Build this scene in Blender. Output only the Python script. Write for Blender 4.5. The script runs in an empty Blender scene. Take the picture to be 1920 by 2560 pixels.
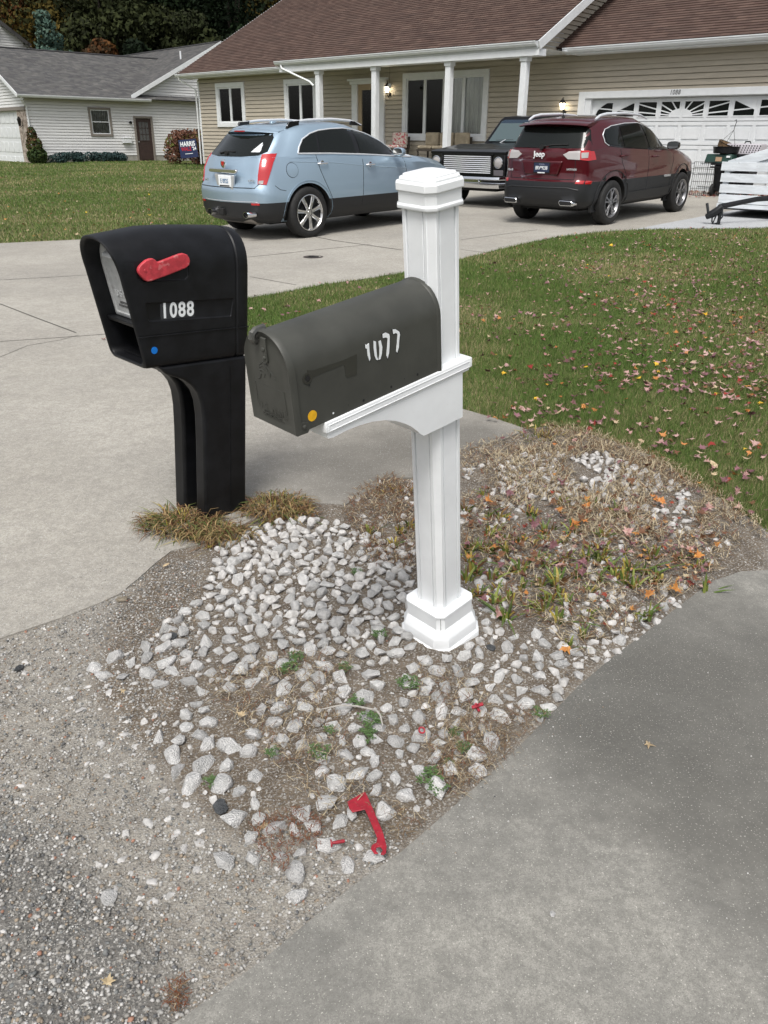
import bpy, bmesh, math, random
import numpy as np
from mathutils import Vector, Matrix, noise
from mathutils.bvhtree import BVHTree
random.seed(7); rng = np.random.default_rng(7)
R = math.radians
sc = bpy.context.scene; col = sc.collection
# ---------------------------------------------------------------- camera calibration (photo pixels 1920x2560)
CF, CP, CR, CH = 2007.0, R(24.83), R(.66), 1.55
aF = np.array([0, math.cos(CP), -math.sin(CP)]); _U = np.array([0, math.sin(CP), math.cos(CP)]); _X = np.array([1., 0, 0])
aX = math.cos(CR)*_X + math.sin(CR)*_U; aU = -math.sin(CR)*_X + math.cos(CR)*_U
CO = np.array([0, 0, CH])
def ray(x, y): return aF*CF + aX*(x-960) - aU*(y-1280)
# house frame: local x along the front wall, y into the house
PH = R(132.6); WD = np.array([math.sin(PH), math.cos(PH), 0]); ND = np.array([WD[1], -WD[0], 0]); P0 = np.array([5.35, 23.81, 0])
SL, S0 = .0287, 16.7
def sdist(x, y): return (x-P0[0])*ND[0] + (y-P0[1])*ND[1]
def tz(x, y): return SL*np.clip(S0-sdist(x, y), 0, S0)
def G(dx, dy, lift=0.0):
    """ground point seen at the photo position dx,dy (1659-wide coordinates)"""
    d = ray(dx*1.1573, dy*1.1573); z = 0.0
    for _ in range(30):
        t = (z+lift-CH)/d[2]; p = CO+t*d; z = .5*z+.5*float(tz(p[0], p[1]))
    return np.array([p[0], p[1], z])
def frame(xd, yd, zd, o):
    m = Matrix.Identity(4)
    for i, a in enumerate((xd, yd, zd)):
        for j in range(3): m[j][i] = float(a[j])
    for j in range(3): m[j][3] = float(o[j])
    return m
def hit(px, py, M, axis, val):
    """photo pixel (1920 wide) -> point of the plane axis=val in frame M"""
    Mi = M.inverted(); o = Mi @ Vector(CO.tolist()); d = Mi.to_3x3() @ Vector(ray(px, py).tolist())
    return o + d*((val-o[axis])/d[axis])
# ---------------------------------------------------------------- materials
def mat(name, c, rough=.6, metal=0., var=0., vscale=6., bump=0., bscale=60., spec=.5, coat=0., c2=None, coord='Object', detail=4, emit=0., ramp=(.4, .62), speck=None, streak=None, spread=0.):
    m = bpy.data.materials.new(name); m.use_nodes = True; nt = m.node_tree; N = nt.nodes; L = nt.links
    b = N['Principled BSDF']; b.inputs['Roughness'].default_value = rough; b.inputs['Metallic'].default_value = metal
    b.inputs['Specular IOR Level'].default_value = spec; b.inputs['Coat Weight'].default_value = coat; b.inputs['Coat Roughness'].default_value = .03
    c = tuple(c)+(1,)
    b.inputs['Base Color'].default_value = c
    tc = N.new('ShaderNodeTexCoord'); src = tc.outputs[coord]
    cur = None
    if var or c2:
        n = N.new('ShaderNodeTexNoise'); n.inputs['Scale'].default_value = vscale; n.inputs['Detail'].default_value = detail; n.inputs['Roughness'].default_value = .6
        if streak:
            mp = N.new('ShaderNodeMapping'); mp.inputs['Scale'].default_value = streak; L.new(src, mp.inputs[0]); L.new(mp.outputs[0], n.inputs['Vector'])
        else: L.new(src, n.inputs['Vector'])
        r = N.new('ShaderNodeValToRGB'); L.new(n.outputs['Fac'], r.inputs[0])
        r.color_ramp.elements[0].position = ramp[0]; r.color_ramp.elements[1].position = ramp[1]
        if c2: r.color_ramp.elements[0].color = c; r.color_ramp.elements[1].color = tuple(c2)+(1,)
        else:
            r.color_ramp.elements[0].color = tuple(max(0, k*(1-var)) for k in c[:3])+(1,)
            r.color_ramp.elements[1].color = tuple(min(1, k*(1+var)) for k in c[:3])+(1,)
        cur = r.outputs[0]
    if speck:
        for (scale, thr, cc, fac) in speck:
            n2 = N.new('ShaderNodeTexNoise'); n2.inputs['Scale'].default_value = scale; n2.inputs['Detail'].default_value = 1.5; L.new(src, n2.inputs['Vector'])
            r2 = N.new('ShaderNodeValToRGB'); L.new(n2.outputs['Fac'], r2.inputs[0])
            r2.color_ramp.elements[0].position = thr; r2.color_ramp.elements[1].position = thr+.05
            r2.color_ramp.elements[1].color = (fac,)*3+(1,); r2.color_ramp.elements[0].color = (0, 0, 0, 1)
            mx = N.new('ShaderNodeMix'); mx.data_type = 'RGBA'; L.new(r2.outputs[0], mx.inputs[0])
            if cur: L.new(cur, mx.inputs[6])
            else: mx.inputs[6].default_value = c
            mx.inputs[7].default_value = tuple(cc)+(1,); cur = mx.outputs[2]
    if spread:
        oi = N.new('ShaderNodeObjectInfo'); hs = N.new('ShaderNodeHueSaturation')
        mr = N.new('ShaderNodeMapRange'); mr.inputs['To Min'].default_value = 1-spread; mr.inputs['To Max'].default_value = 1+spread
        L.new(oi.outputs['Random'], mr.inputs[0]); L.new(mr.outputs[0], hs.inputs['Value'])
        mr2 = N.new('ShaderNodeMapRange'); mr2.inputs['To Min'].default_value = .5-spread*.05; mr2.inputs['To Max'].default_value = .5+spread*.05
        mu = N.new('ShaderNodeMath'); mu.operation = 'MULTIPLY'; mu.inputs[1].default_value = 7.31; fr = N.new('ShaderNodeMath'); fr.operation = 'FRACT'
        L.new(oi.outputs['Random'], mu.inputs[0]); L.new(mu.outputs[0], fr.inputs[0]); L.new(fr.outputs[0], mr2.inputs[0]); L.new(mr2.outputs[0], hs.inputs['Hue'])
        if cur: L.new(cur, hs.inputs['Color'])
        else: hs.inputs['Color'].default_value = c
        cur = hs.outputs[0]
    if cur: L.new(cur, b.inputs['Base Color'])
    if bump:
        n3 = N.new('ShaderNodeTexNoise'); n3.inputs['Scale'].default_value = bscale; n3.inputs['Detail'].default_value = 3; L.new(src, n3.inputs['Vector'])
        bp = N.new('ShaderNodeBump'); bp.inputs['Strength'].default_value = bump; bp.inputs['Distance'].default_value = .3/bscale
        L.new(n3.outputs['Fac'], bp.inputs['Height']); L.new(bp.outputs[0], b.inputs['Normal'])
    if emit: b.inputs['Emission Color'].default_value = c; b.inputs['Emission Strength'].default_value = emit
    return m
M = {}
# ---------------------------------------------------------------- mesh building
class MB:
    def __init__(s): s.v = []; s.f = []; s.m = []
    def add(s, vs, fs, mi=0):
        o = len(s.v); s.v += [tuple(float(c) for c in p) for p in vs]
        for f in fs: s.f.append(tuple(o+i for i in f)); s.m.append(mi)
        return s
    def box(s, x0, x1, y0, y1, z0, z1, mi=0, mt=None):
        vs = [Vector(p) for p in ((x0,y0,z0),(x1,y0,z0),(x1,y1,z0),(x0,y1,z0),(x0,y0,z1),(x1,y0,z1),(x1,y1,z1),(x0,y1,z1))]
        if mt: vs = [mt @ v for v in vs]
        return s.add(vs, [(0,3,2,1),(4,5,6,7),(0,1,5,4),(1,2,6,5),(2,3,7,6),(3,0,4,7)], mi)
    def prism(s, pts, axis, a, b, mi=0, mt=None):
        """outline in the two other axes (in xyz order), swept from a to b along axis"""
        n = len(pts); vs = []
        for t in (a, b):
            for p in pts:
                q = list(p); q.insert(axis, t); vs.append(Vector(q))
        if mt: vs = [mt @ v for v in vs]
        return s.add(vs, [tuple(range(n))[::-1], tuple(range(n, 2*n))]+[(i, (i+1) % n, n+(i+1) % n, n+i) for i in range(n)], mi)
    def tube(s, path, r, n=8, mi=0, cap=True, mt=None, rs=None):
        path = [Vector(p) for p in path]; k = len(path); vs = []; fs = []
        up = Vector((0, 0, 1))
        for i, p in enumerate(path):
            t = (path[min(i+1, k-1)]-path[max(i-1, 0)]).normalized()
            if i == 0:
                a = t.cross(up); a = a if a.length > .01 else t.cross(Vector((0, 1, 0))); a.normalize()
            else: a = (a - t*a.dot(t)); a.normalize()
            b = t.cross(a); rr = rs[i] if rs else r
            for j in range(n):
                an = 2*math.pi*j/n; vs.append(p + (a*math.cos(an)+b*math.sin(an))*rr)
        for i in range(k-1):
            for j in range(n): fs.append((i*n+j, i*n+(j+1) % n, (i+1)*n+(j+1) % n, (i+1)*n+j))
        if cap: fs += [tuple(range(n))[::-1], tuple((k-1)*n+j for j in range(n))]
        if mt: vs = [mt @ v for v in vs]
        return s.add(vs, fs, mi)
    def lathe(s, prof, n=32, mi=0, axis='z', mt=None, close=False):
        """prof: (radius, height)"""
        vs = []; k = len(prof)
        for r, h in prof:
            for j in range(n):
                a = 2*math.pi*j/n; c, d = r*math.cos(a), r*math.sin(a)
                vs.append(Vector({'z': (c, d, h), 'y': (c, h, d), 'x': (h, c, d)}[axis]))
        fs = [(i*n+j, i*n+(j+1) % n, (i+1)*n+(j+1) % n, (i+1)*n+j) for i in range(k-1) for j in range(n)]
        if close: fs += [((k-1)*n+j, (k-1)*n+(j+1) % n, (j+1) % n, j) for j in range(n)]
        else: fs += [tuple(range(n))[::-1], tuple((k-1)*n+j for j in range(n))]
        if mt: vs = [mt @ v for v in vs]
        return s.add(vs, fs, mi)
    def build(s, name, mats, parent=None, smooth=False, bevel=0., segs=2, sub=0, angle=35, fix=True):
        me = bpy.data.meshes.new(name); me.from_pydata(s.v, [], s.f)
        if not isinstance(mats, (list, tuple)): mats = [mats]
        for m in mats: me.materials.append(m)
        me.polygons.foreach_set('material_index', s.m); me.update()
        if fix:
            bm = bmesh.new(); bm.from_mesh(me); bmesh.ops.recalc_face_normals(bm, faces=bm.faces); bm.to_mesh(me); bm.free()
        o = bpy.data.objects.new(name, me); col.objects.link(o)
        if parent: o.parent = parent
        if bevel: b = o.modifiers.new('b', 'BEVEL'); b.width = bevel; b.segments = segs; b.limit_method = 'ANGLE'; b.angle_limit = R(40)
        if sub: q = o.modifiers.new('s', 'SUBSURF'); q.levels = sub; q.render_levels = sub
        if smooth or bevel: shade(me, angle)
        return o
def shade(me, angle=35):
    me.polygons.foreach_set('use_smooth', [True]*len(me.polygons)); me.update()
    try: me.set_sharp_from_angle(angle=R(angle))
    except Exception: pass
def npmesh(name, V, F, mats, mi=None, parent=None, smooth=False, attr=None):
    me = bpy.data.meshes.new(name); V = np.asarray(V, np.float32); F = np.asarray(F, np.int32); n, k = F.shape
    me.vertices.add(len(V)); me.vertices.foreach_set('co', V.ravel()); me.loops.add(n*k); me.loops.foreach_set('vertex_index', F.ravel())
    me.polygons.add(n); me.polygons.foreach_set('loop_start', np.arange(0, n*k, k, dtype=np.int32)); me.polygons.foreach_set('loop_total', np.full(n, k, np.int32))
    if not isinstance(mats, (list, tuple)): mats = [mats]
    for m in mats: me.materials.append(m)
    if mi is not None: me.polygons.foreach_set('material_index', np.asarray(mi, np.int32))
    if smooth: me.polygons.foreach_set('use_smooth', np.ones(n, bool))
    me.update(calc_edges=True)
    o = bpy.data.objects.new(name, me); col.objects.link(o)
    if parent: o.parent = parent
    return o
def tag(o, label=None, cat=None, group=None, kind=None):
    if label: o['label'] = label
    if cat: o['category'] = cat
    if group: o['group'] = group
    if kind: o['kind'] = kind
    return o
def thing(name, label, cat, mt=None, group=None):
    o = bpy.data.objects.new(name, None); col.objects.link(o); o.empty_display_size = .1
    if mt is not None: o.matrix_world = mt
    return tag(o, label, cat, group)
def text(name, s, size, m, parent, org, xd, yd, ext=.001, off=0., sx=1., shear=0., align='CENTER', spacing=1.):
    cu = bpy.data.curves.new(name, 'FONT'); cu.body = s; cu.size = size; cu.extrude = ext; cu.offset = off; cu.shear = shear; cu.align_x = align; cu.align_y = 'CENTER'; cu.space_character = spacing
    t = bpy.data.objects.new('tmp', cu); col.objects.link(t); dg = bpy.context.evaluated_depsgraph_get(); dg.update()
    me = bpy.data.meshes.new_from_object(t.evaluated_get(dg)); bpy.data.objects.remove(t)
    xd = Vector(xd).normalized(); yd = Vector(yd).normalized(); zd = xd.cross(yd)
    me.transform(frame(xd, yd, zd, org) @ Matrix.Diagonal((sx, 1, 1, 1)))
    me.materials.clear(); me.materials.append(m); me.name = name
    o = bpy.data.objects.new(name, me); col.objects.link(o)
    if parent: o.parent = parent
    return o
def copy_tree(o, parent=None):
    c = o.copy(); col.objects.link(c)
    if parent: c.parent = parent
    for ch in list(o.children): copy_tree(ch, c)
    return c
def inpoly(px, py, poly):
    px = np.asarray(px); py = np.asarray(py); r = np.zeros(px.shape, bool); n = len(poly)
    for i in range(n):
        x1, y1 = poly[i][:2]; x2, y2 = poly[(i+1) % n][:2]
        if y1 == y2: continue
        c = ((y1 > py) != (y2 > py)) & (px < (x2-x1)*(py-y1)/(y2-y1)+x1); r ^= c
    return r
def mesh_from_eval(o):
    dg = bpy.context.evaluated_depsgraph_get(); dg.update(); return bpy.data.meshes.new_from_object(o.evaluated_get(dg))
# ---------------------------------------------------------------- camera, light
cam = bpy.data.cameras.new('camera'); co = bpy.data.objects.new('camera', cam); col.objects.link(co); sc.camera = co
cam.sensor_fit = 'HORIZONTAL'; cam.sensor_width = 36; cam.lens = CF/1920*36; cam.clip_start = .05; cam.clip_end = 2000
co.matrix_world = frame(aX, aU, -aF, CO)
sc.render.resolution_x = 768; sc.render.resolution_y = 1024
w = bpy.data.worlds.new('World'); sc.world = w; w.use_nodes = True; nt = w.node_tree
sky = nt.nodes.new('ShaderNodeTexSky'); sky.sky_type = 'NISHITA'; sky.sun_disc = False
SUNEL, SUNAZ = 57, -168      # azimuth measured from +Y clockwise: light comes from behind left of the camera
sky.sun_elevation = R(SUNEL); sky.sun_rotation = R(SUNAZ); sky.dust_density = 4; sky.ozone_density = .6
hs = nt.nodes.new('ShaderNodeHueSaturation'); hs.inputs['Saturation'].default_value = .33
nt.links.new(sky.outputs[0], hs.inputs['Color']); nt.links.new(hs.outputs[0], nt.nodes['Background'].inputs[0]); nt.nodes['Background'].inputs[1].default_value = .112
sl = bpy.data.lights.new('sun', 'SUN'); sl.energy = 1.65; sl.angle = R(20); sl.color = (1, .975, .935)
so = bpy.data.objects.new('sun', sl); col.objects.link(so)
sd = Vector((math.sin(R(SUNAZ))*math.cos(R(SUNEL)), math.cos(R(SUNAZ))*math.cos(R(SUNEL)), math.sin(R(SUNEL))))
so.rotation_euler = (-sd).to_track_quat('-Z', 'Y').to_euler()
sc.view_settings.view_transform = 'Standard'; sc.view_settings.look = 'None'; sc.view_settings.gamma = 1; sc.view_settings.exposure = .55
# ---------------------------------------------------------------- shared materials
M['white_vinyl'] = mat('white_vinyl', (.81, .83, .84), .38, var=.04, vscale=5, bump=.06, bscale=300, speck=[(260, .72, (.45, .43, .40), .35)])
M['white_trim'] = mat('white_trim', (.70, .72, .73), .45, var=.03)
M['siding_tan'] = mat('siding_tan', (.42, .375, .30), .55, var=.06, vscale=2, bump=.08, bscale=40, streak=(1, 1, 6))
M['siding_grey'] = mat('siding_grey', (.70, .70, .69), .55, var=.04, vscale=2, streak=(1, 1, 5))
M['shingle_red'] = None
M['glass_dark'] = mat('glass_dark', (.008, .010, .009), .06, spec=.32)
M['black_plastic'] = mat('black_plastic', (.007, .0075, .009), .46, var=.3, vscale=12, bump=.25, bscale=900, spec=.3)
M['black_matte'] = mat('black_matte', (.01, .01, .01), .8)
M['black_gloss'] = mat('black_gloss', (.008, .008, .009), .12)
M['dark_steel'] = mat('dark_steel', (.02, .022, .024), .5, .3, var=.2)
M['chrome'] = mat('chrome', (.75, .76, .78), .12, 1.)
M['silver'] = mat('silver', (.6, .62, .64), .3, .55)
M['rubber'] = mat('rubber', (.013, .013, .013), .75, var=.2, vscale=20)
M['concrete_foundation'] = mat('concrete_foundation', (.30, .29, .26), .9, var=.15, vscale=3)
def shingle(name, c1, c2, c3):
    m = bpy.data.materials.new(name); m.use_nodes = True; nt = m.node_tree; N = nt.nodes; L = nt.links; b = N['Principled BSDF']; b.inputs['Roughness'].default_value = .95
    b.inputs['Specular IOR Level'].default_value = .15
    uv = N.new('ShaderNodeUVMap'); uv.uv_map = 'UV'
    br = N.new('ShaderNodeTexBrick'); L.new(uv.outputs[0], br.inputs['Vector']); br.offset = .37; br.offset_frequency = 2
    br.inputs['Scale'].default_value = 1; br.inputs['Brick Width'].default_value = .21; br.inputs['Row Height'].default_value = .14; br.inputs['Mortar Size'].default_value = .0
    br.inputs['Color1'].default_value = c1+(1,); br.inputs['Color2'].default_value = c2+(1,); br.inputs['Bias'].default_value = .0
    br2 = N.new('ShaderNodeTexBrick'); L.new(uv.outputs[0], br2.inputs['Vector']); br2.offset = .61; br2.inputs['Scale'].default_value = 1; br2.inputs['Brick Width'].default_value = .46; br2.inputs['Row Height'].default_value = .14; br2.inputs['Mortar Size'].default_value = .0
    br2.inputs['Color1'].default_value = (0, 0, 0, 1); br2.inputs['Color2'].default_value = (1, 1, 1, 1)
    n = N.new('ShaderNodeTexNoise'); n.inputs['Scale'].default_value = .6; n.inputs['Detail'].default_value = 5; L.new(uv.outputs[0], n.inputs['Vector'])
    a = N.new('ShaderNodeMath'); a.operation = 'MULTIPLY'; L.new(br2.outputs['Color'], a.inputs[0]); L.new(n.outputs['Fac'], a.inputs[1])
    mx = N.new('ShaderNodeMix'); mx.data_type = 'RGBA'; L.new(a.outputs[0], mx.inputs[0]); L.new(br.outputs['Color'], mx.inputs[6]); mx.inputs[7].default_value = c3+(1,)
    L.new(mx.outputs[2], b.inputs['Base Color'])
    n2 = N.new('ShaderNodeTexNoise'); n2.inputs['Scale'].default_value = 90; L.new(uv.outputs[0], n2.inputs['Vector'])
    bp = N.new('ShaderNodeBump'); bp.inputs['Strength'].default_value = .5; bp.inputs['Distance'].default_value = .01; L.new(n2.outputs['Fac'], bp.inputs['Height']); L.new(bp.outputs[0], b.inputs['Normal'])
    return m
M['shingle_red'] = shingle('shingle_red', (.085, .054, .045), (.13, .088, .072), (.060, .043, .038))
M['shingle_grey'] = shingle('shingle_grey', (.11, .11, .112), (.18, .175, .165), (.07, .068, .072))
def glass_mat():
    m = bpy.data.materials.new('window_glass'); m.use_nodes = True; nt = m.node_tree; N = nt.nodes; L = nt.links; N.remove(N['Principled BSDF'])
    g = N.new('ShaderNodeBsdfGlossy'); g.inputs['Roughness'].default_value = .02; t = N.new('ShaderNodeBsdfTransparent'); t.inputs[0].default_value = (.95, .97, .96, 1)
    f = N.new('ShaderNodeFresnel'); f.inputs[0].default_value = 1.6; mx = N.new('ShaderNodeMixShader')
    L.new(f.outputs[0], mx.inputs[0]); L.new(t.outputs[0], mx.inputs[1]); L.new(g.outputs[0], mx.inputs[2]); L.new(mx.outputs[0], N['Material Output'].inputs[0]); return m
M['glass'] = glass_mat()
M['curtain'] = mat('curtain', (.60, .59, .56), .9, var=.25, vscale=6, streak=(6, 1, .2))
M['curtain_dark'] = mat('curtain_dark', (.26, .26, .25), .9, var=.2, vscale=5)
M['room_dark'] = mat('room_dark', (.03, .03, .03), .9)
M['purple'] = mat('purple_curtain', (.50, .07, .36), .8, var=.3, vscale=8, streak=(5, 1, .4))
M['brown_door'] = mat('brown_door', (.045, .028, .025), .5, var=.1)
M['taupe_trim'] = mat('taupe_trim', (.22, .195, .17), .6)
M['lamp_glass'] = mat('lit_lamp_glass', (1, .86, .62), .3, emit=9)
M['iron'] = mat('iron', (.012, .011, .01), .5, .4)
M['brick'] = mat('brick_rubble', (.20, .16, .13), .9, c2=(.42, .36, .31), vscale=7, ramp=(.45, .55), bump=.4, bscale=14)

def siding(name, m, parent, u0, u1, z0, z1, y, openings=(), pitch=.13, ur=None, out=-1, axis='x', t=.022, gap=.02, deep=.02):
    """real lapped boards; y is the wall plane, out the direction boards stick out; openings (ua,ub,za,zb)"""
    b = MB(); z = z0
    def P(u, yy, zz): return (u, yy, zz) if axis == 'x' else (yy, u, zz)
    while z < z1-1e-6:
        zt = min(z+pitch, z1); cuts = [z, zt]
        segs = [(u0, u1)] if ur is None else [ur((z+zt)/2)]
        if segs[0] is None: z = zt; continue
        sub = sorted(set([z, zt]+[q for o in openings for q in o[2:4] if z < q < zt]))
        for za, zb in zip(sub[:-1], sub[1:]):
            zm = (za+zb)/2; ss = list(segs)
            for (a, c, oa, ob) in openings:
                if oa < zm < ob:
                    n = []
                    for p, q in ss:
                        if c <= p or a >= q: n.append((p, q)); continue
                        if a > p: n.append((p, a))
                        if c < q: n.append((c, q))
                    ss = n
            g0 = gap; zlo = za+g0 if za == z and zb-za > g0*1.5 else za; ya = y+out*t*(1-(zlo-z)/pitch); yb = y+out*t*(1-(zb-z)/pitch)
            for p, q in ss:
                if zlo > za: b.add([P(p, y-out*deep, za), P(q, y-out*deep, za), P(q, y-out*deep, zlo), P(p, y-out*deep, zlo)], [(0, 1, 2, 3)])
                b.add([P(p, ya, zlo), P(q, ya, zlo), P(q, yb, zb), P(p, yb, zb)], [(0, 1, 2, 3)])
                if zlo > za: b.add([P(p, y-out*deep, zlo), P(q, y-out*deep, zlo), P(q, ya, zlo), P(p, ya, zlo)], [(0, 1, 2, 3)])
        z = zt
    return b.build(name, m, parent, fix=False)
def roof(name, m, parent, org, xd, dd, width, length, row=.14, t=.016):
    """lapped shingle courses from the eave origin; xd along eave, dd up the slope (unit vectors)"""
    xd = Vector(xd); dd = Vector(dd).normalized(); n = xd.cross(dd).normalized(); n = n if n.z > 0 else -n; org = Vector(org)
    vs = []; fs = []; uv = []; k = int(length/row)
    for i in range(k):
        a = org+dd*(i*row); c = org+dd*((i+1)*row); o = len(vs)
        vs += [a, a+xd*width, a+n*t, a+xd*width+n*t, c+xd*width, c]
        fs += [(o, o+1, o+3, o+2), (o+2, o+3, o+4, o+5)]
        e = .0005
        uv += [(0, i*row+e), (width, i*row+e), (width, i*row+e), (0, i*row+e), (0, i*row+e), (width, i*row+e), (width, (i+1)*row-e), (0, (i+1)*row-e)]
    # underside
    o = len(vs); c = org+dd*(k*row); vs += [org-n*.03, org+xd*width-n*.03, c+xd*width-n*.03, c-n*.03]; fs.append((o, o+1, o+2, o+3)); uv += [(0, 0)]*4
    me = bpy.data.meshes.new(name); me.from_pydata([tuple(v) for v in vs], [], fs); me.materials.append(m)
    l = me.uv_layers.new(name='UV')
    for i, q in enumerate(uv): l.data[i].uv = q
    ob = bpy.data.objects.new(name, me); col.objects.link(ob); ob.parent = parent; return ob
def gutter(name, parent, a, b, out, m=None, h=.11, d=.12):
    """K-style gutter from a to b; out is the unit vector away from the wall"""
    a = Vector(a); b = Vector(b); out = Vector(out); prof = [(0, 0), (.06, 0), (.085, .03), (.10, .05), (.10, .085), (d, .09), (d, h), (d-.012, h), (d-.014, .1), (.012, .1), (.012, h), (0, h)]
    g = MB(); n = len(prof); vs = [a+out*p+Vector((0, 0, q)) for p, q in prof]+[b+out*p+Vector((0, 0, q)) for p, q in prof]
    g.add(vs, [(i, (i+1) % n, n+(i+1) % n, n+i) for i in range(n)]+[tuple(range(n)), tuple(range(n, 2*n))])
    return g.build(name, m or M['white_trim'], parent, smooth=False)
def window(parent, ua, ub, za, zb, y, panes, trim=.13, curtain='curtain_dark', mode='v', head=.0, trim_m=None, folds=0):
    """window in a wall facing -y: frame > sash, pane, curtain"""
    tm = trim_m or M['white_trim']; f = MB(); T = trim
    f.box(ua, ub, y-.055, y+.02, zb-T, zb); f.box(ua, ub, y-.055, y+.02, za, za+T); f.box(ua, ua+T, y-.052, y+.02, za+T, zb-T); f.box(ub-T, ub, y-.052, y+.02, za+T, zb-T)
    fr = f.build('window', tm, parent, bevel=.006)
    a, b, c, d = ua+T, ub-T, za+T, zb-T; s = MB(); q = .05; n = panes
    if mode == 'v':
        wd = (b-a)/n
        for i in range(n):
            x0, x1 = a+i*wd, a+(i+1)*wd; e = .012 if i else 0
            s.box(x0+.001, x0+q, y-.03-.002*i, y+.03, c, d); s.box(x1-q, x1-.001, y-.03-.002*i, y+.03, c, d)
            s.box(x0+q, x1-q, y-.027, y+.03, c, c+q); s.box(x0+q, x1-q, y-.027, y+.03, d-q, d)
    else:
        mz = (c+d)/2
        s.box(a, a+.04, y-.03, y+.03, c, d); s.box(b-.04, b, y-.03, y+.03, c, d)
        for z in (c, mz-.02, d-.04): s.box(a+.04, b-.04, y-.028, y+.03, z, z+.04)
    s.build('sash', M['white_trim'], fr, bevel=.004)
    p = MB(); p.box(a+.01, b-.01, y+.0, y+.006, c+.01, d-.01); p.build('pane', M['glass'], fr)
    r = MB(); r.add([(a-.1, y+.9, c-.1), (b+.1, y+.9, c-.1), (b+.1, y+.9, d+.1), (a-.1, y+.9, d+.1), (a-.1, y+.04, c-.1), (b+.1, y+.04, c-.1), (b+.1, y+.04, d+.1), (a-.1, y+.04, d+.1)], [(0, 1, 2, 3), (0, 1, 5, 4), (2, 3, 7, 6), (0, 3, 7, 4), (1, 2, 6, 5)])
    r.build('window_recess', M['room_dark'], fr)
    if curtain:
        cu = MB(); k = 90; vs = []; segs = folds if folds else [(a, b)]
        for (p0, p1) in segs:
            vs = []; k = max(8, int((p1-p0)*60))
            for i in range(k+1):
                t = i/k; yy = y+.055+.018*math.sin(t*(p1-p0)*58)+.012*math.sin(t*(p1-p0)*23+1)
                vs += [(p0+(p1-p0)*t, yy, c), (p0+(p1-p0)*t, yy, d)]
            cu.add(vs, [(2*i, 2*i+2, 2*i+3, 2*i+1) for i in range(k)])
        cu.build('curtain', M[curtain], fr, smooth=True, fix=False)
    return fr
def downspout(parent, pts, m=None, r=.036):
    b = MB(); b.tube(pts, r, 4, cap=True); return b.build('downspout', m or M['white_trim'], parent, bevel=.006)
def lantern(parent, u, z, y, lit=True):
    p = MB(); p.lathe([(.0, 0), (.055, 0), (.055, .02), (.0, .02)], 16, axis='y', mt=Matrix.Translation((u, y-.02, z-.12)))
    p.tube([(u, y-.02, z-.12), (u, y-.09, z-.20), (u, y-.15, z-.16), (u, y-.15, z-.10)], .012, 8)
    p.lathe([(.02, -.10), (.055, -.085), (.055, -.07)], 8, mt=Matrix.Translation((u, y-.15, z)))
    p.lathe([(.10, .09), (.085, .12), (.04, .17), (.015, .19), (.012, .23), (.002, .24)], 8, mt=Matrix.Translation((u, y-.15, z)))
    for i in range(6):
        a = i*math.pi/3; p.tube([(u+.052*math.cos(a), y-.15+.052*math.sin(a), z-.08), (u+.086*math.cos(a), y-.15+.086*math.sin(a), z+.1)], .005, 5)
    o = p.build('wall_lantern', M['iron'], parent, smooth=True)
    g = MB(); g.lathe([(.045, -.075), (.075, .09), (.07, .1)], 12, mt=Matrix.Translation((u, y-.15, z))); g.build('lamp_glass', M['lamp_glass'] if lit else M['glass_dark'], o, smooth=True)
    return o

HM = frame(WD, -ND, (0, 0, 1), P0)
H = thing('house', 'long ranch house with tan siding, brown red shingle roof, white posted porch and double garage', 'house', HM)
GZ = .46; EZ = 3.70
ops = [(-16.3, -14.55, 1.96, 3.47), (-12.29, -10.6, 1.96, 3.46), (-8.87, -7.41, .95, 3.36), (-6.65, -3.35, 1.56, 3.44), (-.36, 5.24, .3, 2.77)]
siding('wall_siding', M['siding_tan'], H, -17.4, 9.0, .62, 3.86, 0, ops)
b = MB(); b.box(-17.42, -.4, .0, .3, .2, .62); b.box(5.3, 9, .0, .3, .2, .62); b.build('foundation', M['concrete_foundation'], H)
b = MB(); b.box(-17.46, -17.38, -.03, .05, .62, 3.62); b.build('corner_trim', M['white_trim'], H, bevel=.005)
siding('gable_siding', M['siding_tan'], H, 0, 12, .62, 8.4, -17.41, (), out=-1, axis='y', ur=lambda z: (0.0, 12.0) if z < 4.0 else ((z-4.0)/.55, 12-(z-4.0)/.55) if z < 7.2 else None)
# body behind the siding keeps light from passing through
b = MB(); b.box(-17.38, -16.35, .02, .12, .5, 3.8); b.build('inner_wall', M['room_dark'], H)
# --- windows
w1 = window(H, -16.3, -14.55, 1.96, 3.47, 0, 2, trim=.15)
w2 = window(H, -12.29, -10.6, 1.96, 3.46, 0, 2, trim=.15)
bw = window(H, -6.65, -3.35, 1.56, 3.44, 0, 4, trim=.15, curtain='curtain', folds=[(-6.45, -3.55)])
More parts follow.
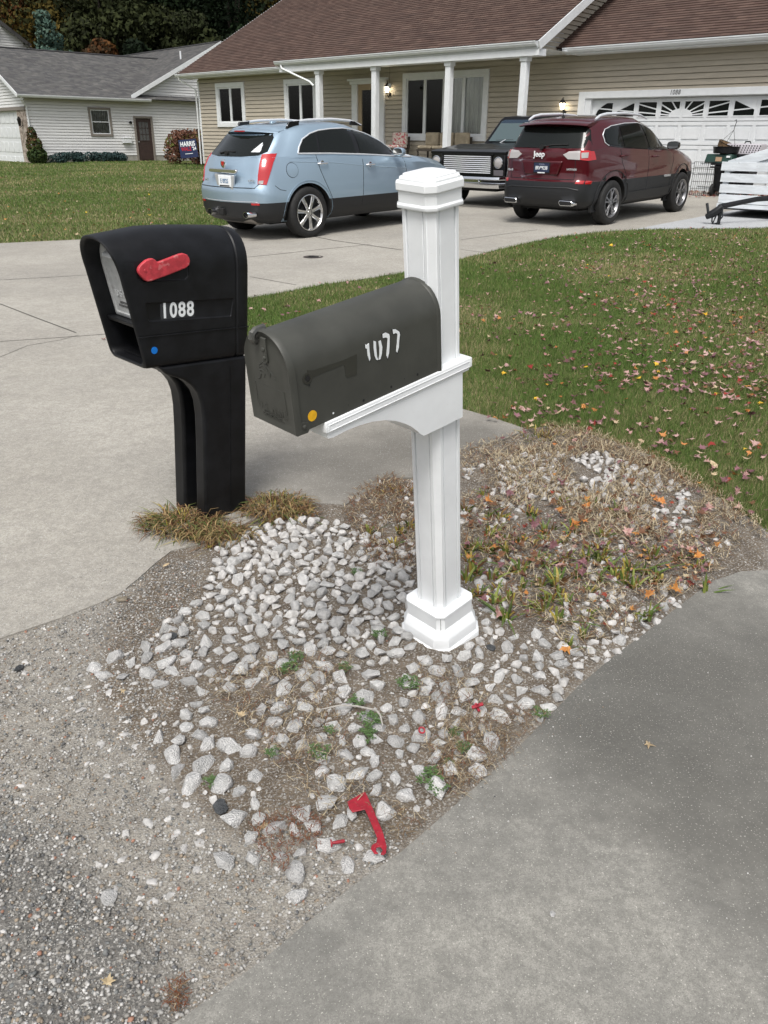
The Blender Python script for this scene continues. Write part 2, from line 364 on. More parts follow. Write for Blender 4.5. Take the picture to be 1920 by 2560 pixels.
# --- entry door
e = MB(); e.box(-8.87, -8.62, -.08, .03, .95, 3.20); e.box(-7.66, -7.41, -.08, .03, .95, 3.20); e.box(-8.93, -7.35, -.11, .03, 3.20, 3.30); e.box(-9.0, -7.28, -.16, .03, 3.30, 3.36); e.box(-8.92, -8.6, -.10, .0, .95, 1.12); e.box(-7.68, -7.36, -.10, .0, 1.1, 1.55)
ef = e.build('door_frame', M['white_trim'], H, bevel=.008)
d = MB(); d.box(-8.62, -8.46, -.02, .05, .98, 3.2); d.box(-7.84, -7.66, -.02, .05, .98, 3.2); d.box(-8.46, -7.84, -.02, .05, 3.03, 3.2); d.box(-8.46, -7.84, -.02, .05, .98, 1.3)
dr = d.build('front_door', mat('door_tan', (.35, .27, .17), .5), H, bevel=.006)
b = MB(); b.box(-8.46, -7.84, .0, .01, 1.3, 3.03); b.build('door_glass', M['glass'], dr)
b = MB(); vs = []
for i in range(41): t = i/40; vs += [(-8.44+.58*t, .03+.010*math.sin(t*40), 1.3), (-8.44+.58*t, .03+.010*math.sin(t*40), 3.03)]
b.add(vs, [(2*i, 2*i+2, 2*i+3, 2*i+1) for i in range(40)]); b.build('door_curtain', M['purple'], dr, smooth=True, fix=False)
b = MB(); b.lathe([(.0, 0), (.03, 0), (.03, .03), (0, .04)], 12, axis='y', mt=Matrix.Translation((-7.74, -.06, 2.0))); b.build('handle', M['silver'], dr, smooth=True)
# --- lanterns
lantern(H, -7.2, 3.0, 0); lantern(H, -.78, 2.42, 0)
# --- porch
b = MB(); b.box(-10.2, -.45, -2.05, -.001, .2, .95); b.box(-5.2, -2.6, -2.6, -2.051, .2, .6); b.build('porch_floor', mat('porch_concrete', (.36, .35, .32), .9, var=.1), H, bevel=.01)
b = MB(); b.box(-10.3, -.5, -1.92, -1.58, 3.50, 3.66); b.build('porch_beam', M['white_trim'], H, bevel=.006)
b = MB(); b.add([(-10.4, -1.95, 3.665), (-.5, -1.95, 3.665), (-.5, .0, 3.665), (-10.4, .0, 3.665)], [(0, 1, 2, 3)])
for i in range(18): x = -10.2+i*.55; b.box(x, x+.012, -1.58, -.02, 3.655, 3.664)
b.build('porch_soffit', M['white_trim'], H)
for u in (-8.62, -6.2, -3.43, -.98):
    b = MB(); a = .085; b.box(u-a, u+a, -1.75-a, -1.75+a, .95, 3.50)
    for i in range(4):
        k = -.06+i*.04
        b.box(u+k-.008, u+k+.008, -1.75-a-.006, -1.75-a-.0, 1.15, 3.36); b.box(u+a, u+a+.006, -1.75+k-.008, -1.75+k+.008, 1.15, 3.36)
    b.box(u-a-.025, u+a+.025, -1.775-a, -1.725+a, 3.40, 3.499); b.box(u-a-.025, u+a+.025, -1.775-a, -1.725+a, .951, 1.08)
    b.build('porch_post', M['white_trim'], H, bevel=.004)
# --- roofs
SLP = .55; dd = Vector((0, 1, SLP)).normalized()
roof('roof', M['shingle_red'], H, (-18.05, -.52, EZ+.13), (1, 0, 0), dd, 8.6, 8.2)
roof('porch_roof', M['shingle_red'], H, (-10.32, -1.95, EZ+.13), (1, 0, 0), dd, 9.82, 11.0)
roof('garage_roof', M['shingle_red'], H, (-.92, -.52, EZ+.08), (1, 0, 0), dd, 10.5, 8.2)
# fascia, soffit, gutters
b = MB(); b.box(-18.0, -10.32, -.50, -.46, EZ-.04, EZ+.11); b.box(-10.3, -.52, -1.93, -1.89, EZ-.04, EZ+.11); b.box(-.60, 9.4, -.50, -.46, EZ-.09, EZ+.06); b.build('fascia', M['white_trim'], H)
b = MB(); b.add([(-18.0, -.46, EZ-.035), (-10.3, -.46, EZ-.035), (-10.3, 0, EZ-.035), (-18, 0, EZ-.035)], [(0, 1, 2, 3)]); b.build('soffit', M['white_trim'], H); b = MB(); b.add([(-.5, -.46, EZ-.085), (9.4, -.46, EZ-.085), (9.4, 0, EZ-.085), (-.5, 0, EZ-.085)], [(0, 1, 2, 3)]); b.build('soffit', M['white_trim'], H)
gutter('gutter', H, (-18.1, -.502, EZ), (-10.1, -.502, EZ), (0, -1, 0)); gutter('gutter', H, (-10.42, -1.932, EZ), (-.54, -1.932, EZ), (0, -1, 0)); gutter('gutter', H, (-.66, -.502, EZ-.05), (9.4, -.502, EZ-.05), (0, -1, 0))
# raised gable between porch roof and garage roof
def gu(z):
    ya = -1.9+(z-EZ-.05)/SLP; yb = -.45+(z-EZ-.02)/SLP
    return (ya, max(ya+.01, min(yb, 7.5)))
siding('gable_siding', M['siding_tan'], H, 0, 1, EZ-.02, 8.0, -.90, (), out=1, axis='y', ur=gu, pitch=.11)
nv = Vector((0, -SLP, 1)).normalized()
b = MB(); o = Vector((-.50, -2.0, EZ+.10)); L_ = 11.2
b.add([o, o+dd*L_, o+dd*L_-nv*.20, o-nv*.20, o+Vector((.03, 0, 0)), o+dd*L_+Vector((.03, 0, 0)), o+dd*L_-nv*.20+Vector((.03, 0, 0)), o-nv*.20+Vector((.03, 0, 0))], [(0, 1, 2, 3), (4, 5, 6, 7), (0, 1, 5, 4), (3, 2, 6, 7), (0, 3, 7, 4), (1, 2, 6, 5)])
b.add([o-nv*.19+Vector((-.4, 0, 0)), o+dd*L_-nv*.19+Vector((-.4, 0, 0)), o+dd*L_-nv*.19, o-nv*.19], [(0, 1, 2, 3)])
b.build('rake_board', M['white_trim'], H); b = MB(); o = Vector((-18.08, -.6, EZ+.09)); b.add([o, o+dd*8.4, o+dd*8.4-nv*.16, o-nv*.16, o+Vector((.03, 0, 0)), o+dd*8.4+Vector((.03, 0, 0)), o+dd*8.4-nv*.16+Vector((.03, 0, 0)), o-nv*.16+Vector((.03, 0, 0))], [(0, 1, 2, 3), (4, 5, 6, 7), (0, 1, 5, 4), (3, 2, 6, 7), (0, 3, 7, 4), (1, 2, 6, 5)])
b.build('rake_board', M['white_trim'], H)
# small return under the rake
b = MB(); b.prism([(-1.95, EZ-.04), (-1.95, EZ+.06), (-.2, EZ+1.0), (-.2, EZ-.04)], 0, -.93, -.905); b.build('eave_return', M['white_trim'], H)
downspout(H, [(-17.95, -.55, EZ), (-17.95, -.52, EZ-.08), (-17.52, -.08, EZ-.42), (-17.52, -.08, .6)])
downspout(H, [(-10.15, -1.98, EZ+.02), (-10.1, -1.98, EZ-.1), (-8.95, -1.85, EZ-.5), (-8.78, -1.84, EZ-.62)])
# --- garage door
f = MB(); f.box(-.36, -.16, -.06, .02, GZ, 2.77); f.box(5.04, 5.24, -.06, .02, GZ, 2.77); f.box(-.16, 5.04, -.06, .02, 2.61, 2.77); f.box(-.16, -.0, -.02, .2, GZ, 2.61); f.box(4.88, 5.04, -.02, .2, GZ, 2.61); f.box(0, 4.88, -.02, .2, 2.595, 2.61)
f.build('garage_frame', M['white_trim'], H, bevel=.006)
gd = MB(); D0 = .10; gw = .61; rh = .533; z0 = 2.595-4*rh
pan = []
for r_ in range(4):
    gd.box(0, 4.88, D0+.02, D0+.05, z0+r_*rh, z0+(r_+1)*rh-.008)
    for c_ in range(8):
        x0 = c_*gw; za = z0+r_*rh; wx = .085; hx = .095
        gd.box(x0+.002, x0+wx, D0, D0+.02, za+.004, za+rh-.012); gd.box(x0+gw-.0, x0+gw-.002, D0, D0+.02, za, za+.001)
        gd.box(x0+wx, x0+gw, D0+.0005, D0+.02, za+.004, za+hx); gd.box(x0+wx, x0+gw, D0+.0005, D0+.02, za+rh-hx, za+rh-.012)
        if r_ < 3: gd.prism([(x0+wx+.045, za+hx+.04), (x0+gw-.045, za+hx+.04), (x0+gw-.045, za+rh-hx-.04), (x0+wx+.045, za+rh-hx-.04)], 1, D0-.004, D0+.021)
g = gd.build('garage_door', M['white_trim'], H, bevel=.008, segs=1)
ctr = 2.44+.02; zb = z0+3*rh+.115; zt = z0+4*rh-.095
for c_ in range(8):
    x0 = c_*gw+.105; x1 = (c_+1)*gw-.02; 
    p = MB(); p.box(x0, x1, D0+.012, D0+.016, zb, zt); po = p.build('garage_window', M['glass_dark'], g)
    s = MB(); s.box(x0-.025, x0, D0-.012, D0+.02, zb-.025, zt+.025); s.box(x1, x1+.025, D0-.012, D0+.02, zb-.025, zt+.025); s.box(x0, x1, D0-.012, D0+.02, zb-.025, zb); s.box(x0, x1, D0-.012, D0+.02, zt, zt+.025)
    # sunburst muntins, clipped to this light
    n = 0; yy = D0+.004
    def clip(poly):
        for ax, v, sg in ((0, x0, 1), (0, x1, -1), (1, zb, 1), (1, zt, -1)):
            out = []
            for i in range(len(poly)):
                a, c = poly[i], poly[(i+1) % len(poly)]; da = (a[ax]-v)*sg; dc = (c[ax]-v)*sg
                if da >= 0: out.append(a)
                if da*dc < 0: t = da/(da-dc); out.append((a[0]+(c[0]-a[0])*t, a[1]+(c[1]-a[1])*t))
            poly = out
            if len(poly) < 3: return None
        return poly
    for k, an in enumerate((9, 24, 42, 66, 114, 138, 156, 171)):
        c0 = math.cos(R(an)); s0 = math.sin(R(an)); L1 = 2.6; hw = .014
        cx = ctr; q = clip([(cx-s0*hw, zb+c0*hw), (cx+s0*hw, zb-c0*hw), (cx+s0*hw+c0*L1, zb-c0*hw+s0*.55*L1), (cx-s0*hw+c0*L1, zb+c0*hw+s0*.55*L1)])
        if q: s.prism(q, 1, yy-.001*k, yy+.01)
    fan = clip([(ctr+.30*math.cos(R(a)), zb+.17*math.sin(R(a))) for a in range(0, 181, 12)])
    if fan: s.prism(fan, 1, yy-.012, yy+.01)
    arc = [(ctr+2.32*math.cos(R(a)), zb+.33*math.sin(R(a))) for a in range(0, 181, 3)]
    # white corner outside the arch on the outer lights
    if c_ in (0, 7):
        n = 16; pts = []
        for i in range(n+1):
            x = x0+(x1-x0)*i/n; xx = min(1, abs(x-ctr)/2.36); pts.append((x, min(zt, zb+(zt-zb)*1.0*math.sqrt(max(0, 1-xx*xx))*2.0)))
        s.prism(pts+[(x1, zt+.001), (x0, zt+.001)], 1, yy-.013, yy+.011)
    elif c_ in (1, 6):
        pts = [(x0, zb+.12 if c_ == 1 else zt), (x1, zt if c_ == 1 else zb+.12)]
        s.prism([(x0, zb+.12), (x0, zt), (x1, zt)] if c_ == 1 else [(x0, zt), (x1, zt), (x1, zb+.12)], 1, yy-.013, yy+.011)
    s.build('window_grille', M['white_trim'], po)
text('house_number', '1088', .15, M['black_matte'], H, (2.315, -.064, 2.695), (1, 0, 0), (0, 0, 1), .003, -.001, .82, .12, spacing=1.15)
# porch things
def cushion(name, label, cat, c, size, m, rot=0, tilt=0):
    b = MB(); b.box(-size[0]/2, size[0]/2, -size[1]/2, size[1]/2, 0, size[2]); o = b.build(name, m, None, bevel=min(size)*.42, segs=4)
    o.matrix_world = HM @ Matrix.Translation(c) @ Matrix.Rotation(rot, 4, 'Z') @ Matrix.Rotation(tilt, 4, 'X'); return tag(o, label, cat)
M['floral'] = mat('floral_fabric', (.42, .08, .10), .9, c2=(.60, .55, .48), vscale=16, ramp=(.42, .5))
M['tan_fabric'] = mat('tan_fabric', (.33, .28, .20), .9, var=.15)
M['wicker'] = mat('wicker', (.05, .04, .03), .8, var=.3, vscale=50)
def bench(name, label, u, wdt, y, m):
    t = thing(name, label, 'bench', HM @ Matrix.Translation((u, y, .95)))
    b = MB(); b.box(-wdt/2, wdt/2, -.28, .28, .32, .38); b.build('seat', M['wicker'], t, bevel=.01)
    b = MB(); b.box(-wdt/2, wdt/2, .24, .30, .38, .72); b.build('backrest', M['wicker'], t, bevel=.01)
    for sx in (-1, 1):
        for sy in (-.24, .24): b = MB(); b.box(sx*(wdt/2-.04)-.02, sx*(wdt/2-.04)+.02, sy-.02, sy+.02, 0, .32); b.build('leg', M['wicker'], t)
    n = max(1, int(wdt/.55)); k = wdt/n
    for i in range(n):
        b = MB(); b.box(-wdt/2+i*k+.02, -wdt/2+(i+1)*k-.02, -.26, .20, .38, .48); b.build('seat_cushion', m, t, bevel=.04, segs=3)
        b = MB(); b.box(-wdt/2+i*k+.02, -wdt/2+(i+1)*k-.02, .10, .235, .47, .84); b.build('back_cushion', m, t, bevel=.05, segs=3)
bench('porch_bench', 'tan cushioned bench on the porch below the wide front window', -4.55, 1.7, -.5, M['tan_fabric'])
bench('porch_chair', 'porch chair with red and cream floral cushions left of the tan bench', -6.35, .62, -.62, M['floral'])
t = thing('wind_chime', 'small wind chime hanging from the porch ceiling before the wide front window', 'wind chime', HM @ Matrix.Translation((-6.55, -.75, 3.1)))
b = MB(); b.tube([(0, 0, 0), (0, 0, .565)], .004, 5); b.build('cord', M['iron'], t); b = MB(); b.lathe([(.0, -.10), (.05, -.09), (.055, 0), (.03, .03), (.0, .035)], 12); b.build('bell', M['white_trim'], t, smooth=True)

# ================================================================ neighbour's house
AZ = R(49); n_x = np.array([math.sin(AZ), math.cos(AZ), 0]); n_n = np.array([n_x[1], -n_x[0], 0]); NB = np.array([-11.87, 44.5, .42])
NM = frame(n_x, -n_n, (0, 0, 1), NB)     # local x along the side wall (receding), y away from us, z up
Nh = thing('neighbour_house', 'grey sided house with grey shingle roof and brown side door, left of the tan house', 'house', NM)
nops = [(-.90, .06, 0, 2.08), (-3.16, -2.05, 1.17, 2.42)]
siding('side_wall', M['siding_grey'], Nh, u0=-6.05, u1=9.3, z0=.32, z1=6.0, y=0, openings=nops, gap=.018, deep=.028, pitch=.125, ur=lambda z: None if z > 5.4 else (-6.05 if z < 2.95 else -.7+(z-3.0)/.51 if z > 3.0 else -.7, 9.0-(z-3.0)/.51 if z > 3.0 else 9.3))
b = MB(); b.box(-6.05, -.9, .0, .25, -.5, .32); b.box(.06, 9.3, .0, .25, -.5, .32); b.build('foundation', M['concrete_foundation'], Nh)
# brown side door
b = MB(); b.box(-.92, -.82, -.05, .03, 0, 2.1); b.box(-.02, .08, -.05, .03, 0, 2.1); b.box(-.82, -.02, -.05, .03, 2.0, 2.1); b.box(-.82, -.02, -.03, .05, -.12, 0.02); b.build('door_frame', M['taupe_trim'], Nh, bevel=.005)
b = MB(); b.box(-.82, -.02, .0, .04, .02, 2.0); b.box(-.70, -.14, -.01, .0, .15, .85); sdoor = b.build('side_door', M['brown_door'], Nh, bevel=.004)
b = MB(); b.box(-.68, -.16, -.006, -.001, 1.0, 1.85); b.build('door_glass', mat('door_lights', (.10, .10, .10), .2), sdoor)
b = MB(); [b.box(-.68+.52*i/3-.01, -.68+.52*i/3+.01, -.014, -.004, 1.0, 1.85) for i in range(4)]; [b.box(-.68, -.16, -.0145, -.0045, 1+.85*i/3-.01, 1+.85*i/3+.01) for i in range(4)]; b.build('door_grille', M['brown_door'], sdoor)
b = MB(); b.lathe([(0, 0), (.03, 0), (.03, .04), (0, .05)], 10, axis='y', mt=Matrix.Translation((-.76, -.06, .95))); b.build('handle', M['silver'], sdoor)
window(Nh, -3.16, -2.05, 1.17, 2.42, 0, 1, trim=.10, mode='h', trim_m=M['taupe_trim'])
b = MB(); b.box(-1.62, -1.18, -.16, -.021, .88, 1.10); b.box(-1.64, -1.16, -.18, -.021, 1.10, 1.13); b.build('wall_mailbox', M['white_trim'], Nh, bevel=.01)
b = MB(); b.lathe([(0, 0), (.07, 0), (.07, .02), (.04, .05), (.045, .12), (.0, .13)], 12, axis='y', mt=Matrix.Translation((-1.12, -.15, 1.8))); b.build('wall_lamp', M['iron'], Nh, smooth=True)
# garage wing roof: ridge runs along x
sl = .44; NE = 2.84
d1 = Vector((0, 1, sl)).normalized(); d2_ = Vector((0, -1, sl)).normalized()
roof('garage_roof', M['shingle_grey'], Nh, (-6.45, -.42, NE), (1, 0, 0), d1, 9.5, 5.35)
roof('garage_roof', M['shingle_grey'], Nh, (-6.45, 9.42, NE), (1, 0, 0), d2_, 9.5, 5.35)
gutter('gutter', Nh, (-6.5, -.42, NE-.13), (-.1, -.42, NE-.13), (0, -1, 0), h=.12)
b = MB(); b.box(-6.4, -.1, -.41, -.01, NE-.14, NE-.12); b.build('soffit', M['taupe_trim'], Nh)
downspout(Nh, [(-6.3, -.45, NE-.1), (-6.3, -.42, NE-.22), (-6.0, -.07, NE-.5), (-6.0, -.07, 0.0)])
# garage front gable (faces -x)
siding('gable_siding', M['siding_grey'], Nh, 0, 9, 2.35, 5.2, -6.05, (), out=-1, axis='y', gap=.018, deep=.028, pitch=.125, ur=lambda z: (max(0, (z-NE-.1)/sl), min(9, 9-(z-NE-.1)/sl)) if z < 4.75 else None)
b = MB(); b.box(-6.05, -5.8, .0, 1.25, -.4, 2.35); b.box(-6.05, -5.8, 6.6, 9, -.4, 2.35); b.build('brick_pier', M['brick'], Nh, bevel=.01)
b = MB(); b.box(-6.1, -5.9, .0, 9, 2.22, 2.36); b.build('door_header', M['taupe_trim'], Nh)
gd = MB(); gd.box(-5.95, -5.9, 1.25, 6.6, -.35, 2.22)
for r_ in range(4):
    for c_ in range(8): gd.box(-5.97, -5.951, 1.25+c_*.668+.07, 1.25+(c_+1)*.668-.07, -.3+r_*.63+.1, -.3+(r_+1)*.63-.08)
gd.build('garage_door', M['white_trim'], Nh, bevel=.01, segs=1)
lantern_m = MB(); lantern_m.lathe([(.0, -.2), (.05, -.18), (.09, .06), (.10, .08), (.03, .2), (.0, .22)], 6, mt=Matrix.Translation((-6.2, .62, 1.75))); lantern_m.tube([(-6.05, .62, 1.6), (-6.2, .62, 1.5)], .015, 5); lantern_m.build('wall_lantern', M['iron'], Nh)
def rake(parent, o, d, L_, thick=.17, side=Vector((-.03, 0, 0)), name='rake_board'):
    o = Vector(o); d = Vector(d).normalized(); up = Vector((0, 0, thick)); b = MB()
    vs = [o, o+d*L_, o+d*L_-up, o-up]; vs += [v+side for v in vs]
    b.add(vs, [(0, 1, 2, 3), (4, 5, 6, 7), (0, 1, 5, 4), (3, 2, 6, 7), (0, 3, 7, 4), (1, 2, 6, 5)]); return b.build(name, M['white_trim'], parent)
rake(Nh, (-6.46, -.45, NE+.02), d1, 5.3); rake(Nh, (-6.46, 9.45, NE+.02), d2_, 5.3)
b = MB(); b.add([(-6.44, -.4, NE-.1), (-6.05, -.4, NE-.1), (-6.05, 4.5, NE+sl*4.9-.1), (-6.44, 4.5, NE+sl*4.9-.1)], [(0, 1, 2, 3)]); b.build('soffit', M['white_trim'], Nh)
# main wing: ridge runs along y, gable faces us
e1 = Vector((1, 0, .51)).normalized(); e2 = Vector((-1, 0, .51)).normalized()
roof('roof', M['shingle_grey'], Nh, (-1.0, -.32, 2.98), (0, 1, 0), e1, 14, 5.74)
roof('roof', M['shingle_grey'], Nh, (9.2, -.32, 2.98), (0, 1, 0), e2, 14, 5.74)
rake(Nh, (-1.05, -.33, 2.99), e1, 5.8, side=Vector((0, -.03, 0)), thick=.2); rake(Nh, (9.25, -.33, 2.99), e2, 5.8, side=Vector((0, -.03, 0)), thick=.2)
b = MB(); b.add([(-1.0, -.32, 2.90), (-1.0, 0, 2.90), (4.1, 0, 5.5), (4.1, -.32, 5.5)], [(0, 1, 2, 3)]); b.build('soffit', M['white_trim'], Nh)
b = MB(); b.lathe([(.045, -.1), (.045, .38)], 12, mt=Matrix.Translation((2.6, 1.2, 4.8))); b.build('vent_pipe', M['white_trim'], Nh, smooth=True)
b = MB(); b.lathe([(.045, -.1), (.045, .25)], 12, mt=Matrix.Translation((2.9, 9.5, 5.05))); b.build('vent_pipe', M['white_trim'], Nh, smooth=True)
b = MB(); [b.tube([(x0, y0, z0), (x1, y1, z1)], .05, 6) for (x0, y0, z0, x1, y1, z1) in ((-6.45, 4.5, 5.02, 3.0, 4.5, 5.02), (4.1, -.3, 5.60, 4.1, 13.6, 5.60))]; b.build('ridge_cap', M['shingle_dark'] if 'shingle_dark' in M else mat('ridge_cap', (.04, .04, .042), .9), Nh)
# third house: gable seen above the neighbour's roof
c3 = np.array([-27.0, 64, 1.2]); T3 = frame(n_x, -n_n, (0, 0, 1), c3)
H3 = thing('distant_house', 'cream sided gable with dark roof edge peeking above the grey roof at far left', 'house', T3)
siding('gable_siding', M['siding_grey'], H3, 0, 1, 0, 8.2, 0, (), gap=.035, deep=.05, pitch=.16, ur=lambda z: (-4.2+(z-4.6)/.7 if z > 4.6 else -4.2, 4.2-(z-4.6)/.7 if z > 4.6 else 4.2) if z < 7.45 else None)
for sg in (1, -1): roof('roof', M['shingle_grey'], H3, (sg*4.9, -.4, 4.15), (0, 1, 0), Vector((-sg, 0, .7)), 9, 5.9)
b = MB()
for sg in (1, -1):
    o = Vector((sg*4.95, -.42, 4.18)); d_ = Vector((-sg, 0, .7)).normalized(); b.add([o, o+d_*6.05, o+d_*6.05-Vector((0, 0, .28)), o-Vector((0, 0, .28)), o+Vector((0, -.04, 0)), o+d_*6.05+Vector((0, -.04, 0)), o+d_*6.05-Vector((0, .04, .28)), o-Vector((0, .04, .28))], [(0, 1, 2, 3), (4, 5, 6, 7), (0, 1, 5, 4), (3, 2, 6, 7)])
b.build('rake_board', mat('dark_fascia', (.05, .048, .046), .7), H3)
# ================================================================ white post with grey steel mailbox
Rw = ((.71349685, -.69764692, -.06489231), (.68649885, .71459854, -.13441821), (.1401484, .05135848, .98879762))
WM = frame([r[0] for r in Rw], [r[1] for r in Rw], [r[2] for r in Rw], (.2, 2.362, -.005))
M['box_grey'] = mat('grey_painted_steel', (.052, .053, .046), .48, var=.12, vscale=7, bump=.12, bscale=500, spec=.4)
M['box_ghost'] = mat('unfaded_paint', (.028, .028, .021), .6, var=.1)
M['red_flag'] = mat('faded_red_plastic', (.50, .045, .06), .5, var=.18, vscale=30, speck=[(45, .60, (.62, .22, .22), .5)])
M['sticker_white'] = mat('white_sticker', (.82, .85, .86), .4)
M['sticker_blue'] = mat('blue_sticker', (.0, .17, .62), .5)
M['sticker_yellow'] = mat('yellow_sticker', (.78, .42, .01), .5, var=.1, vscale=60)
def chring(h, c, z): return [(h-c, -h, z), (h, -h+c, z), (h, h-c, z), (h-c, h, z), (-h+c, h, z), (-h, h-c, z), (-h, -h+c, z), (-h+c, -h, z)]
def loft(b, rings, mi=0, closed=True):
    n = len(rings[0]); vs = [p for r_ in rings for p in r_]
    fs = [(i*n+j, i*n+(j+1) % n, (i+1)*n+(j+1) % n, (i+1)*n+j) for i in range(len(rings)-1) for j in range(n)]
    if closed: fs += [tuple(range(n))[::-1], tuple((len(rings)-1)*n+j for j in range(n))]
    return b.add(vs, fs, mi)
Wt = thing('mailbox', 'dark grey steel mailbox numbered 1077 on a leaning white square post, its flag broken off', 'mailbox', WM)
prof = []; s_, c_ = .059, .017
for k in range(4):
    a = k*math.pi/2; ca, sa = math.cos(a), math.sin(a)
    q = [(s_, -s_+c_), (s_, -.0315), (s_-.008, -.0305), (s_-.008, -.0275), (s_-.002, -.0265), (s_-.002, .0265), (s_-.008, .0275), (s_-.008, .0305), (s_, .0315), (s_, s_-c_)]
    prof += [(x*ca-y*sa, x*sa+y*ca) for x, y in q]
b = MB(); b.prism(prof, 2, .10, 1.44); post = b.build('post', M['white_vinyl'], Wt, bevel=.0006, segs=1)
b = MB(); loft(b, [chring(h, c, z) for h, c, z in ((.112, .037, -.02), (.112, .037, .028), (.1105, .037, .031), (.104, .035, .035), (.104, .035, .072), (.1025, .034, .076), (.089, .022, .102), (.086, .019, .106), (.086, .019, .152), (.0885, .020, .155), (.0885, .020, .161), (.0875, .0195, .163), (.0600, .017, .165))])
base = b.build('post_base', M['white_vinyl'], Wt, bevel=.0015)
b = MB(); b.box(-.1125+.0, -.1121, -.0008, .0008, 0, .03, mt=Matrix.Rotation(R(45), 4, 'Z') @ Matrix.Translation((-.0205, 0, 0))); b.box(-.1, -.0998, -.0007, .0007, .035, .16, mt=Matrix.Rotation(R(45), 4, 'Z') @ Matrix.Translation((-.0085, 0, 0))); b.build('seam', M['black_matte'], base)
b = MB(); loft(b, [chring(h, c, z) for h, c, z in ((.062, .018, 1.424), (.068, .02, 1.424), (.0695, .021, 1.427), (.0695, .021, 1.433), (.066, .02, 1.437), (.066, .02, 1.462), (.0665, .02, 1.465), (.071, .022, 1.468), (.071, .022, 1.484), (.0685, .021, 1.487), (.063, .019, 1.488), (.063, .019, 1.494), (.060, .018, 1.496), (.055, .016, 1.497), (.055, .016, 1.501), (.050, .014, 1.503), (.02, .005, 1.508))])
b.build('post_cap', M['white_vinyl'], Wt, bevel=.001)
# bracket
z6w = lambda a, c: (580+a/2.5136, 400+c/2.5136)
def WH(pts, y, fn): return [(lambda p: (p.x, p.z))(hit(*fn(*q), WM, 1, y)) for q in pts]
gus = WH([(596, 1700), (598, 1735), (604, 1752), (640, 1742), (720, 1700), (800, 1668), (880, 1645), (960, 1635), (1030, 1640), (1090, 1658), (1130, 1678), (1160, 1700), (1185, 1722), (1205, 1733), (1225, 1725), (1330, 1675), (1450, 1615)], -.079, z6w)
gus += [(gus[-1][0], .985), (gus[0][0], .985)]
b = MB(); b.prism(gus, 1, -.079, .079); arm = b.build('support_arm', M['white_vinyl'], Wt, bevel=.003)
b = MB(); loft(b, [[(x0, -w, z), (x1, -w, z), (x1, w, z), (x0, w, z)] for x0, x1, w, z in ((-.466, .060, .0795, .9795), (-.466, .060, .0805, .986), (-.470, .068, .0835, .989), (-.470, .068, .0835, 1.014), (-.468, .066, .082, 1.017))])
sh = b.build('shelf', M['white_vinyl'], arm, bevel=.0015)
b = MB()
for z0_, z1_ in ((.9905, .9925), (1.0065, 1.0085)): b.box(-.462, .060, -.0848, -.083, z0_, z1_)
b.box(-.462, -.459, -.0848, -.083, .9925, 1.0065); b.box(.057, .060, -.0848, -.083, .9925, 1.0065)
b.build('shelf_trim', M['white_vinyl'], sh, bevel=.0008)
# box body
Yc, Hw, Zb, Zs = .004, .083, 1.0175, 1.168; XF, XR = -.553, -.056
def arch(h, zb, zs, n=18, dy=0): return [(Yc-h, zb), ] + [(Yc-h*math.cos(math.pi*i/n), zs+h*math.sin(math.pi*i/n)) for i in range(n+1)] + [(Yc+h, zb)]
def ringx(x, prof): return [(x, y, z) for y, z in prof]
b = MB(); loft(b, [ringx(XF, arch(Hw, Zb, Zs)), ringx(XF+.006, arch(Hw, Zb, Zs)), ringx(XR-.012, arch(Hw, Zb, Zs)), ringx(XR-.010, arch(Hw+.0015, Zb-.001, Zs)), ringx(XR-.002, arch(Hw+.0035, Zb-.003, Zs)), ringx(XR, arch(Hw+.003, Zb-.003, Zs))])
bx = b.build('box', M['box_grey'], Wt, smooth=True, angle=30)
# door with rolled rim
b = MB(); loft(b, [ringx(XF+.014, arch(Hw+.001, Zb-.001, Zs)), ringx(XF+.013, arch(Hw+.0035, Zb-.003, Zs)), ringx(XF-.002, arch(Hw+.0035, Zb-.003, Zs)), ringx(XF-.005, arch(Hw+.001, Zb-.001, Zs)), ringx(XF-.004, arch(Hw-.003, Zb+.003, Zs)), ringx(XF-.001, arch(Hw-.008, Zb+.008, Zs)), ringx(XF-.003, arch(Hw-.030, Zb+.03, Zs)), ringx(XF-.0035, arch(.02, Zb+.08, Zs-.02))])
door = b.build('door', M['box_grey'], Wt, smooth=True, angle=50)
b = MB(); b.tube([(XF-.0030, Yc-.056, 1.060), (XF-.0030, Yc-.056, 1.118), (XF-.0030, Yc+.056, 1.118), (XF-.0030, Yc+.056, 1.060)], .0008, 6)
# embossed bird with a sweeping tail
for pts in ([(.03, 1.165), (.012, 1.178), (-.004, 1.170), (-.012, 1.158), (-.008, 1.143)], [(.03, 1.160), (.014, 1.168), (.002, 1.162), (-.004, 1.150)], [(.03, 1.153), (.018, 1.156), (.010, 1.148), (.014, 1.138)], [(.034, 1.15), (.026, 1.143), (.03, 1.134), (.04, 1.13)], [(-.012, 1.158), (-.024, 1.152), (-.03, 1.142)]):
    b.tube([(XF-.0035, Yc+p[0], p[1]) for p in pts], .0015, 6)
b.build('embossed_bird', M['box_grey'], door, smooth=True)
text('raised_lettering', 'U.S. MAIL', .028, M['box_grey'], door, (XF-.003, Yc, 1.058), (0, -1, 0), (0, 0, 1), .0010, .0, .86, spacing=1.15)
text('raised_lettering', 'APPROVED BY THE\nPOSTMASTER GENERAL', .0085, M['box_grey'], door, (XF-.003, Yc, 1.044), (0, -1, 0), (0, 0, 1), .0008, .0, .95)
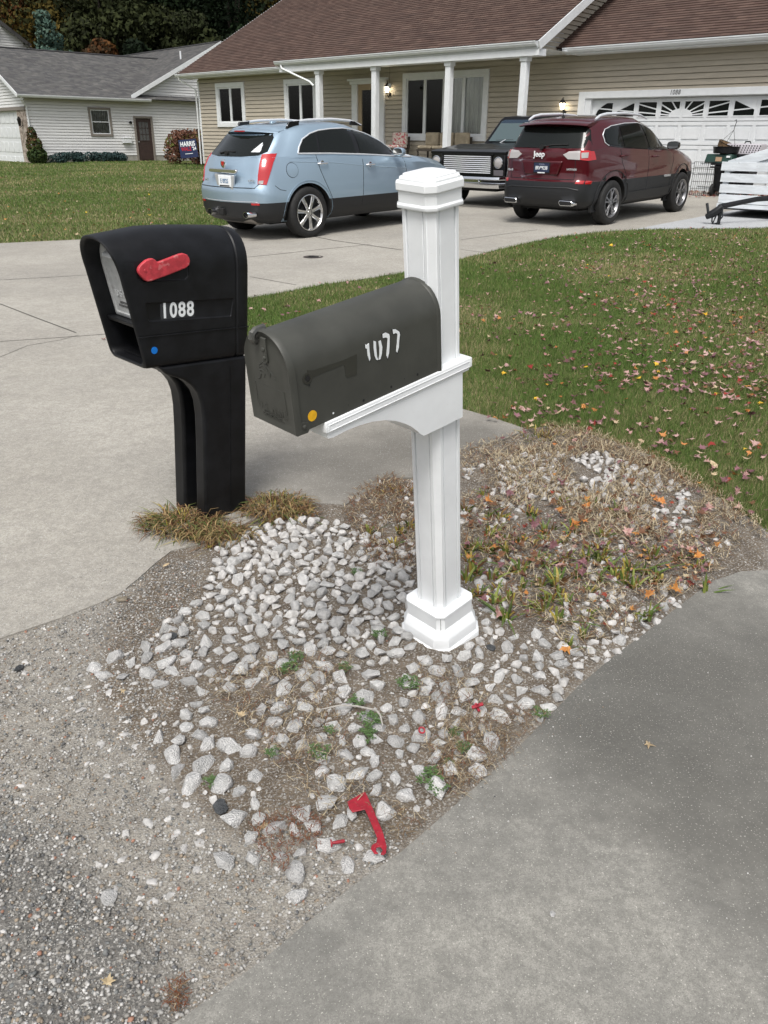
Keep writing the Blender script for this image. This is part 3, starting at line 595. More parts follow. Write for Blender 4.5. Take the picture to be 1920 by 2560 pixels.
b = MB(); b.tube([(XF+.02, Yc+.022, 1.2525), (XF-.004, Yc+.022, 1.2515), (XF-.014, Yc+.022, 1.246), (XF-.017, Yc+.022, 1.236), (XF-.012, Yc+.022, 1.228), (XF-.006, Yc+.022, 1.224)], .009, 8, rs=[.008, .009, .009, .009, .009, .008]); 
la = b.build('latch', mat('worn_steel', (.14, .14, .13), .4, .7, var=.2, vscale=40), door, smooth=True); la.scale = (1, 1, 1)
b = MB(); pts = [(-.009, 1.240), (.009, 1.240), (.0085, 1.185), (.006, 1.179), (0, 1.177), (-.006, 1.179), (-.0085, 1.185)]
b.prism([(Yc-.004+p[0], p[1]) for p in pts], 0, XF-.0085, XF-.002); b.build('catch_plate', M['box_grey'], door, bevel=.002)
b = MB()
for zz in (1.213, 1.192): b.lathe([(.0055, -.0085), (.005, -.011), (.003, -.0125), (0, -.013)], 14, axis='x', mt=Matrix.Translation((XF, Yc-.004, zz)))
for sy in (-1, 1): b.lathe([(.006, 0), (.0055, .003), (.003, .0045), (0, .005)], 14, axis='y', mt=Matrix.Translation((XF+.021, Yc+sy*(Hw+.0015), 1.030)) @ Matrix.Diagonal((1, sy, 1, 1)))
b.build('rivet', M['box_grey'], door, smooth=True)
b = MB()
for sy in (-1, 1):
    y0_ = Yc+sy*(Hw+.0003); b.prism([(XF-.004, Zb-.003), (XF+.030, Zb-.006), (XF+.038, Zb+.004), (XF+.034, Zb+.020), (XF+.02, Zb+.026), (XF-.004, Zb+.026)], 1, min(y0_, y0_+sy*.0022), max(y0_, y0_+sy*.0022))
b.build('hinge_tab', M['box_grey'], door, bevel=.001)
# side marks
YS = Yc-Hw
z4w = lambda a, c: (600+a/4.1475, 800+c/4.1475); z5w = lambda a, c: (960+a/5.029, 660+c/5.029)
g_ = WH([(700, 520), (760, 520), (1072, 415), (1212, 350), (1212, 555), (1195, 575), (1110, 597), (1098, 585), (1082, 470), (1065, 465), (790, 575), (745, 600), (700, 600)], YS-.0005, z4w)
b = MB(); b.prism(g_, 1, YS-.0009, YS+.001); b.build('flag_ghost', M['box_ghost'], bx)
hp = hit(*z4w(698, 605), WM, 1, YS); b = MB(); b.lathe([(.0085, -.0), (.014, -.0006), (.0145, -.0012), (.012, -.0016), (.0088, -.0012)], 24, axis='y', mt=Matrix.Translation((hp.x, YS, hp.z)), close=True); b.build('hole_ring', M['box_ghost'], bx, smooth=True)
b = MB(); b.lathe([(.0068, -.002), (0, -.0021)], 20, axis='y', mt=Matrix.Translation((hp.x, YS, hp.z))); b.lathe([(.0024, -.002), (0, -.0021)], 12, axis='y', mt=Matrix.Translation((hp.x+.002, YS, hp.z-.017)))
for a_, c__, r_ in ((1280, 832, .0036), (1567, 692, .0036), (1120, 880, .0013)): p = hit(*z4w(a_, c__), WM, 1, YS); b.lathe([(r_, -.0008), (r_*.6, -.0011), (0, -.0011)], 12, axis='y', mt=Matrix.Translation((p.x, YS, p.z)))
for a_, c__, r_ in ((420, 1388, .0036), (253, 1442, .0015)): p = hit(*z5w(a_, c__), WM, 1, YS); b.lathe([(r_, -.0008), (r_*.6, -.0011), (0, -.0011)], 12, axis='y', mt=Matrix.Translation((p.x, YS, p.z)))
b.build('screw_hole', M['black_matte'], bx)
p = hit(*z4w(965, 965), WM, 1, YS); b = MB(); b.lathe([(.0028, -.001), (0, -.0012)], 10, axis='y', mt=Matrix.Translation((p.x, YS, p.z))); b.build('screw_hole', M['sticker_white'], bx)
p = hit(*z4w(750, 993), WM, 1, YS); b = MB(); b.lathe([(.0135, 0), (.0135, -.0006), (0, -.0007)], 32, axis='y', mt=Matrix.Translation((p.x, YS, p.z))); b.build('round_sticker', M['sticker_yellow'], bx)
digs = [([(1297, 250), (1310, 262), (1337, 242), (1343, 330), (1352, 400), (1343, 425), (1325, 370), (1318, 300), (1300, 292)], z4w), ([(1383, 215), (1408, 222), (1412, 300), (1420, 380), (1432, 415), (1412, 412), (1395, 370), (1385, 290)], z4w),
        ([(1437, 220), (1458, 210), (1475, 280), (1470, 350), (1455, 405), (1440, 412), (1448, 360), (1447, 290)], z4w), ([(1477, 145), (1510, 130), (1545, 145), (1552, 170), (1550, 250), (1545, 340), (1530, 400), (1520, 370), (1527, 280), (1532, 195), (1515, 180), (1480, 187)], z4w),
        ([(108, 822), (145, 820), (190, 850), (200, 885), (190, 960), (185, 1050), (165, 1115), (155, 1100), (165, 1000), (172, 885), (150, 865), (115, 880)], z5w)]
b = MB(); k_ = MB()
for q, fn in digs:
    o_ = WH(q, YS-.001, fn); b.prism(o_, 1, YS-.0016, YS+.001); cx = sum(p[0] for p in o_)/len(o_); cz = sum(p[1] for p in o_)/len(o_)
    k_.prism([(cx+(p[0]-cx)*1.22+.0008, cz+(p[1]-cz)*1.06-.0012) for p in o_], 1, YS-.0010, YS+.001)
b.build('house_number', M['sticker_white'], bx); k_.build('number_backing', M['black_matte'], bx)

# ================================================================ black plastic mailbox with newspaper slot
Rb = ((.69188602, -.7193748, .06159248), (.71981225, .69391471, .01878033), (-.05625003, .03134117, .99792468))
BK = frame([r[0] for r in Rb], [r[1] for r in Rb], [r[2] for r in Rb], (-.759, 3.212, -.01))
Bt = thing('mailbox', 'black plastic mailbox numbered 1088 with red flag, white door and newspaper slot below', 'mailbox', BK)
Wd_ = .275; ZB, ZT, ZA = .735, 1.25, 1.085
def hprof(ins, n=14):
    """(y,z) outline of the head, inset by ins"""
    y0, y1, zb, zt = ins, Wd_-ins, ZB+ins, ZT-ins; yc = Wd_/2; hw = (y1-y0)/2; pts = []; r = .03
    for i in range(5): a = math.pi/2*i/4; pts.append((y0+r-r*math.sin(math.pi/2-a)*1.0, 0)) if 0 else None
    q = [(y0+r*(1-math.cos(math.pi/2*(1-i/4))), zb+r*(1-math.sin(math.pi/2*(1-i/4)))) for i in range(5)]   # bottom right corner
    pts = [(y0+r*(1-math.sin(math.pi/2*i/4)), zb+r*(1-math.cos(math.pi/2*i/4))) for i in range(5)]
    pts += [(y0, zb+.06), (y0, zb+.13), (y0, zb+.135), (y0, (zb+ZA)/2+.05)]
    e = 2.35
    for i in range(n*2+1):
        a = math.pi*(1-i/(2*n)); c, s = math.cos(a), math.sin(a)
        pts.append((yc+hw*math.copysign(abs(c)**(2/e), c), ZA+(zt-ZA)*abs(s)**(2/e)))
    pts += [(y1, (zb+ZA)/2+.05), (y1, zb+.135), (y1, zb+.13), (y1, zb+.06)]
    pts += [(y1-r*(1-math.cos(math.pi/2*i/4)), zb+r*(1-math.sin(math.pi/2*i/4))) for i in range(5)]
    return pts
def xf(z): return -.29-(z-.735)*.245
def topz(x, z):  # slight dome along the length
    t = max(0, (z-ZA)/(ZT-ZA)); return z+t*(-.034*max(0, (-.15-x)/.26)**1.6 - .006*max(0, (x-.1)/.1))
rings = []
for x_, ins in ((.198, .06), (.200, .03), (.192, .010), (.178, .001), (.150, 0), (.137, 0), (.132, .004), (.127, .004), (.122, 0), (.0, 0), (-.12, 0), (-.22, 0)): rings.append([(x_, y, topz(x_, z)) for y, z in hprof(ins)])
for off, ins in ((.012, 0), (.004, .0015), (0, .006), (-.001, .011), (.003, .016), (.012, .019), (.06, .021)): rings.append([(xf(z)+off, y, topz(xf(z), z)) for y, z in hprof(ins)])
rings.append([(.10, y, topz(.1, z)) for y, z in hprof(.024)])
b = MB(); loft(b, rings); head = b.build('head', M['black_plastic'], Bt)
def cutter(outline, y0, y1, r=.012):
    c = MB(); c.prism(outline, 1, y0, y1); o = c.build('cut', M['black_plastic'], None); m = o.modifiers.new('b', 'BEVEL'); m.width = r; m.segments = 4; m.limit_method = 'ANGLE'; m.angle_limit = R(50); return o
cr_ = lambda pts: [(lambda p: (p.x, p.z))(hit(180+a/4.366, 540+c/4.366, BK, 1, 0)) for a, c in pts]
cuts = []
for pts in (cr_([(655, 450), (850, 398), (1240, 385), (1275, 420), (1275, 660), (1240, 700), (790, 725), (720, 690)]), cr_([(795, 950), (1770, 895), (1740, 1100), (850, 1160), (830, 1130)])):
    o = cutter(pts, -.05, .0055, .006); o.matrix_world = Matrix.Identity(4); cuts.append(o)
c = MB(); c.box(-.5, .25, -.002, .0022, .8655, .8685); o = c.build('cut', M['black_plastic']); cuts.append(o)
for o in cuts:
    m = head.modifiers.new('c', 'BOOLEAN'); m.operation = 'DIFFERENCE'; m.object = o; m.solver = 'EXACT'
head.parent = None
me = mesh_from_eval(head); head.modifiers.clear(); head.data = me; head.parent = Bt; shade(me, 32)
for o in cuts: bpy.data.objects.remove(o)
# lower half sits a touch proud; lip around the seam
b = MB(); b.box(-.322, .130, -.0032, -.0002, .8600, .8650); b.box(.140, .19, -.0032, -.0002, .8600, .8650); b.build('seam_ridge', M['black_plastic'], head, bevel=.001)
# divider shelf, floor ribs
b = MB(); b.prism([(xf(.885)+.028, .885), (.10, .885), (.10, .9), (xf(.9)+.024, .903)], 1, .018, Wd_-.018); b.build('divider', M['black_plastic'], head, bevel=.004)
b = MB()
for i in range(16): y = .035+i*.0135; b.box(xf(.78)+.05, .09, y, y+.005, .757, .763)
b.build('slot_floor', M['black_plastic'], head, bevel=.001)
b = MB(); b.box(-.02, .0, .02, Wd_-.02, .756, .89); b.build('slot_back', M['black_matte'], head)
# white door
M['door_plastic'] = mat('pale_grey_plastic', (.40, .41, .41), .5, var=.14, vscale=14, speck=[(60, .62, (.25, .24, .23), .35)])
def dring(ins, off):
    out = []; y0, y1 = .024+ins, Wd_-.024-ins; yc = Wd_/2; hw = (y1-y0)/2; zb = .905+ins; zt = ZT-.045-ins
    pts = [(y0, zb), (y0, (zb+ZA)/2)]+[(yc+hw*math.copysign(abs(math.cos(a))**.9, math.cos(a)), ZA+(zt-ZA)*abs(math.sin(a))**.9) for a in [math.pi*(1-i/20) for i in range(21)]]+[(y1, (zb+ZA)/2), (y1, zb)]
    return [(xf(z)+.062+off, y, z) for y, z in pts]
b = MB(); loft(b, [dring(0, .02), dring(0, .002), dring(.003, 0), dring(.014, 0), dring(.018, .005), dring(.05, .005)]); wd = b.build('door', M['door_plastic'], Bt, smooth=True, angle=30)
b = MB(); xx = xf(1.14)+.062
b.prism([(xx+.01, 1.165), (xx-.022, 1.150), (xx-.026, 1.135), (xx-.018, 1.132), (xx+.01, 1.146)], 1, .095, .18); b.build('door_handle', M['door_plastic'], wd, bevel=.004, segs=3)
tx = Vector((0, -1, 0)); ty = Vector((-.245, 0, 1)).normalized()
text('raised_lettering', 'U.S.MAIL', .040, M['door_plastic'], wd, (xf(.995)+.0655, Wd_/2, .995), tx, ty, .0016, .0, .95)
text('small_lettering', 'APPROVED BY THE\nPOSTMASTER GENERAL', .014, mat('grey_print', (.12, .12, .12), .7), wd, (xf(.955)+.0655, Wd_/2, .955), tx, ty, .0008, .0, .95)
# flag
fl = cr_([(705, 590), (712, 560), (735, 528), (790, 480), (840, 460), (868, 460), (892, 474), (915, 500), (940, 494), (1160, 410), (1200, 403), (1240, 418), (1264, 455), (1271, 490), (1262, 530), (1228, 562), (1050, 635), (850, 706), (815, 712), (780, 700), (745, 665), (715, 625)])
b = MB(); b.prism(fl, 1, -.013, .004); fo = b.build('flag', M['red_flag'], Bt, bevel=.004, segs=3)
p = hit(180+800/4.366, 540+597/4.366, BK, 1, -.013); b = MB(); b.lathe([(.006, 0), (.005, -.0015), (0, -.002)], 16, axis='y', mt=Matrix.Translation((p.x, -.013, p.z))); b.build('pivot', M['red_flag'], fo, smooth=True)
# number stickers
YR = .0055-.0006
x0 = hit(180+970/4.366, 540, BK, 1, 0).x; tl = cr_([(968, 958), (1343, 932), (1343, 1105), (985, 1135)]); zc = sum(p[1] for p in tl)/4; x0 = tl[0][0]; x1 = tl[1][0]; wt = (x1-x0)/4
b = MB(); [b.box(x0+i*wt+.0005, x0+(i+1)*wt-.0008, YR, YR+.001, zc-.030, zc+.030) for i in range(4)]; b.build('number_tile', mat('clear_tile', (.03, .033, .038), .25), head)
for i, ch in enumerate('1088'): text('house_number', ch, .078, M['sticker_white'], head, (x0+(i+.5)*wt, YR-.0004, zc), (1, 0, 0), (0, 0, 1), .0003, .0021, .84)
p = hit(180+902/4.366, 540+1468/4.366, BK, 1, -.002); b = MB(); b.lathe([(.0135, 0), (.0135, -.0012), (0, -.0014)], 28, axis='y', mt=Matrix.Translation((p.x, 0, p.z))); b.build('round_sticker', M['sticker_blue'], head)
# post: two cheeks, back and curved gusset
def cheek(y0, y1, ins=0):
    pr = [(.187-ins, -.05), (.187-ins, .74), (-.235, .74), (-.20, .705), (-.12, .672), (-.085, .645), (-.058, .610), (-.042, .565), (-.034, .50), (-.032, .40), (-.034, -.05)]
    pr = [(x+ins if x < .1 else x, z) for x, z in pr]; b = MB(); b.prism(pr, 1, y0, y1); return b
ck = cheek(.006, .082); 
o1 = ck.build('post', M['black_plastic'], Bt, bevel=.014, segs=4)
ck = cheek(.166, .250); o2 = ck.build('post', M['black_plastic'], Bt, bevel=.014, segs=4)
b = MB(); b.prism([(.180, -.05), (.180, .738), (-.19, .738), (-.15, .695), (-.09, .675), (-.05, .64), (-.02, .60), (.02, .55), (.05, .48), (.06, .40), (.06, -.05)], 1, .075, .175); b.build('post_channel', M['black_plastic'], Bt, smooth=False)
b = MB(); b.box(.10, .1015, .0045, .0065, .0, .70); b.build('seam_ridge', M['black_plastic'], o1)
# ================================================================ vehicles
def half_plan(xr, xf_, w, rr, rf, bow_r, bow_f, tr=0., tf=0., nside=22):
    """half outline rear centre -> left side -> front centre"""
    pts = []
    for i in range(5): t = i/5; y = (w-tr-rr)*t; pts.append((xr+bow_r*(y/w)**2, y))
    yr = w-tr; xb = xr+bow_r*((yr-rr)/w)**2
    for i in range(6): a = math.pi/2*i/5; pts.append((xb+rr*(1-math.cos(a)), yr-rr+rr*math.sin(a)))
    xs, xe = xb+rr, xf_-bow_f*((w-tf-rf)/w)**2-rf
    for i in range(1, nside+1):
        t = i/(nside+1); x = xs+(xe-xs)*t
        y = w-(tr*(1-min(1, t/.3))**2)-(tf*max(0, (t-.65)/.35)**2); pts.append((x, y))
    yf = w-tf; xc = xf_-bow_f*((yf-rf)/w)**2
    for i in range(6): a = math.pi/2*(1-i/5); pts.append((xc-rf*(1-math.cos(a)), yf-rf+rf*math.sin(a)))
    for i in range(4, -1, -1): t = i/5; y = (yf-rf)*t; pts.append((xf_-bow_f*(y/w)**2, y))
    return pts
def stack(name, levels, mats, lmi, parent, capz=None, ncol=7, smooth=True):
    """levels: list of (halfplan, zfunc(x,y)); lmi: material index for each band"""
    n = len(levels[0][0]); b = MB(); full = []
    for hp, zf in levels:
        ring = [(x, y, zf(x, y)) for x, y in hp]+[(x, -y, zf(x, y)) for x, y in hp[-2:0:-1]]; full.append(ring)
    k = len(full[0]); b.v = [p for r_ in full for p in r_]
    for i in range(len(full)-1):
        for j in range(k): b.f.append((i*k+j, i*k+(j+1) % k, (i+1)*k+(j+1) % k, (i+1)*k+j)); b.m.append(lmi[i])
    # bottom cap as strips, top cap as a crowned grid
    def cap(base, ring, mi, crown):
        hp = ring; cols = []
        idx = {}
        for j in range(1, n-1):
            L_, Rr = hp[j], hp[k-j]; row = [base+j]
            for c in range(1, ncol):
                t = c/ncol; b.v.append((L_[0], L_[1]*(1-2*t), L_[2]+crown*(1-(1-2*t)**2))); row.append(len(b.v)-1)
            row.append(base+k-j); cols.append(row)
        for a, c in zip(cols[:-1], cols[1:]):
            for q in range(ncol): b.f.append((a[q], a[q+1], c[q+1], c[q])); b.m.append(mi)
        for row, tip in ((cols[0], base), (cols[-1], base+n-1)):
            for q in range(ncol): b.f.append((row[q], row[q+1], tip)); b.m.append(mi)
    cap(0, full[0], lmi[0], 0); cap((len(full)-1)*k, full[-1], lmi[-1], capz or 0)
    return b.build(name, mats, parent, smooth=smooth, angle=38)
def bvh_of(objs):
    vs = []; fs = []
    for o in objs:
        off = len(vs); vs += [v.co.copy() for v in o.data.vertices]; fs += [tuple(off+i for i in p.vertices) for p in o.data.polygons]
    return BVHTree.FromPolygons(vs, fs)
def shell(name, m, parent, bvh, outline, axis, side, off=.004, th=.012, step=.06, holes=None, smooth=True, lim=None):
    """panel following the body: outline in the two axes other than `axis`, projected from `side` (+1/-1) of that axis"""
    bm = bmesh.new(); vs = []
    def mk(p):
        q = [p[0], p[1]]; q.insert(axis, 0.); return Vector(q)
    ring = [bm.verts.new(mk(p)) for p in outline]; f = bm.faces.new(ring)
    if holes:
        # annular shape: outline and hole rings have the same number of points
        bm.faces.remove(f); hr = [bm.verts.new(mk(p)) for p in holes]; n = len(ring); rng_ = range(n if len(holes) == n and outline[0] != outline[-1] else n-1)
        for i in rng_: bm.faces.new((ring[i], ring[(i+1) % n], hr[(i+1) % n], hr[i]))
    oth = [i for i in range(3) if i != axis]
    for a in oth:
        lo = min(v.co[a] for v in bm.verts); hi = max(v.co[a] for v in bm.verts); k = int((hi-lo)/step)
        for i in range(1, k+1):
            c = [0, 0, 0]; c[a] = lo+(hi-lo)*i/(k+1); nn = [0, 0, 0]; nn[a] = 1
            bmesh.ops.bisect_plane(bm, geom=bm.verts[:]+bm.edges[:]+bm.faces[:], plane_co=c, plane_no=nn)
    d = Vector((0, 0, 0)); d[axis] = -side
    for v in bm.verts:
        o = v.co.copy(); o[axis] = side*5
        h = bvh.ray_cast(o, d)
        if h[0] is None or (lim is not None and (h[0][axis]-lim)*side < 0): v.co[axis] = lim if lim is not None else side*.8
        else: v.co[axis] = h[0][axis]+side*off
    be = [e for e in bm.edges if len(e.link_faces) == 1]
    r = bmesh.ops.extrude_edge_only(bm, edges=be)
    for g_ in r['geom']:
        if isinstance(g_, bmesh.types.BMVert): g_.co[axis] -= side*th
    bmesh.ops.recalc_face_normals(bm, faces=bm.faces)
    me = bpy.data.meshes.new(name); bm.to_mesh(me); bm.free(); me.materials.append(m); o = bpy.data.objects.new(name, me); col.objects.link(o); o.parent = parent
    if smooth: shade(me, 40)
    return o
def lens(name, m, parent, bvh, pix, off=.012, n=5, mirror_too=True):
    """lamp cover lying on the body: corners read from the photo, found on the real surface, then given thickness"""
    Mi = parent.matrix_world.inverted(); o = Mi @ Vector(CO.tolist()); bm = bmesh.new(); f = bm.faces.new([bm.verts.new((p[0], p[1], 0)) for p in pix])
    for a in (0, 1):
        lo = min(v.co[a] for v in bm.verts); hi = max(v.co[a] for v in bm.verts)
        for i in range(1, n*2):
            c = [0, 0, 0]; c[a] = lo+(hi-lo)*i/(n*2); nn = [0, 0, 0]; nn[a] = 1; bmesh.ops.bisect_plane(bm, geom=bm.verts[:]+bm.edges[:]+bm.faces[:], plane_co=c, plane_no=nn)
    nr = {}
    for v in bm.verts:
        d = (Mi.to_3x3() @ Vector(ray(v.co.x, v.co.y).tolist())).normalized(); h = bvh.ray_cast(o, d)
        if h[0] is None: h = bvh.find_nearest(o+d*13)
        k = h[1] if h[1].dot(d) < 0 else -h[1]; nr[v.index] = k; v.co = h[0]+k*off; v.normal = k
    bm.verts.index_update(); norm = [nr.get(i) for i in range(len(bm.verts))]
    avg = Vector((0, 0, 0))
    for k in norm:
        if k: avg += k
    avg.normalize(); be = [e for e in bm.edges if len(e.link_faces) == 1]; r = bmesh.ops.extrude_edge_only(bm, edges=be)
    for g_ in r['geom']:
        if isinstance(g_, bmesh.types.BMVert): g_.co -= avg*.05
    bmesh.ops.recalc_face_normals(bm, faces=bm.faces); outs = []
    for mir in ((False, True) if mirror_too else (False,)):
        b2 = bm.copy()
        if mir:
            for v in b2.verts: v.co.y = -v.co.y
            bmesh.ops.reverse_faces(b2, faces=b2.faces)
        me = bpy.data.meshes.new(name); b2.to_mesh(me); b2.free(); me.materials.append(m); ob = bpy.data.objects.new(name, me); col.objects.link(ob); ob.parent = parent; shade(me, 40)
    bm.free()
q2 = lambda a, b: (460+a/2.5136, 120+b/2.5136)
q3 = lambda a, b: (1040+a/1.885, 150+b/1.885)
def project(bvh, pts, axis, side, off):
    out = []; d = Vector((0, 0, 0)); d[axis] = -side
    for p in pts:
        q = list(p); q.insert(axis, side*5); h = bvh.ray_cast(Vector(q), d); v = h[0]
        if v is None: q[axis] = side*.8; v = bvh.find_nearest(Vector(q))[0].copy()
        v = v.copy(); v[axis] += side*off; out.append(v)
    return out
def dens(pts, step=.05, close=False):
    out = []; n = len(pts)
    for i in range(n if close else n-1):
        a, c = pts[i], pts[(i+1) % n]; k = max(1, int(math.hypot(c[0]-a[0], c[1]-a[1])/step))
        out += [(a[0]+(c[0]-a[0])*t/k, a[1]+(c[1]-a[1])*t/k) for t in range(k)]
    if not close: out.append(pts[-1])
    return out
def line(name, m, parent, bvh, pts, axis, side, r=.006, off=.0, close=False):
    p = dens(pts, .05, close); q = project(bvh, p+([p[0]] if close else []), axis, side, off); b = MB(); b.tube(q, r, 6); return b.build(name, m, parent, smooth=True)
def wheel(parent, x, y, r, wdt, rim_r, kind, side, paint=None):
    """side: -1 = right-hand side of the car (outer face towards -y)"""
    mt = Matrix.Translation((x, y, r)) @ Matrix.Diagonal((1, -side if side < 0 else 1, 1, 1)); s = side
    t = MB(); h = wdt/2; rr = rim_r
    t.lathe([(rr-.01, -h*.8), (rr+.02, -h*.98), (r-.05, -h), (r-.015, -h*.88), (r-.002, -h*.7)]+[(r-(.004 if i % 2 else 0), h*(-.6+i*.15)) for i in range(9)]+[(r-.002, h*.7), (r-.015, h*.88), (r-.05, h), (rr+.02, h*.98), (rr-.01, h*.8)], 48, axis='y', mt=Matrix.Translation((x, y, r)), close=True)
    wo = t.build('wheel', M['rubber'], parent, smooth=True, angle=50)
    m = Matrix.Translation((x, y, r)); o = s*h
    rm = MB(); rm.lathe([(rr-.012, o*.15), (rr-.012, o*.75), (rr+.004, o*.9), (rr+.006, o*.98), (rr-.004, o*1.0), (rr-.014, o*.86), (rr-.022, o*.75), (rr-.03, o*.2)], 48, axis='y', mt=m, close=True)
    mt_ = M['rim_'+kind]
    ns = {'seven': 7, 'jeep': 5, 'plain': 8}[kind]
    for i in range(ns):
        a = 2*math.pi*i/ns+.3; 
        def P(rad, da, yy): return (x+rad*math.cos(a+da), y+yy, r+rad*math.sin(a+da))
        if kind == 'seven':
            w0, w1 = .036, .030
            vs = []
            for rad, w_, yy in ((.05, .030, .80), (.12, .026, .82), (rr*.62, .027, .84), (rr-.01, .036, .80)):
                for q in (-1, 1): vs += [P(rad, q*w_/rad, o*(yy-.03)), P(rad, q*w_/rad*.8, o*(yy+.05)), P(rad, q*w_/rad*.3, o*(yy+.03 if rad > .06 else yy+.06))]
            n = 6; order = [0, 1, 2, 5, 4, 3]
            for k in range(3): 
                for j in range(5): p, q = order[j], order[j+1]; rm.add([vs[k*6+p], vs[k*6+q], vs[(k+1)*6+q], vs[(k+1)*6+p]], [(0, 1, 2, 3)])
        elif kind == 'jeep':
            for sg in (-1, 1):
                vs = []
                for rad, ang, w_ in ((.05, .12, .016), (rr*.55, .16, .013), (rr-.008, .23, .018)):
                    for q in (-1, 1): vs += [P(rad, sg*ang+q*w_/rad, o*.74), P(rad, sg*ang+q*w_*.7/rad, o*.86)]
                for k in range(2):
                    for (p, q) in ((0, 1), (1, 3), (3, 2)): rm.add([vs[k*4+p], vs[k*4+q], vs[(k+1)*4+q], vs[(k+1)*4+p]], [(0, 1, 2, 3)])
        else:
            rm.add([P(.05, -.2, o*.7), P(.05, .2, o*.7), P(rr-.01, .25, o*.8), P(rr-.01, -.25, o*.8)], [(0, 1, 2, 3)])
    rm.lathe([(.0, o*.84), (.03, o*.84), (.034, o*.80), (.062, o*.80), (.07, o*.74), (.07, o*.5), (0, o*.5)], 24, axis='y', mt=m)
    ro = rm.build('rim', mt_, wo, smooth=True, angle=40)
    k = MB(); k.lathe([(rr-.03, o*.3), (0, o*.28)], 32, axis='y', mt=m)
    k.lathe([(.15, o*.45), (.15, o*.35), (0, o*.34)], 24, axis='y', mt=m)
    for i in range(6): a = 2*math.pi*i/6; k.lathe([(.008, o*.82), (.008, o*.72), (0, o*.72)], 8, axis='y', mt=Matrix.Translation((x+.05*math.cos(a), y, r+.05*math.sin(a))))
    k.build('brake_disc', M['dark_steel'], wo)
    return wo
M['bright_trim'] = mat('bright_trim', (.72, .74, .77), .28, .25); M['rim_seven'] = mat('polished_alloy', (.62, .62, .62), .25, 1.); M['rim_jeep'] = mat('grey_alloy', (.30, .30, .31), .35, .9); M['rim_plain'] = M['dark_steel']
def paint(name, c, c2=None, metal=.4):
    return mat(name, c, .38, metal, coat=1., spec=.25, bump=.02, bscale=900)
def cutwheels(o, wheels, rad, w_in, w_out, dark_index):
    cs = []
    for (x, zc) in wheels:
        for sg in (-1, 1):
            c = MB(); c.lathe([(rad, 0), (rad, w_out-w_in)], 48, axis='y'); q = c.build('cut', M['black_matte']); q.matrix_world = Matrix.Translation((x, w_in if sg > 0 else -w_out, zc)); cs.append(q)
    p = o.parent; o.parent = None
    for q in cs: m = o.modifiers.new('c', 'BOOLEAN'); m.operation = 'DIFFERENCE'; m.object = q; m.solver = 'EXACT'
    me = mesh_from_eval(o); o.modifiers.clear(); o.data = me; o.parent = p
    for q in cs: bpy.data.objects.remove(q)
    for f in me.polygons:
        c = f.center
        for (x, zc) in wheels:
            rr = math.hypot(c.x-x, c.z-zc)
            if rr < rad+.01 and abs(c.y) < w_out and (all(abs(math.hypot(me.vertices[i].co.x-x, me.vertices[i].co.z-zc)-rad) < .012 for i in f.vertices) or abs(abs(c.y)-w_in) < .01): f.material_index = dark_index
    shade(me, 38)
def split_parts(o, names):
    """separate the faces of each material slot into a part of its own"""
    me = o.data; par = o.parent; res = []
    for mi, nm in enumerate(names):
        bm = bmesh.new(); bm.from_mesh(me); bmesh.ops.delete(bm, geom=[f for f in bm.faces if f.material_index != mi], context='FACES')
        if not bm.faces: bm.free(); continue
        n = bpy.data.meshes.new(nm); bm.to_mesh(n); bm.free()
        n.materials.append(me.materials[mi]); n.polygons.foreach_set('material_index', [0]*len(n.polygons)); shade(n, 38)
        if nm == 'wheel_well':
            bm = bmesh.new(); bm.from_mesh(n); seen = set(); isl = []
            for f in bm.faces:
                if f.index in seen: continue
                st = [f]; grp = []; seen.add(f.index)
                while st:
                    a = st.pop(); grp.append(a.index)
                    for e in a.edges:
                        for g in e.link_faces:
                            if g.index not in seen: seen.add(g.index); st.append(g)
                isl.append(set(grp))
            bm.free()
            for g in isl:
                if len(g) < 6: continue
                bm = bmesh.new(); bm.from_mesh(n); bmesh.ops.delete(bm, geom=[f for f in bm.faces if f.index not in g], context='FACES'); k = bpy.data.meshes.new(nm); bm.to_mesh(k); bm.free(); k.materials.append(me.materials[mi]); q = bpy.data.objects.new(nm, k); col.objects.link(q); q.parent = par
            continue
        q = bpy.data.objects.new(nm, n); col.objects.link(q); q.parent = par; res.append(q)
    bpy.data.objects.remove(o); return res
def carframe(x, y, yaw, z, pt):
    h = Vector((math.sin(yaw), math.cos(yaw), pt)).normalized(); lf = Vector((-math.cos(yaw), math.sin(yaw), 0)); return frame(h, lf, h.cross(lf), (x, y, z))
def lerp_fn(pts):
    def f(x):
        if x <= pts[0][0]: return pts[0][1]
        for (a, b_), (c, d) in zip(pts[:-1], pts[1:]):
            if x <= c: t = (x-a)/(c-a); t = t*t*(3-2*t)*.35+t*.65; return b_+(d-b_)*t
        return pts[-1][1]
    return f
def arc(cx, cz, r, a0, a1, n=24): return [(cx+r*math.cos(R(a0+(a1-a0)*i/n)), cz+r*math.sin(R(a0+(a1-a0)*i/n))) for i in range(n+1)]
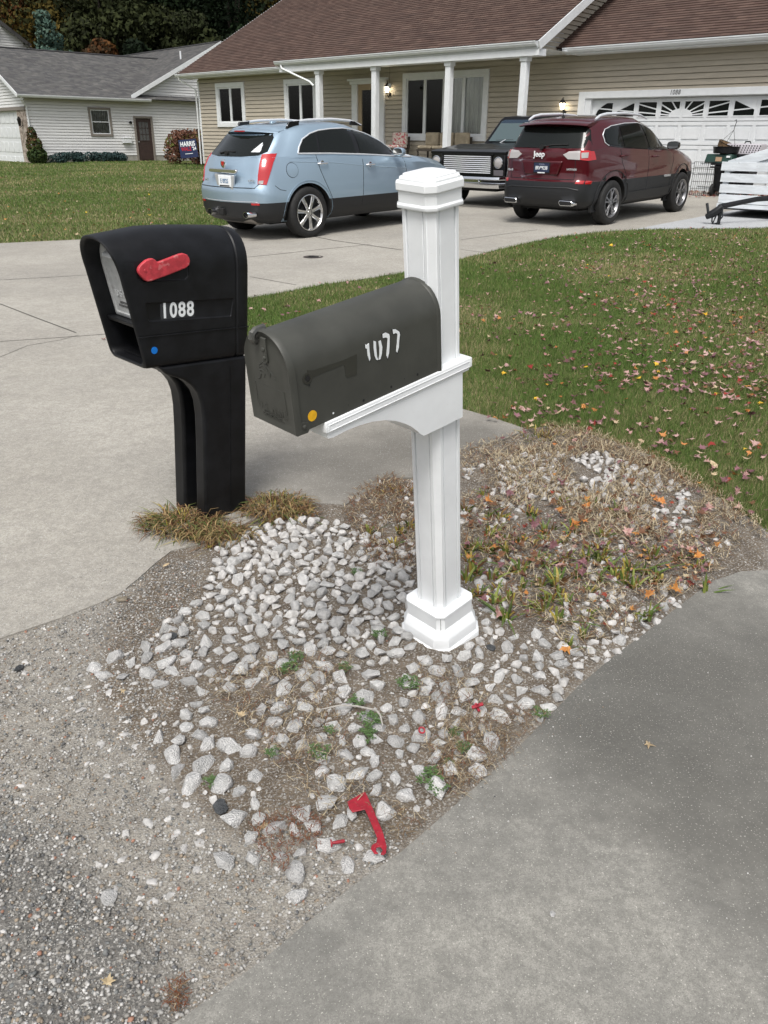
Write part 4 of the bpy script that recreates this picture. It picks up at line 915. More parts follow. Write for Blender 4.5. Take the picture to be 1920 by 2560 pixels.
def mirror(parent, x, y, z, m, side=-1, glass=True):
    b = MB(); s = side
    loft(b, [[(x+dx+ .035*sx*math.cos(a), y+s*(0.10+.11*math.cos(a)), z+.065*math.sin(a)+.005) for a in [2*math.pi*k/16 for k in range(16)]] for dx, sx in ((-.05, .0), (-.045, .2), (.0, 1.), (.05, .6))]) if 0 else None
    rings = []
    for dx, sc_ in ((-.055, .93), (-.05, 1.0), (.0, 1.0), (.045, .82), (.07, .5)):
        rings.append([(x+dx, y+s*(.12+.115*sc_*math.copysign(abs(math.cos(a))**.7, math.cos(a))), z+.068*sc_*math.copysign(abs(math.sin(a))**.7, math.sin(a))) for a in [2*math.pi*k/20 for k in range(20)]])
    loft(b, rings); b.box(x-.0, x+.05, min(y, y+s*.05), max(y, y+s*.05), z-.05, z-.02)
    o = b.build('side_mirror', m, parent, smooth=True, angle=50)
    b = MB(); b.prism([(y+s*(.12+.10*math.copysign(abs(math.cos(a))**.7, math.cos(a))), z+.056*math.copysign(abs(math.sin(a))**.7, math.sin(a))) for a in [2*math.pi*k/20 for k in range(20)]], 0, x-.058, x-.054)
    b.build('mirror_glass', mat('mirror_glass', (.7, .72, .72), .03, 1.) if 'mirror_glass' not in bpy.data.materials else bpy.data.materials['mirror_glass'], o); return o

# ---------------------------------------------------------------- light blue crossover
CB = thing('parked_car', 'light metallic blue crossover with tall red tail lights, behind the black mailbox', 'car', carframe(-1.868, 13.999, .765, float(tz(-1.868, 13.999))+.005, .0287), 'cars parked in the driveway')
PB = paint('ice_blue_paint', (.34, .45, .55), metal=.55); BLK = mat('black_cladding', (.014, .015, .017), .55, bump=.1, bscale=500)
M['red_lens'] = mat('red_lens', (.45, .008, .012), .12, coat=1.); M['clear_lens'] = mat('clear_lens', (.40, .38, .37), .1, coat=1.); M['amber_lens'] = mat('amber_lens', (.55, .10, .01), .2)
belt = lerp_fn([(-.95, 1.17), (-.3, 1.19), (.3, 1.175), (1.2, 1.145), (2.1, 1.07), (2.7, 1.03), (3.4, .92), (3.75, .80)])
hood = lerp_fn([(-.95, 1.20), (1.9, 1.15), (2.3, 1.12), (3.0, 1.05), (3.5, .96), (3.8, .84)])
k3 = lambda z: (lambda x, y: z)
hp = lambda *a: half_plan(*a)
lv = [(hp(-.80, 3.55, .80, .15, .2, .16, .3, .06, .12), k3(.26)), (hp(-.93, 3.72, .89, .22, .25, .22, .32, .06, .12), k3(.34)), (hp(-.965, 3.79, .935, .26, .28, .25, .34, .07, .12), k3(.44)), (hp(-.985, 3.82, .955, .28, .3, .27, .35, .08, .13), k3(.56)),
      (hp(-.985, 3.83, .956, .28, .3, .27, .35, .08, .13), k3(.575)), (hp(-1.0, 3.83, .955, .30, .3, .28, .36, .09, .13), k3(.68)), (hp(-.985, 3.80, .95, .30, .3, .28, .37, .10, .14), lambda x, y: .78), (hp(-.935, 3.76, .945, .26, .3, .27, .37, .10, .15), lambda x, y: min(.83, belt(x)-.06)),
      (hp(-.90, 3.72, .94, .24, .3, .27, .37, .12, .16), lambda x, y: min(1.02, belt(x)-.02)), (hp(-.82, 3.70, .915, .24, .3, .28, .38, .14, .18), lambda x, y: belt(x)), (hp(-.76, 3.62, .86, .24, .3, .28, .38, .14, .2), lambda x, y: hood(x)+.005)]
body = stack('body', lv, [PB, BLK, M['black_matte']], [1, 1, 1, 0, 0, 0, 0, 0, 0, 0], CB, capz=.05)
cutwheels(body, [(0, .37), (2.807, .37)], .44, .60, 1.2, 2)
lower = bvh_of([body]); body_parts = split_parts(body, ['body', 'lower_cladding', 'wheel_well'])
roofz = lerp_fn([(-.5, 1.565), (-.2, 1.60), (.3, 1.635), (.9, 1.64), (1.4, 1.60), (1.7, 1.54)])
gl = [(hp(-.82, 2.50, .90, .22, .2, .28, .42, .14, .16), lambda x, y: min(1.17, hood(x)-.02)), (hp(-.78, 2.40, .885, .22, .2, .28, .42, .14, .16), lambda x, y: min(1.22, hood(x)+.04)), (hp(-.62, 2.02, .845, .20, .2, .27, .36, .13, .12), k3(1.36)), (hp(-.49, 1.66, .79, .18, .2, .26, .30, .12, .10), lambda x, y: min(1.49, roofz(x)-.05)),
      (hp(-.44, 1.48, .74, .16, .2, .25, .28, .12, .10), lambda x, y: roofz(x)-.06), (hp(-.42, 1.32, .66, .14, .2, .24, .24, .10, .08), lambda x, y: roofz(x)-.015), (hp(-.36, 1.2, .52, .12, .2, .18, .2, .08, .06), lambda x, y: roofz(x)+.01)]
gh = stack('cabin', gl, [PB], [0]*7, CB, capz=.022)
gb = bvh_of([gh]); ab = bvh_of([gh]+body_parts)
dlo = [(-.12, 1.225), (-.07, 1.32), (.02, 1.42), (.18, 1.495), (.37, 1.535), (.64, 1.555), (.91, 1.56), (1.22, 1.53), (1.48, 1.475), (1.72, 1.40), (2.08, 1.235), (2.42, 1.095), (1.9, 1.13), (1.21, 1.175), (.5, 1.21)]
trim_ = shell('window_surround', M['black_gloss'], CB, ab, dlo, 1, -1, .004, .02)
for q in ([(-.08, 1.24), (-.03, 1.34), (.05, 1.42), (.18, 1.475), (.28, 1.505), (.26, 1.225)], [(.30, 1.225), (.33, 1.51), (.5, 1.53), (.7, 1.54), (.90, 1.543), (1.0, 1.545), (1.05, 1.18), (.7, 1.20)], [(1.16, 1.175), (1.12, 1.53), (1.25, 1.51), (1.48, 1.455), (1.72, 1.38), (2.02, 1.24), (2.12, 1.13)]):
    shell('side_window', M['glass_dark'], CB, ab, q, 1, -1, .010, .01)
line('chrome_strip', M['bright_trim'], CB, ab, dlo, 1, -1, .011, .006, close=True)
# the other side
shell('window_surround', M['black_gloss'], CB, ab, dlo, 1, 1, .004, .02)
shell('windshield', M['glass_dark'], CB, gb, [(-.62, 1.18), (-.50, 1.47), (.50, 1.47), (.62, 1.18)], 0, 1, .006, .01)
rg = shell('rear_window', M['glass_dark'], CB, ab, [(-.60, 1.215), (-.68, 1.26), (-.62, 1.45), (-.56, 1.51), (.56, 1.51), (.62, 1.45), (.68, 1.26), (.60, 1.215), (.3, 1.195), (-.3, 1.195)], 0, -1, .008, .015)
wp = project(ab, [(.25, 1.235), (.12, 1.255), (-.12, 1.26), (.05, 1.235)], 0, -1, .02); b = MB(); b.tube(wp[:3], .012, 6); b.lathe([(0, -.02), (.035, -.02), (.03, .02), (0, .02)], 12, axis='x', mt=Matrix.Translation(wp[3])); b.build('rear_wiper', M['black_matte'], CB)
b = MB(); prof_s = [(-.90, 1.555), (-.92, 1.535), (-.86, 1.515), (-.70, 1.52), (-.55, 1.575), (-.6, 1.595), (-.75, 1.585)]
loft(b, [[(x+.37+.24*abs(y/.62)**2, y, z-.03*abs(y/.62)**2) for x, z in prof_s] for y in [-.62, -.5, -.35, -.18, 0, .18, .35, .5, .62]]); sp = b.build('spoiler', PB, CB, smooth=True, angle=45)
b = MB(); b.box(-.552, -.535, -.12, .12, 1.528, 1.545); b.build('brake_light', M['red_lens'], sp)
st = MB(); st.prism([(-.56, 1.255), (-.40, 1.255), (-.415, 1.30), (-.455, 1.36), (-.475, 1.385), (-.495, 1.35), (-.51, 1.37), (-.53, 1.32), (-.545, 1.29)], 0, -.5, -.4)
shell('white_decal', M['sticker_white'], CB, ab, [(-.585, 1.255), (-.425, 1.255), (-.45, 1.30), (-.485, 1.36), (-.505, 1.385), (-.525, 1.35), (-.54, 1.355), (-.555, 1.31), (-.575, 1.29)], 0, -1, .011, .003)
# tail lights
lens('tail_light', M['red_lens'], CB, ab, [q2(*p) for p in ((464, 858), (466, 800), (476, 730), (490, 672), (510, 668), (583, 664), (560, 720), (538, 800), (518, 862))])
lens('reverse_lens', M['clear_lens'], CB, ab, [q2(*p) for p in ((470, 858), (472, 836), (500, 834), (498, 856))], .018)
b = MB(); b.prism([(.27, 1.03), (.30, .995), (.26, .975), (-.36, .965), (-.42, .99), (-.40, 1.025)], 0, -.975, -.93); b.build('tailgate_chrome', M['chrome'], CB, bevel=.01)
b = MB(); b.lathe([(.0, 0), (.062, 0), (.066, .008), (.05, .014), (.0, .016)], 24, axis='x', mt=Matrix.Translation((-.945, -.07, 1.10)) @ Matrix.Diagonal((-1, 1, 1, 1))); ba = b.build('emblem', M['chrome'], CB, smooth=True)
b = MB(); b.prism([(-.10, 1.13), (-.04, 1.13), (-.045, 1.085), (-.07, 1.065), (-.095, 1.085)], 0, -.966, -.960); b.build('crest', M['red_lens'], ba)
b = MB(); b.prism([(.16, .955), (.10, .745), (-.28, .735), (-.33, .945)], 0, -.972, -.93); pr_ = b.build('plate_recess', M['silver'], CB, bevel=.012)
b = MB(); b.box(-.985, -.97, -.26, .05, .775, .935); pl = b.build('licence_plate', M['sticker_white'], CB, bevel=.01)
text('plate_text', 'E 0925', .085, mat('plate_ink', (.08, .16, .28), .6), pl, (-.986, -.105, .855), (0, -1, 0), (0, 0, 1), .001, .002, .85)
b = MB(); b.box(-.988, -.984, -.23, .02, .785, .80); b.build('plate_frame', M['black_matte'], pl)
for yy in (-.62, .30):
    b = MB(); b.lathe([(.045, 0), (.052, 0), (.052, .16), (.045, .16)], 24, axis='x', mt=Matrix.Translation((-1.02, yy, .40)) @ Matrix.Diagonal((1, 1.25, .9, 1)), close=True); b.build('exhaust_tip', M['chrome'], CB, smooth=True)
    b = MB(); b.lathe([(.04, 0), (0, .001)], 16, axis='x', mt=Matrix.Translation((-.98, yy, .40)) @ Matrix.Diagonal((1, 1.25, .9, 1))); b.build('exhaust_pipe', M['black_matte'], CB)
b = MB(); b.lathe([(.1, -.42), (.13, -.40), (.13, .40), (.1, .42)], 24, axis='y', mt=Matrix.Translation((-.66, -.1, .33)) @ Matrix.Diagonal((1.3, 1, .8, 1))); b.build('muffler', mat('muffler_steel', (.30, .28, .26), .4, .8), CB, smooth=True)
b = MB(); b.box(-1.0, -.90, -.02, .10, .36, .46); b.build('hitch', M['black_matte'], CB, bevel=.01)
line('bumper_crease', M['silver'], CB, ab, [(.55, .575), (-.72, .575)], 0, -1, .006, .0)
for sg in (-1, 1): shell('reflector', M['red_lens'], CB, ab, [(sg*.60, .53), (sg*.74, .53), (sg*.74, .56), (sg*.60, .56)][::sg], 0, -1, .006, .01, lim=-.75)
text('badge', 'SRX', .05, M['chrome'], CB, (-.935, .42, .86), (0, -1, 0), (0, 0, 1), .003, .001, 1.2); text('badge', 'AWD', .04, M['chrome'], CB, (-.85, -.60, .87), (.25, -1, 0), (0, 0, 1), .003, .001, 1.2)
# roof rails
for sg in (-1, 1):
    b = MB(); pts = [(-.12, 1.60), (.02, 1.655), (.3, 1.68), (.8, 1.69), (1.2, 1.665), (1.45, 1.60)]
    b.tube([(x, sg*.62, z) for x, z in pts], .016, 8, rs=[.014, .018, .02, .02, .018, .012]); rl = b.build('roof_rail', M['bright_trim'], CB, smooth=True)
    for x0 in (-.14, 1.24): b = MB(); b.prism([(x0, 1.57), (x0+.06, 1.66), (x0+.26, 1.675), (x0+.24, 1.60)] if x0 < 0 else [(1.20, 1.60), (1.20, 1.665), (1.30, 1.65), (1.46, 1.585)], 1, sg*.62-.02, sg*.62+.02); b.build('rail_foot', M['black_gloss'], rl, bevel=.005)
b = MB(); b.prism([(.05, 1.64), (.22, 1.65), (.16, 1.665), (.08, 1.675)], 1, -.03, .03); b.build('roof_antenna', PB, CB, bevel=.012)
mirror(CB, 1.92, -.93, 1.19, PB)
for (x, z) in ((.30, 1.075), (1.33, 1.02)):
    p = project(ab, [(x, z)], 1, -1, 0)[0]; b = MB(); b.tube([(x-.10, p.y-.005, z), (x-.07, p.y-.035, z+.003), (x+.07, p.y-.035, z+.003), (x+.10, p.y-.005, z)], .013, 8); b.lathe([(.0, 0), (.045, 0), (.04, -.004), (0, -.005)], 16, axis='y', mt=Matrix.Translation((x, p.y+.002, z))); b.build('door_handle', M['chrome'], CB, smooth=True)
SEAM = mat('panel_gap', (.01, .012, .015), .8)
for pts in ([(1.17, 1.15), (1.17, .9), (1.13, .42)], [(2.15, 1.09), (2.20, .9), (2.18, .75), (2.2, .42)], [(.20, 1.2), (.24, 1.0), (.34, .8), (.47, .55), (.48, .42)]): line('panel_gap', SEAM, CB, ab, pts, 1, -1, .005, -.001)
line('crease', PB, CB, ab, [(-.3, 1.12), (.5, 1.08), (1.3, 1.0), (2.2, .93)], 1, -1, .008, -.003)
shell('fuel_door', PB, CB, ab, arc(-.27, 1.0, .10, 0, 345, 23), 1, -1, .004, .01)
line('panel_gap', SEAM, CB, ab, arc(-.27, 1.0, .103, 0, 360, 23), 1, -1, .004, -.001)
line('panel_gap', SEAM, CB, ab, [(-.60, .80), (-.52, .74), (-.42, .72)], 1, -1, .004, 0)
line('tailgate_gap', SEAM, CB, ab, [(-.74, 1.15), (-.73, .84), (-.68, .77), (.68, .77), (.73, .84), (.74, 1.15)], 0, -1, .006, 0)
lip = shell('wheel_arch', PB, CB, ab, arc(0, .37, .475, -12, 192, 30), 1, -1, .010, .03, holes=arc(0, .37, .435, -12, 192, 30), step=.3)
shell('wheel_arch', PB, CB, ab, arc(2.807, .37, .475, -12, 192, 30), 1, -1, .010, .03, holes=arc(2.807, .37, .435, -12, 192, 30), step=.3)
for x in (0, 2.807):
    for s in (-1, 1): wheel(CB, x, s*.815, .378, .235, .262, 'seven', s)
b = MB(); b.box(-.5, 3.4, -.55, .55, .22, .34); b.build('underbody', M['black_matte'], CB)

# ---------------------------------------------------------------- dark red SUV
CJ = thing('parked_car', 'dark red SUV with black bumper and silver roof rails, parked near the white garage door', 'car', carframe(3.176, 15.325, .744, float(tz(3.176, 15.325))+.005, .0287), 'cars parked in the driveway')
PJ = paint('deep_cherry_paint', (.070, .003, .007), metal=.25)
belt = lerp_fn([(-.95, 1.16), (-.3, 1.22), (.3, 1.20), (1.2, 1.16), (2.0, 1.12), (2.6, 1.07), (3.2, .98), (3.55, .88)])
hood = lerp_fn([(-.95, 1.2), (1.9, 1.15), (2.4, 1.13), (3.0, 1.06), (3.4, .98), (3.6, .90)])
lv = [(hp(-.74, 3.35, .78, .15, .2, .10, .3, .06, .10), k3(.30)), (hp(-.86, 3.48, .87, .2, .25, .14, .32, .07, .10), k3(.36)), (hp(-.93, 3.55, .91, .24, .28, .17, .34, .08, .10), k3(.45)), (hp(-.955, 3.58, .925, .26, .3, .18, .34, .10, .10), k3(.60)),
      (hp(-.94, 3.58, .928, .26, .3, .18, .34, .10, .10), k3(.72)), (hp(-.91, 3.58, .925, .24, .3, .17, .35, .10, .11), k3(.745)), (hp(-.885, 3.56, .925, .24, .3, .16, .36, .10, .12), k3(.88)), (hp(-.90, 3.52, .92, .22, .3, .15, .37, .11, .13), lambda x, y: min(1.04, belt(x)-.05)),
      (hp(-.88, 3.48, .90, .2, .3, .15, .38, .12, .15), lambda x, y: belt(x)), (hp(-.83, 3.40, .85, .2, .3, .15, .38, .12, .18), lambda x, y: hood(x)+.006)]
body = stack('body', lv, [PJ, BLK, M['black_matte']], [1, 1, 1, 1, 0, 0, 0, 0, 0], CJ, capz=.05)
cutwheels(body, [(0, .36), (2.70, .36)], .425, .58, 1.2, 2)
body_parts = split_parts(body, ['body', 'lower_cladding', 'wheel_well'])
roofz = lerp_fn([(-.75, 1.60), (-.4, 1.645), (.2, 1.675), (.9, 1.68), (1.4, 1.63), (1.7, 1.56)])
gl = [(hp(-.85, 2.45, .885, .18, .2, .16, .40, .12, .14), lambda x, y: min(1.16, hood(x)-.02)), (hp(-.81, 2.35, .875, .18, .2, .16, .40, .12, .14), lambda x, y: min(1.23, hood(x)+.04)), (hp(-.72, 1.98, .835, .17, .2, .16, .34, .12, .12), k3(1.38)), (hp(-.63, 1.66, .785, .16, .2, .15, .28, .11, .10), lambda x, y: min(1.53, roofz(x)-.05)),
      (hp(-.60, 1.50, .745, .15, .2, .14, .26, .10, .10), lambda x, y: roofz(x)-.06), (hp(-.58, 1.34, .66, .14, .2, .13, .22, .08, .08), lambda x, y: roofz(x)-.015), (hp(-.52, 1.2, .52, .12, .2, .10, .2, .06, .06), lambda x, y: roofz(x)+.01)]
gh = stack('cabin', gl, [PJ], [0]*7, CJ, capz=.015); gb = bvh_of([gh]); ab = bvh_of([gh]+body_parts)
dlo = [(-.27, 1.30), (-.29, 1.42), (-.22, 1.50), (-.05, 1.55), (.4, 1.585), (.87, 1.59), (1.28, 1.54), (1.6, 1.46), (1.92, 1.32), (2.28, 1.15), (1.8, 1.145), (1.2, 1.16), (.28, 1.215), (-.18, 1.255)]
shell('window_surround', M['black_gloss'], CJ, ab, dlo, 1, -1, .004, .02); shell('window_surround', M['black_gloss'], CJ, ab, dlo, 1, 1, .004, .02)
for q in ([(-.23, 1.31), (-.245, 1.42), (-.19, 1.475), (-.03, 1.52), (.11, 1.535), (.21, 1.235), (-.14, 1.27)], [(.29, 1.23), (.20, 1.54), (.5, 1.56), (.90, 1.568), (1.10, 1.18), (.7, 1.205)], [(1.22, 1.175), (1.02, 1.56), (1.26, 1.525), (1.58, 1.445), (1.88, 1.32), (2.10, 1.20), (2.12, 1.165), (1.7, 1.16)]):
    shell('side_window', M['glass_dark'], CJ, ab, q, 1, -1, .010, .01)
line('chrome_strip', M['bright_trim'], CJ, ab, [dlo[-1]]+dlo[:1]+dlo[1:10], 1, -1, .007, .006); line('window_sill_trim', M['black_gloss'], CJ, ab, dlo[9:]+[], 1, -1, .008, .006)
shell('windshield', M['glass_dark'], CJ, gb, [(-.62, 1.18), (-.50, 1.50), (.50, 1.50), (.62, 1.18)], 0, 1, .006, .01)
shell('rear_window', M['glass_dark'], CJ, ab, [(-.68, 1.23), (-.74, 1.28), (-.66, 1.50), (-.58, 1.545), (.58, 1.545), (.66, 1.50), (.74, 1.28), (.68, 1.23)], 0, -1, .008, .015)
b = MB(); loft(b, [[(x+.09+.14*abs(y/.66)**2, y, z-.03*abs(y/.66)**2) for x, z in ((-.84, 1.60), (-.86, 1.585), (-.80, 1.57), (-.62, 1.59), (-.5, 1.64), (-.7, 1.635))] for y in [-.66, -.5, -.25, 0, .25, .5, .66]]); b.build('spoiler', PJ, CJ, smooth=True, angle=45)
wp = project(ab, [(.05, 1.245), (-.15, 1.275), (-.42, 1.28), (.02, 1.245)], 0, -1, .02); b = MB(); b.tube(wp[:3], .012, 6); b.lathe([(0, -.02), (.04, -.02), (.03, .02), (0, .02)], 12, axis='x', mt=Matrix.Translation(wp[3])); b.build('rear_wiper', M['black_matte'], CJ)
lens('tail_light', M['clear_lens'], CJ, ab, [q3(*p) for p in ((694, 446), (720, 434), (775, 430), (773, 471), (716, 468))])
lens('brake_light', M['red_lens'], CJ, ab, [q3(*p) for p in ((776, 430), (838, 430), (848, 470), (810, 476), (774, 471))])
lens('tail_reflector', M['clear_lens'], CJ, ab, [q3(*p) for p in ((780, 438), (812, 436), (808, 462), (780, 464))], .018, 3)
text('emblem', 'Jeep', .125, M['sticker_white'], CJ, (-.925, .02, 1.135), (0, -1, 0), (-.1, 0, 1), .006, .0018, 1.0)
b = MB(); b.prism([(.38, 1.035), (.30, .82), (-.34, .82), (-.42, 1.035)], 0, -.905, -.86); b.build('plate_recess', PJ, CJ, bevel=.02)
b = MB(); b.box(-.918, -.905, -.20, .12, .845, 1.015); b.build('plate_frame', M['black_matte'], CJ, bevel=.006); b = MB(); b.box(-.922, -.917, -.185, .105, .862, 1.0); pl = b.build('licence_plate', mat('navy_plate', (.02, .03, .07), .4), CJ)
text('plate_text', 'BRV*9238', .078, M['sticker_white'], pl, (-.923, -.04, .925), (0, -1, 0), (0, 0, 1), .001, .001, .72); text('plate_text', 'MICHIGAN', .022, mat('plate_pale', (.35, .4, .5), .5), pl, (-.923, -.04, .982), (0, -1, 0), (0, 0, 1), .001)
b = MB(); b.box(-.925, -.921, -.11, .03, .846, .862); b.build('plate_strip', M['sticker_white'], pl)
text('badge', '4x4', .05, M['silver'], CJ, (-.89, .60, .885), (0, -1, 0), (0, 0, 1), .004, .002, 1.4); text('badge', 'LATITUDE', .036, M['silver'], CJ, (-.892, -.60, .915), (0, -1, 0), (0, 0, 1), .004, .002, 1.1); 
text('badge', 'CHEROKEE', .045, M['silver'], CJ, (1.95, -.935, .70), (1, 0, 0), (0, 0, 1), .004, .002, 1.15)
for sg in (-1, 1):
    q = [(sg*.66, .70), (sg*.84, .69), (sg*.86, .74), (sg*.68, .75)]; shell('reflector', M['red_lens'], CJ, ab, q if sg < 0 else q[::-1], 0, -1, .008, .02, lim=-.66)
    yc = sg*.55-.02; b = MB(); o_ = [(yc-.11, .44), (yc-.14, .41), (yc-.13, .36), (yc+.10, .355), (yc+.14, .40), (yc+.12, .445)]; b.prism(o_, 0, -.96, -.80); b.build('exhaust_tip', M['chrome'], CJ, bevel=.012); b = MB(); b.prism([(y*.86+yc*.14, .40+(z-.40)*.72) for y, z in o_], 0, -.963, -.958); b.build('exhaust_pipe', M['black_matte'], CJ)
line('bumper_crease', BLK, CJ, ab, [(.70, .60), (.55, .63), (-.55, .63), (-.72, .60)], 0, -1, .012, 0)
line('tailgate_gap', SEAM, CJ, ab, [(-.62, 1.10), (-.62, .76), (.62, .76), (.62, 1.10)], 0, -1, .005, 0)
for sg in (-1, 1):
    b = MB(); b.tube([(x, sg*.64, z) for x, z in ((-.36, 1.645), (-.22, 1.70), (0, 1.725), (.6, 1.735), (1.15, 1.71), (1.45, 1.645))], .02, 8, rs=[.018, .024, .026, .024, .02, .012]); b.build('roof_rail', M['bright_trim'], CJ, smooth=True)
b = MB(); b.tube([(-.1, .12, 1.68), (-.16, .12, 1.95)], .008, 6); b.lathe([(0, 0), (.03, 0), (.02, .03), (0, .035)], 10, mt=Matrix.Translation((-.1, .12, 1.68))); b.build('roof_antenna', M['black_matte'], CJ)
mirror(CJ, 1.88, -.90, 1.21, M['black_gloss'])
for (x, z) in ((.24, 1.09), (1.38, 1.045)):
    p = project(ab, [(x, z)], 1, -1, 0)[0]; b = MB(); b.tube([(x-.10, p.y-.005, z), (x-.07, p.y-.035, z+.003), (x+.07, p.y-.035, z+.003), (x+.10, p.y-.005, z)], .014, 8); b.build('door_handle', PJ, CJ, smooth=True)
for pts in ([(1.13, 1.16), (1.17, .9), (1.17, .46)], [(2.12, 1.12), (2.17, .95), (2.10, .78), (2.1, .5)], [(.14, 1.2), (.20, 1.0), (.36, .80), (.44, .64)]): line('panel_gap', SEAM, CJ, ab, pts, 1, -1, .005, -.001)
for x in (0, 2.70):
    shell('wheel_arch', BLK, CJ, ab, arc(x, .36, .515, -14, 194, 30), 1, -1, .014, .05, holes=arc(x, .36, .42, -14, 194, 30), step=.3)
    for s in (-1, 1): wheel(CJ, x, s*.80, .36, .225, .235, 'jeep', s)
shell('sill', BLK, CJ, ab, [(.50, .36), (2.2, .36), (2.2, .52), (.50, .50)], 1, -1, .012, .03, step=.2)
b = MB(); b.box(-.5, 3.2, -.55, .55, .24, .36); b.build('underbody', M['black_matte'], CJ)

# ---------------------------------------------------------------- black classic truck, nose towards the street
cu_, cs_ = 1.15, 6.0
pos = P0+WD*cu_+ND*cs_; yaw_t = math.atan2(ND[0], ND[1])
TM = frame(ND+np.array([0, 0, -.0287]), (lambda v: v/np.linalg.norm(v))(np.cross([0, 0, 1], ND)), np.array([0, 0, 1.]), (pos[0], pos[1], float(tz(pos[0], pos[1]))))
h_ = Vector((ND[0], ND[1], -.0287)).normalized(); l_ = Vector((-ND[1], ND[0], 0)); TM = frame(h_, l_, h_.cross(l_), (pos[0], pos[1], float(tz(pos[0], pos[1]))))
CT = thing('pickup_truck', 'old square black truck with chrome billet grille and chrome bumper facing the street', 'truck', TM)
PT = mat('black_car_paint', (.003, .003, .004), .3, 0, coat=.3, spec=.2)
# local x forward from the front axle, y left (the visible flank)
b = MB()
def sect(x, w, z0, zs, zt, r=.05): return [(x, -w, z0), (x, w, z0), (x, w+.01, z0+.25), (x, w+.015, zs-.12), (x, w, zs-.04), (x, w-.05, zt-.015), (x, w-.16, zt), (x, -w+.16, zt), (x, -w+.05, zt-.015), (x, -w, zs-.04), (x, -w-.015, zs-.12), (x, -w-.01, z0+.25)]
loft(b, [sect(x, w, z0, zs, zt) for x, w, z0, zs, zt in ((-4.1, .96, .55, 1.12, 1.15), (-3.2, .99, .5, 1.14, 1.17), (-1.2, .99, .5, 1.16, 1.19), (-.85, .99, .5, 1.16, 1.19), (-.4, .985, .5, 1.14, 1.17), (.3, .975, .55, 1.10, 1.14), (.62, .965, .55, 1.07, 1.11), (.70, .96, .58, 1.05, 1.085))])
tb = b.build('body', [PT, M['black_matte']], CT); cutwheels(tb, [(0, .38), (-3.0, .38)], .45, .62, 1.3, 1)
tparts = split_parts(tb, ['body', 'wheel_well']); 
b = MB(); b.prism([(.70, 1.09), (.74, 1.075), (.74, 1.03), (.66, 1.03), (-.3, 1.16), (-.3, 1.19)], 1, -.96, .96); b.build('hood_lip', PT, CT, bevel=.01)
b = MB(); loft(b, [[(-.9, -.55, 1.18), (-.9, .55, 1.18), (-.9, .50, 1.205), (-.9, -.50, 1.205)], [(.66, -.48, 1.07), (.66, .48, 1.07), (.66, .43, 1.10), (.66, -.43, 1.10)]]); b.build('hood_bulge', PT, CT, bevel=.012)
b = MB(); gx = .72
loft(b, [[(-1.0, -.88, 1.17), (-1.0, .88, 1.17), (-3.6, .86, 1.17), (-3.6, -.86, 1.17)], [(-1.45, -.76, 1.66), (-1.45, .76, 1.66), (-3.45, .74, 1.66), (-3.45, -.74, 1.66)], [(-1.50, -.70, 1.71), (-1.50, .70, 1.71), (-3.4, .68, 1.71), (-3.4, -.68, 1.71)], [(-1.7, -.5, 1.735), (-1.7, .5, 1.735), (-3.2, .48, 1.735), (-3.2, -.48, 1.735)]])
cab = b.build('cab', PT, CT, bevel=.03, segs=3)
def quadpanel(name, m, pts, th=.006, parent=CT, bev=0):
    pts = [Vector(p) for p in pts]; n = (pts[1]-pts[0]).cross(pts[2]-pts[0]).normalized(); b = MB(); k = len(pts); b.add([p+n*th for p in pts]+[p-n*th for p in pts], [tuple(range(k)), tuple(range(k, 2*k))[::-1]]+[(i, k+i, k+(i+1) % k, (i+1) % k) for i in range(k)]); return b.build(name, m, parent, bevel=bev)
def onws(y, t): return (-1.0-.45*t+.012, y*(.88-.12*t)/.88, 1.17+.49*t+.01)
TG = mat('tinted_windshield', (.07, .10, .105), .05, spec=.8)
quadpanel('windshield', TG, [onws(-.76, .09), onws(.76, .09), onws(.76, .9), onws(.70, .95), onws(-.70, .95), onws(-.76, .9)])
quadpanel('windshield_band', mat('blue_tint', (.015, .03, .05), .05, spec=.8), [onws(-.755, .82), onws(.755, .82), onws(.75, .9), onws(.695, .955), onws(-.695, .955), onws(-.75, .9)], .0075)
for y in (-.42, .28):
    b = MB(); b.tube([onws(y-.05, -.02), onws(y+.10, .16)], .012, 6); b.build('wiper', M['silver'], CT); b = MB(); b.tube([onws(y-.16, .13), onws(y+.30, .15)], .01, 6); b.build('wiper_blade', M['black_matte'], CT)
for x0, x1 in ((-1.25, -2.1), (-2.2, -3.3)):
    quadpanel('side_window', M['glass_dark'], [(x0, .875, 1.24), (x1, .875, 1.24), (x1+.05, .785, 1.60), (x0-.25 if x0 > -2 else x0, .785, 1.60)])
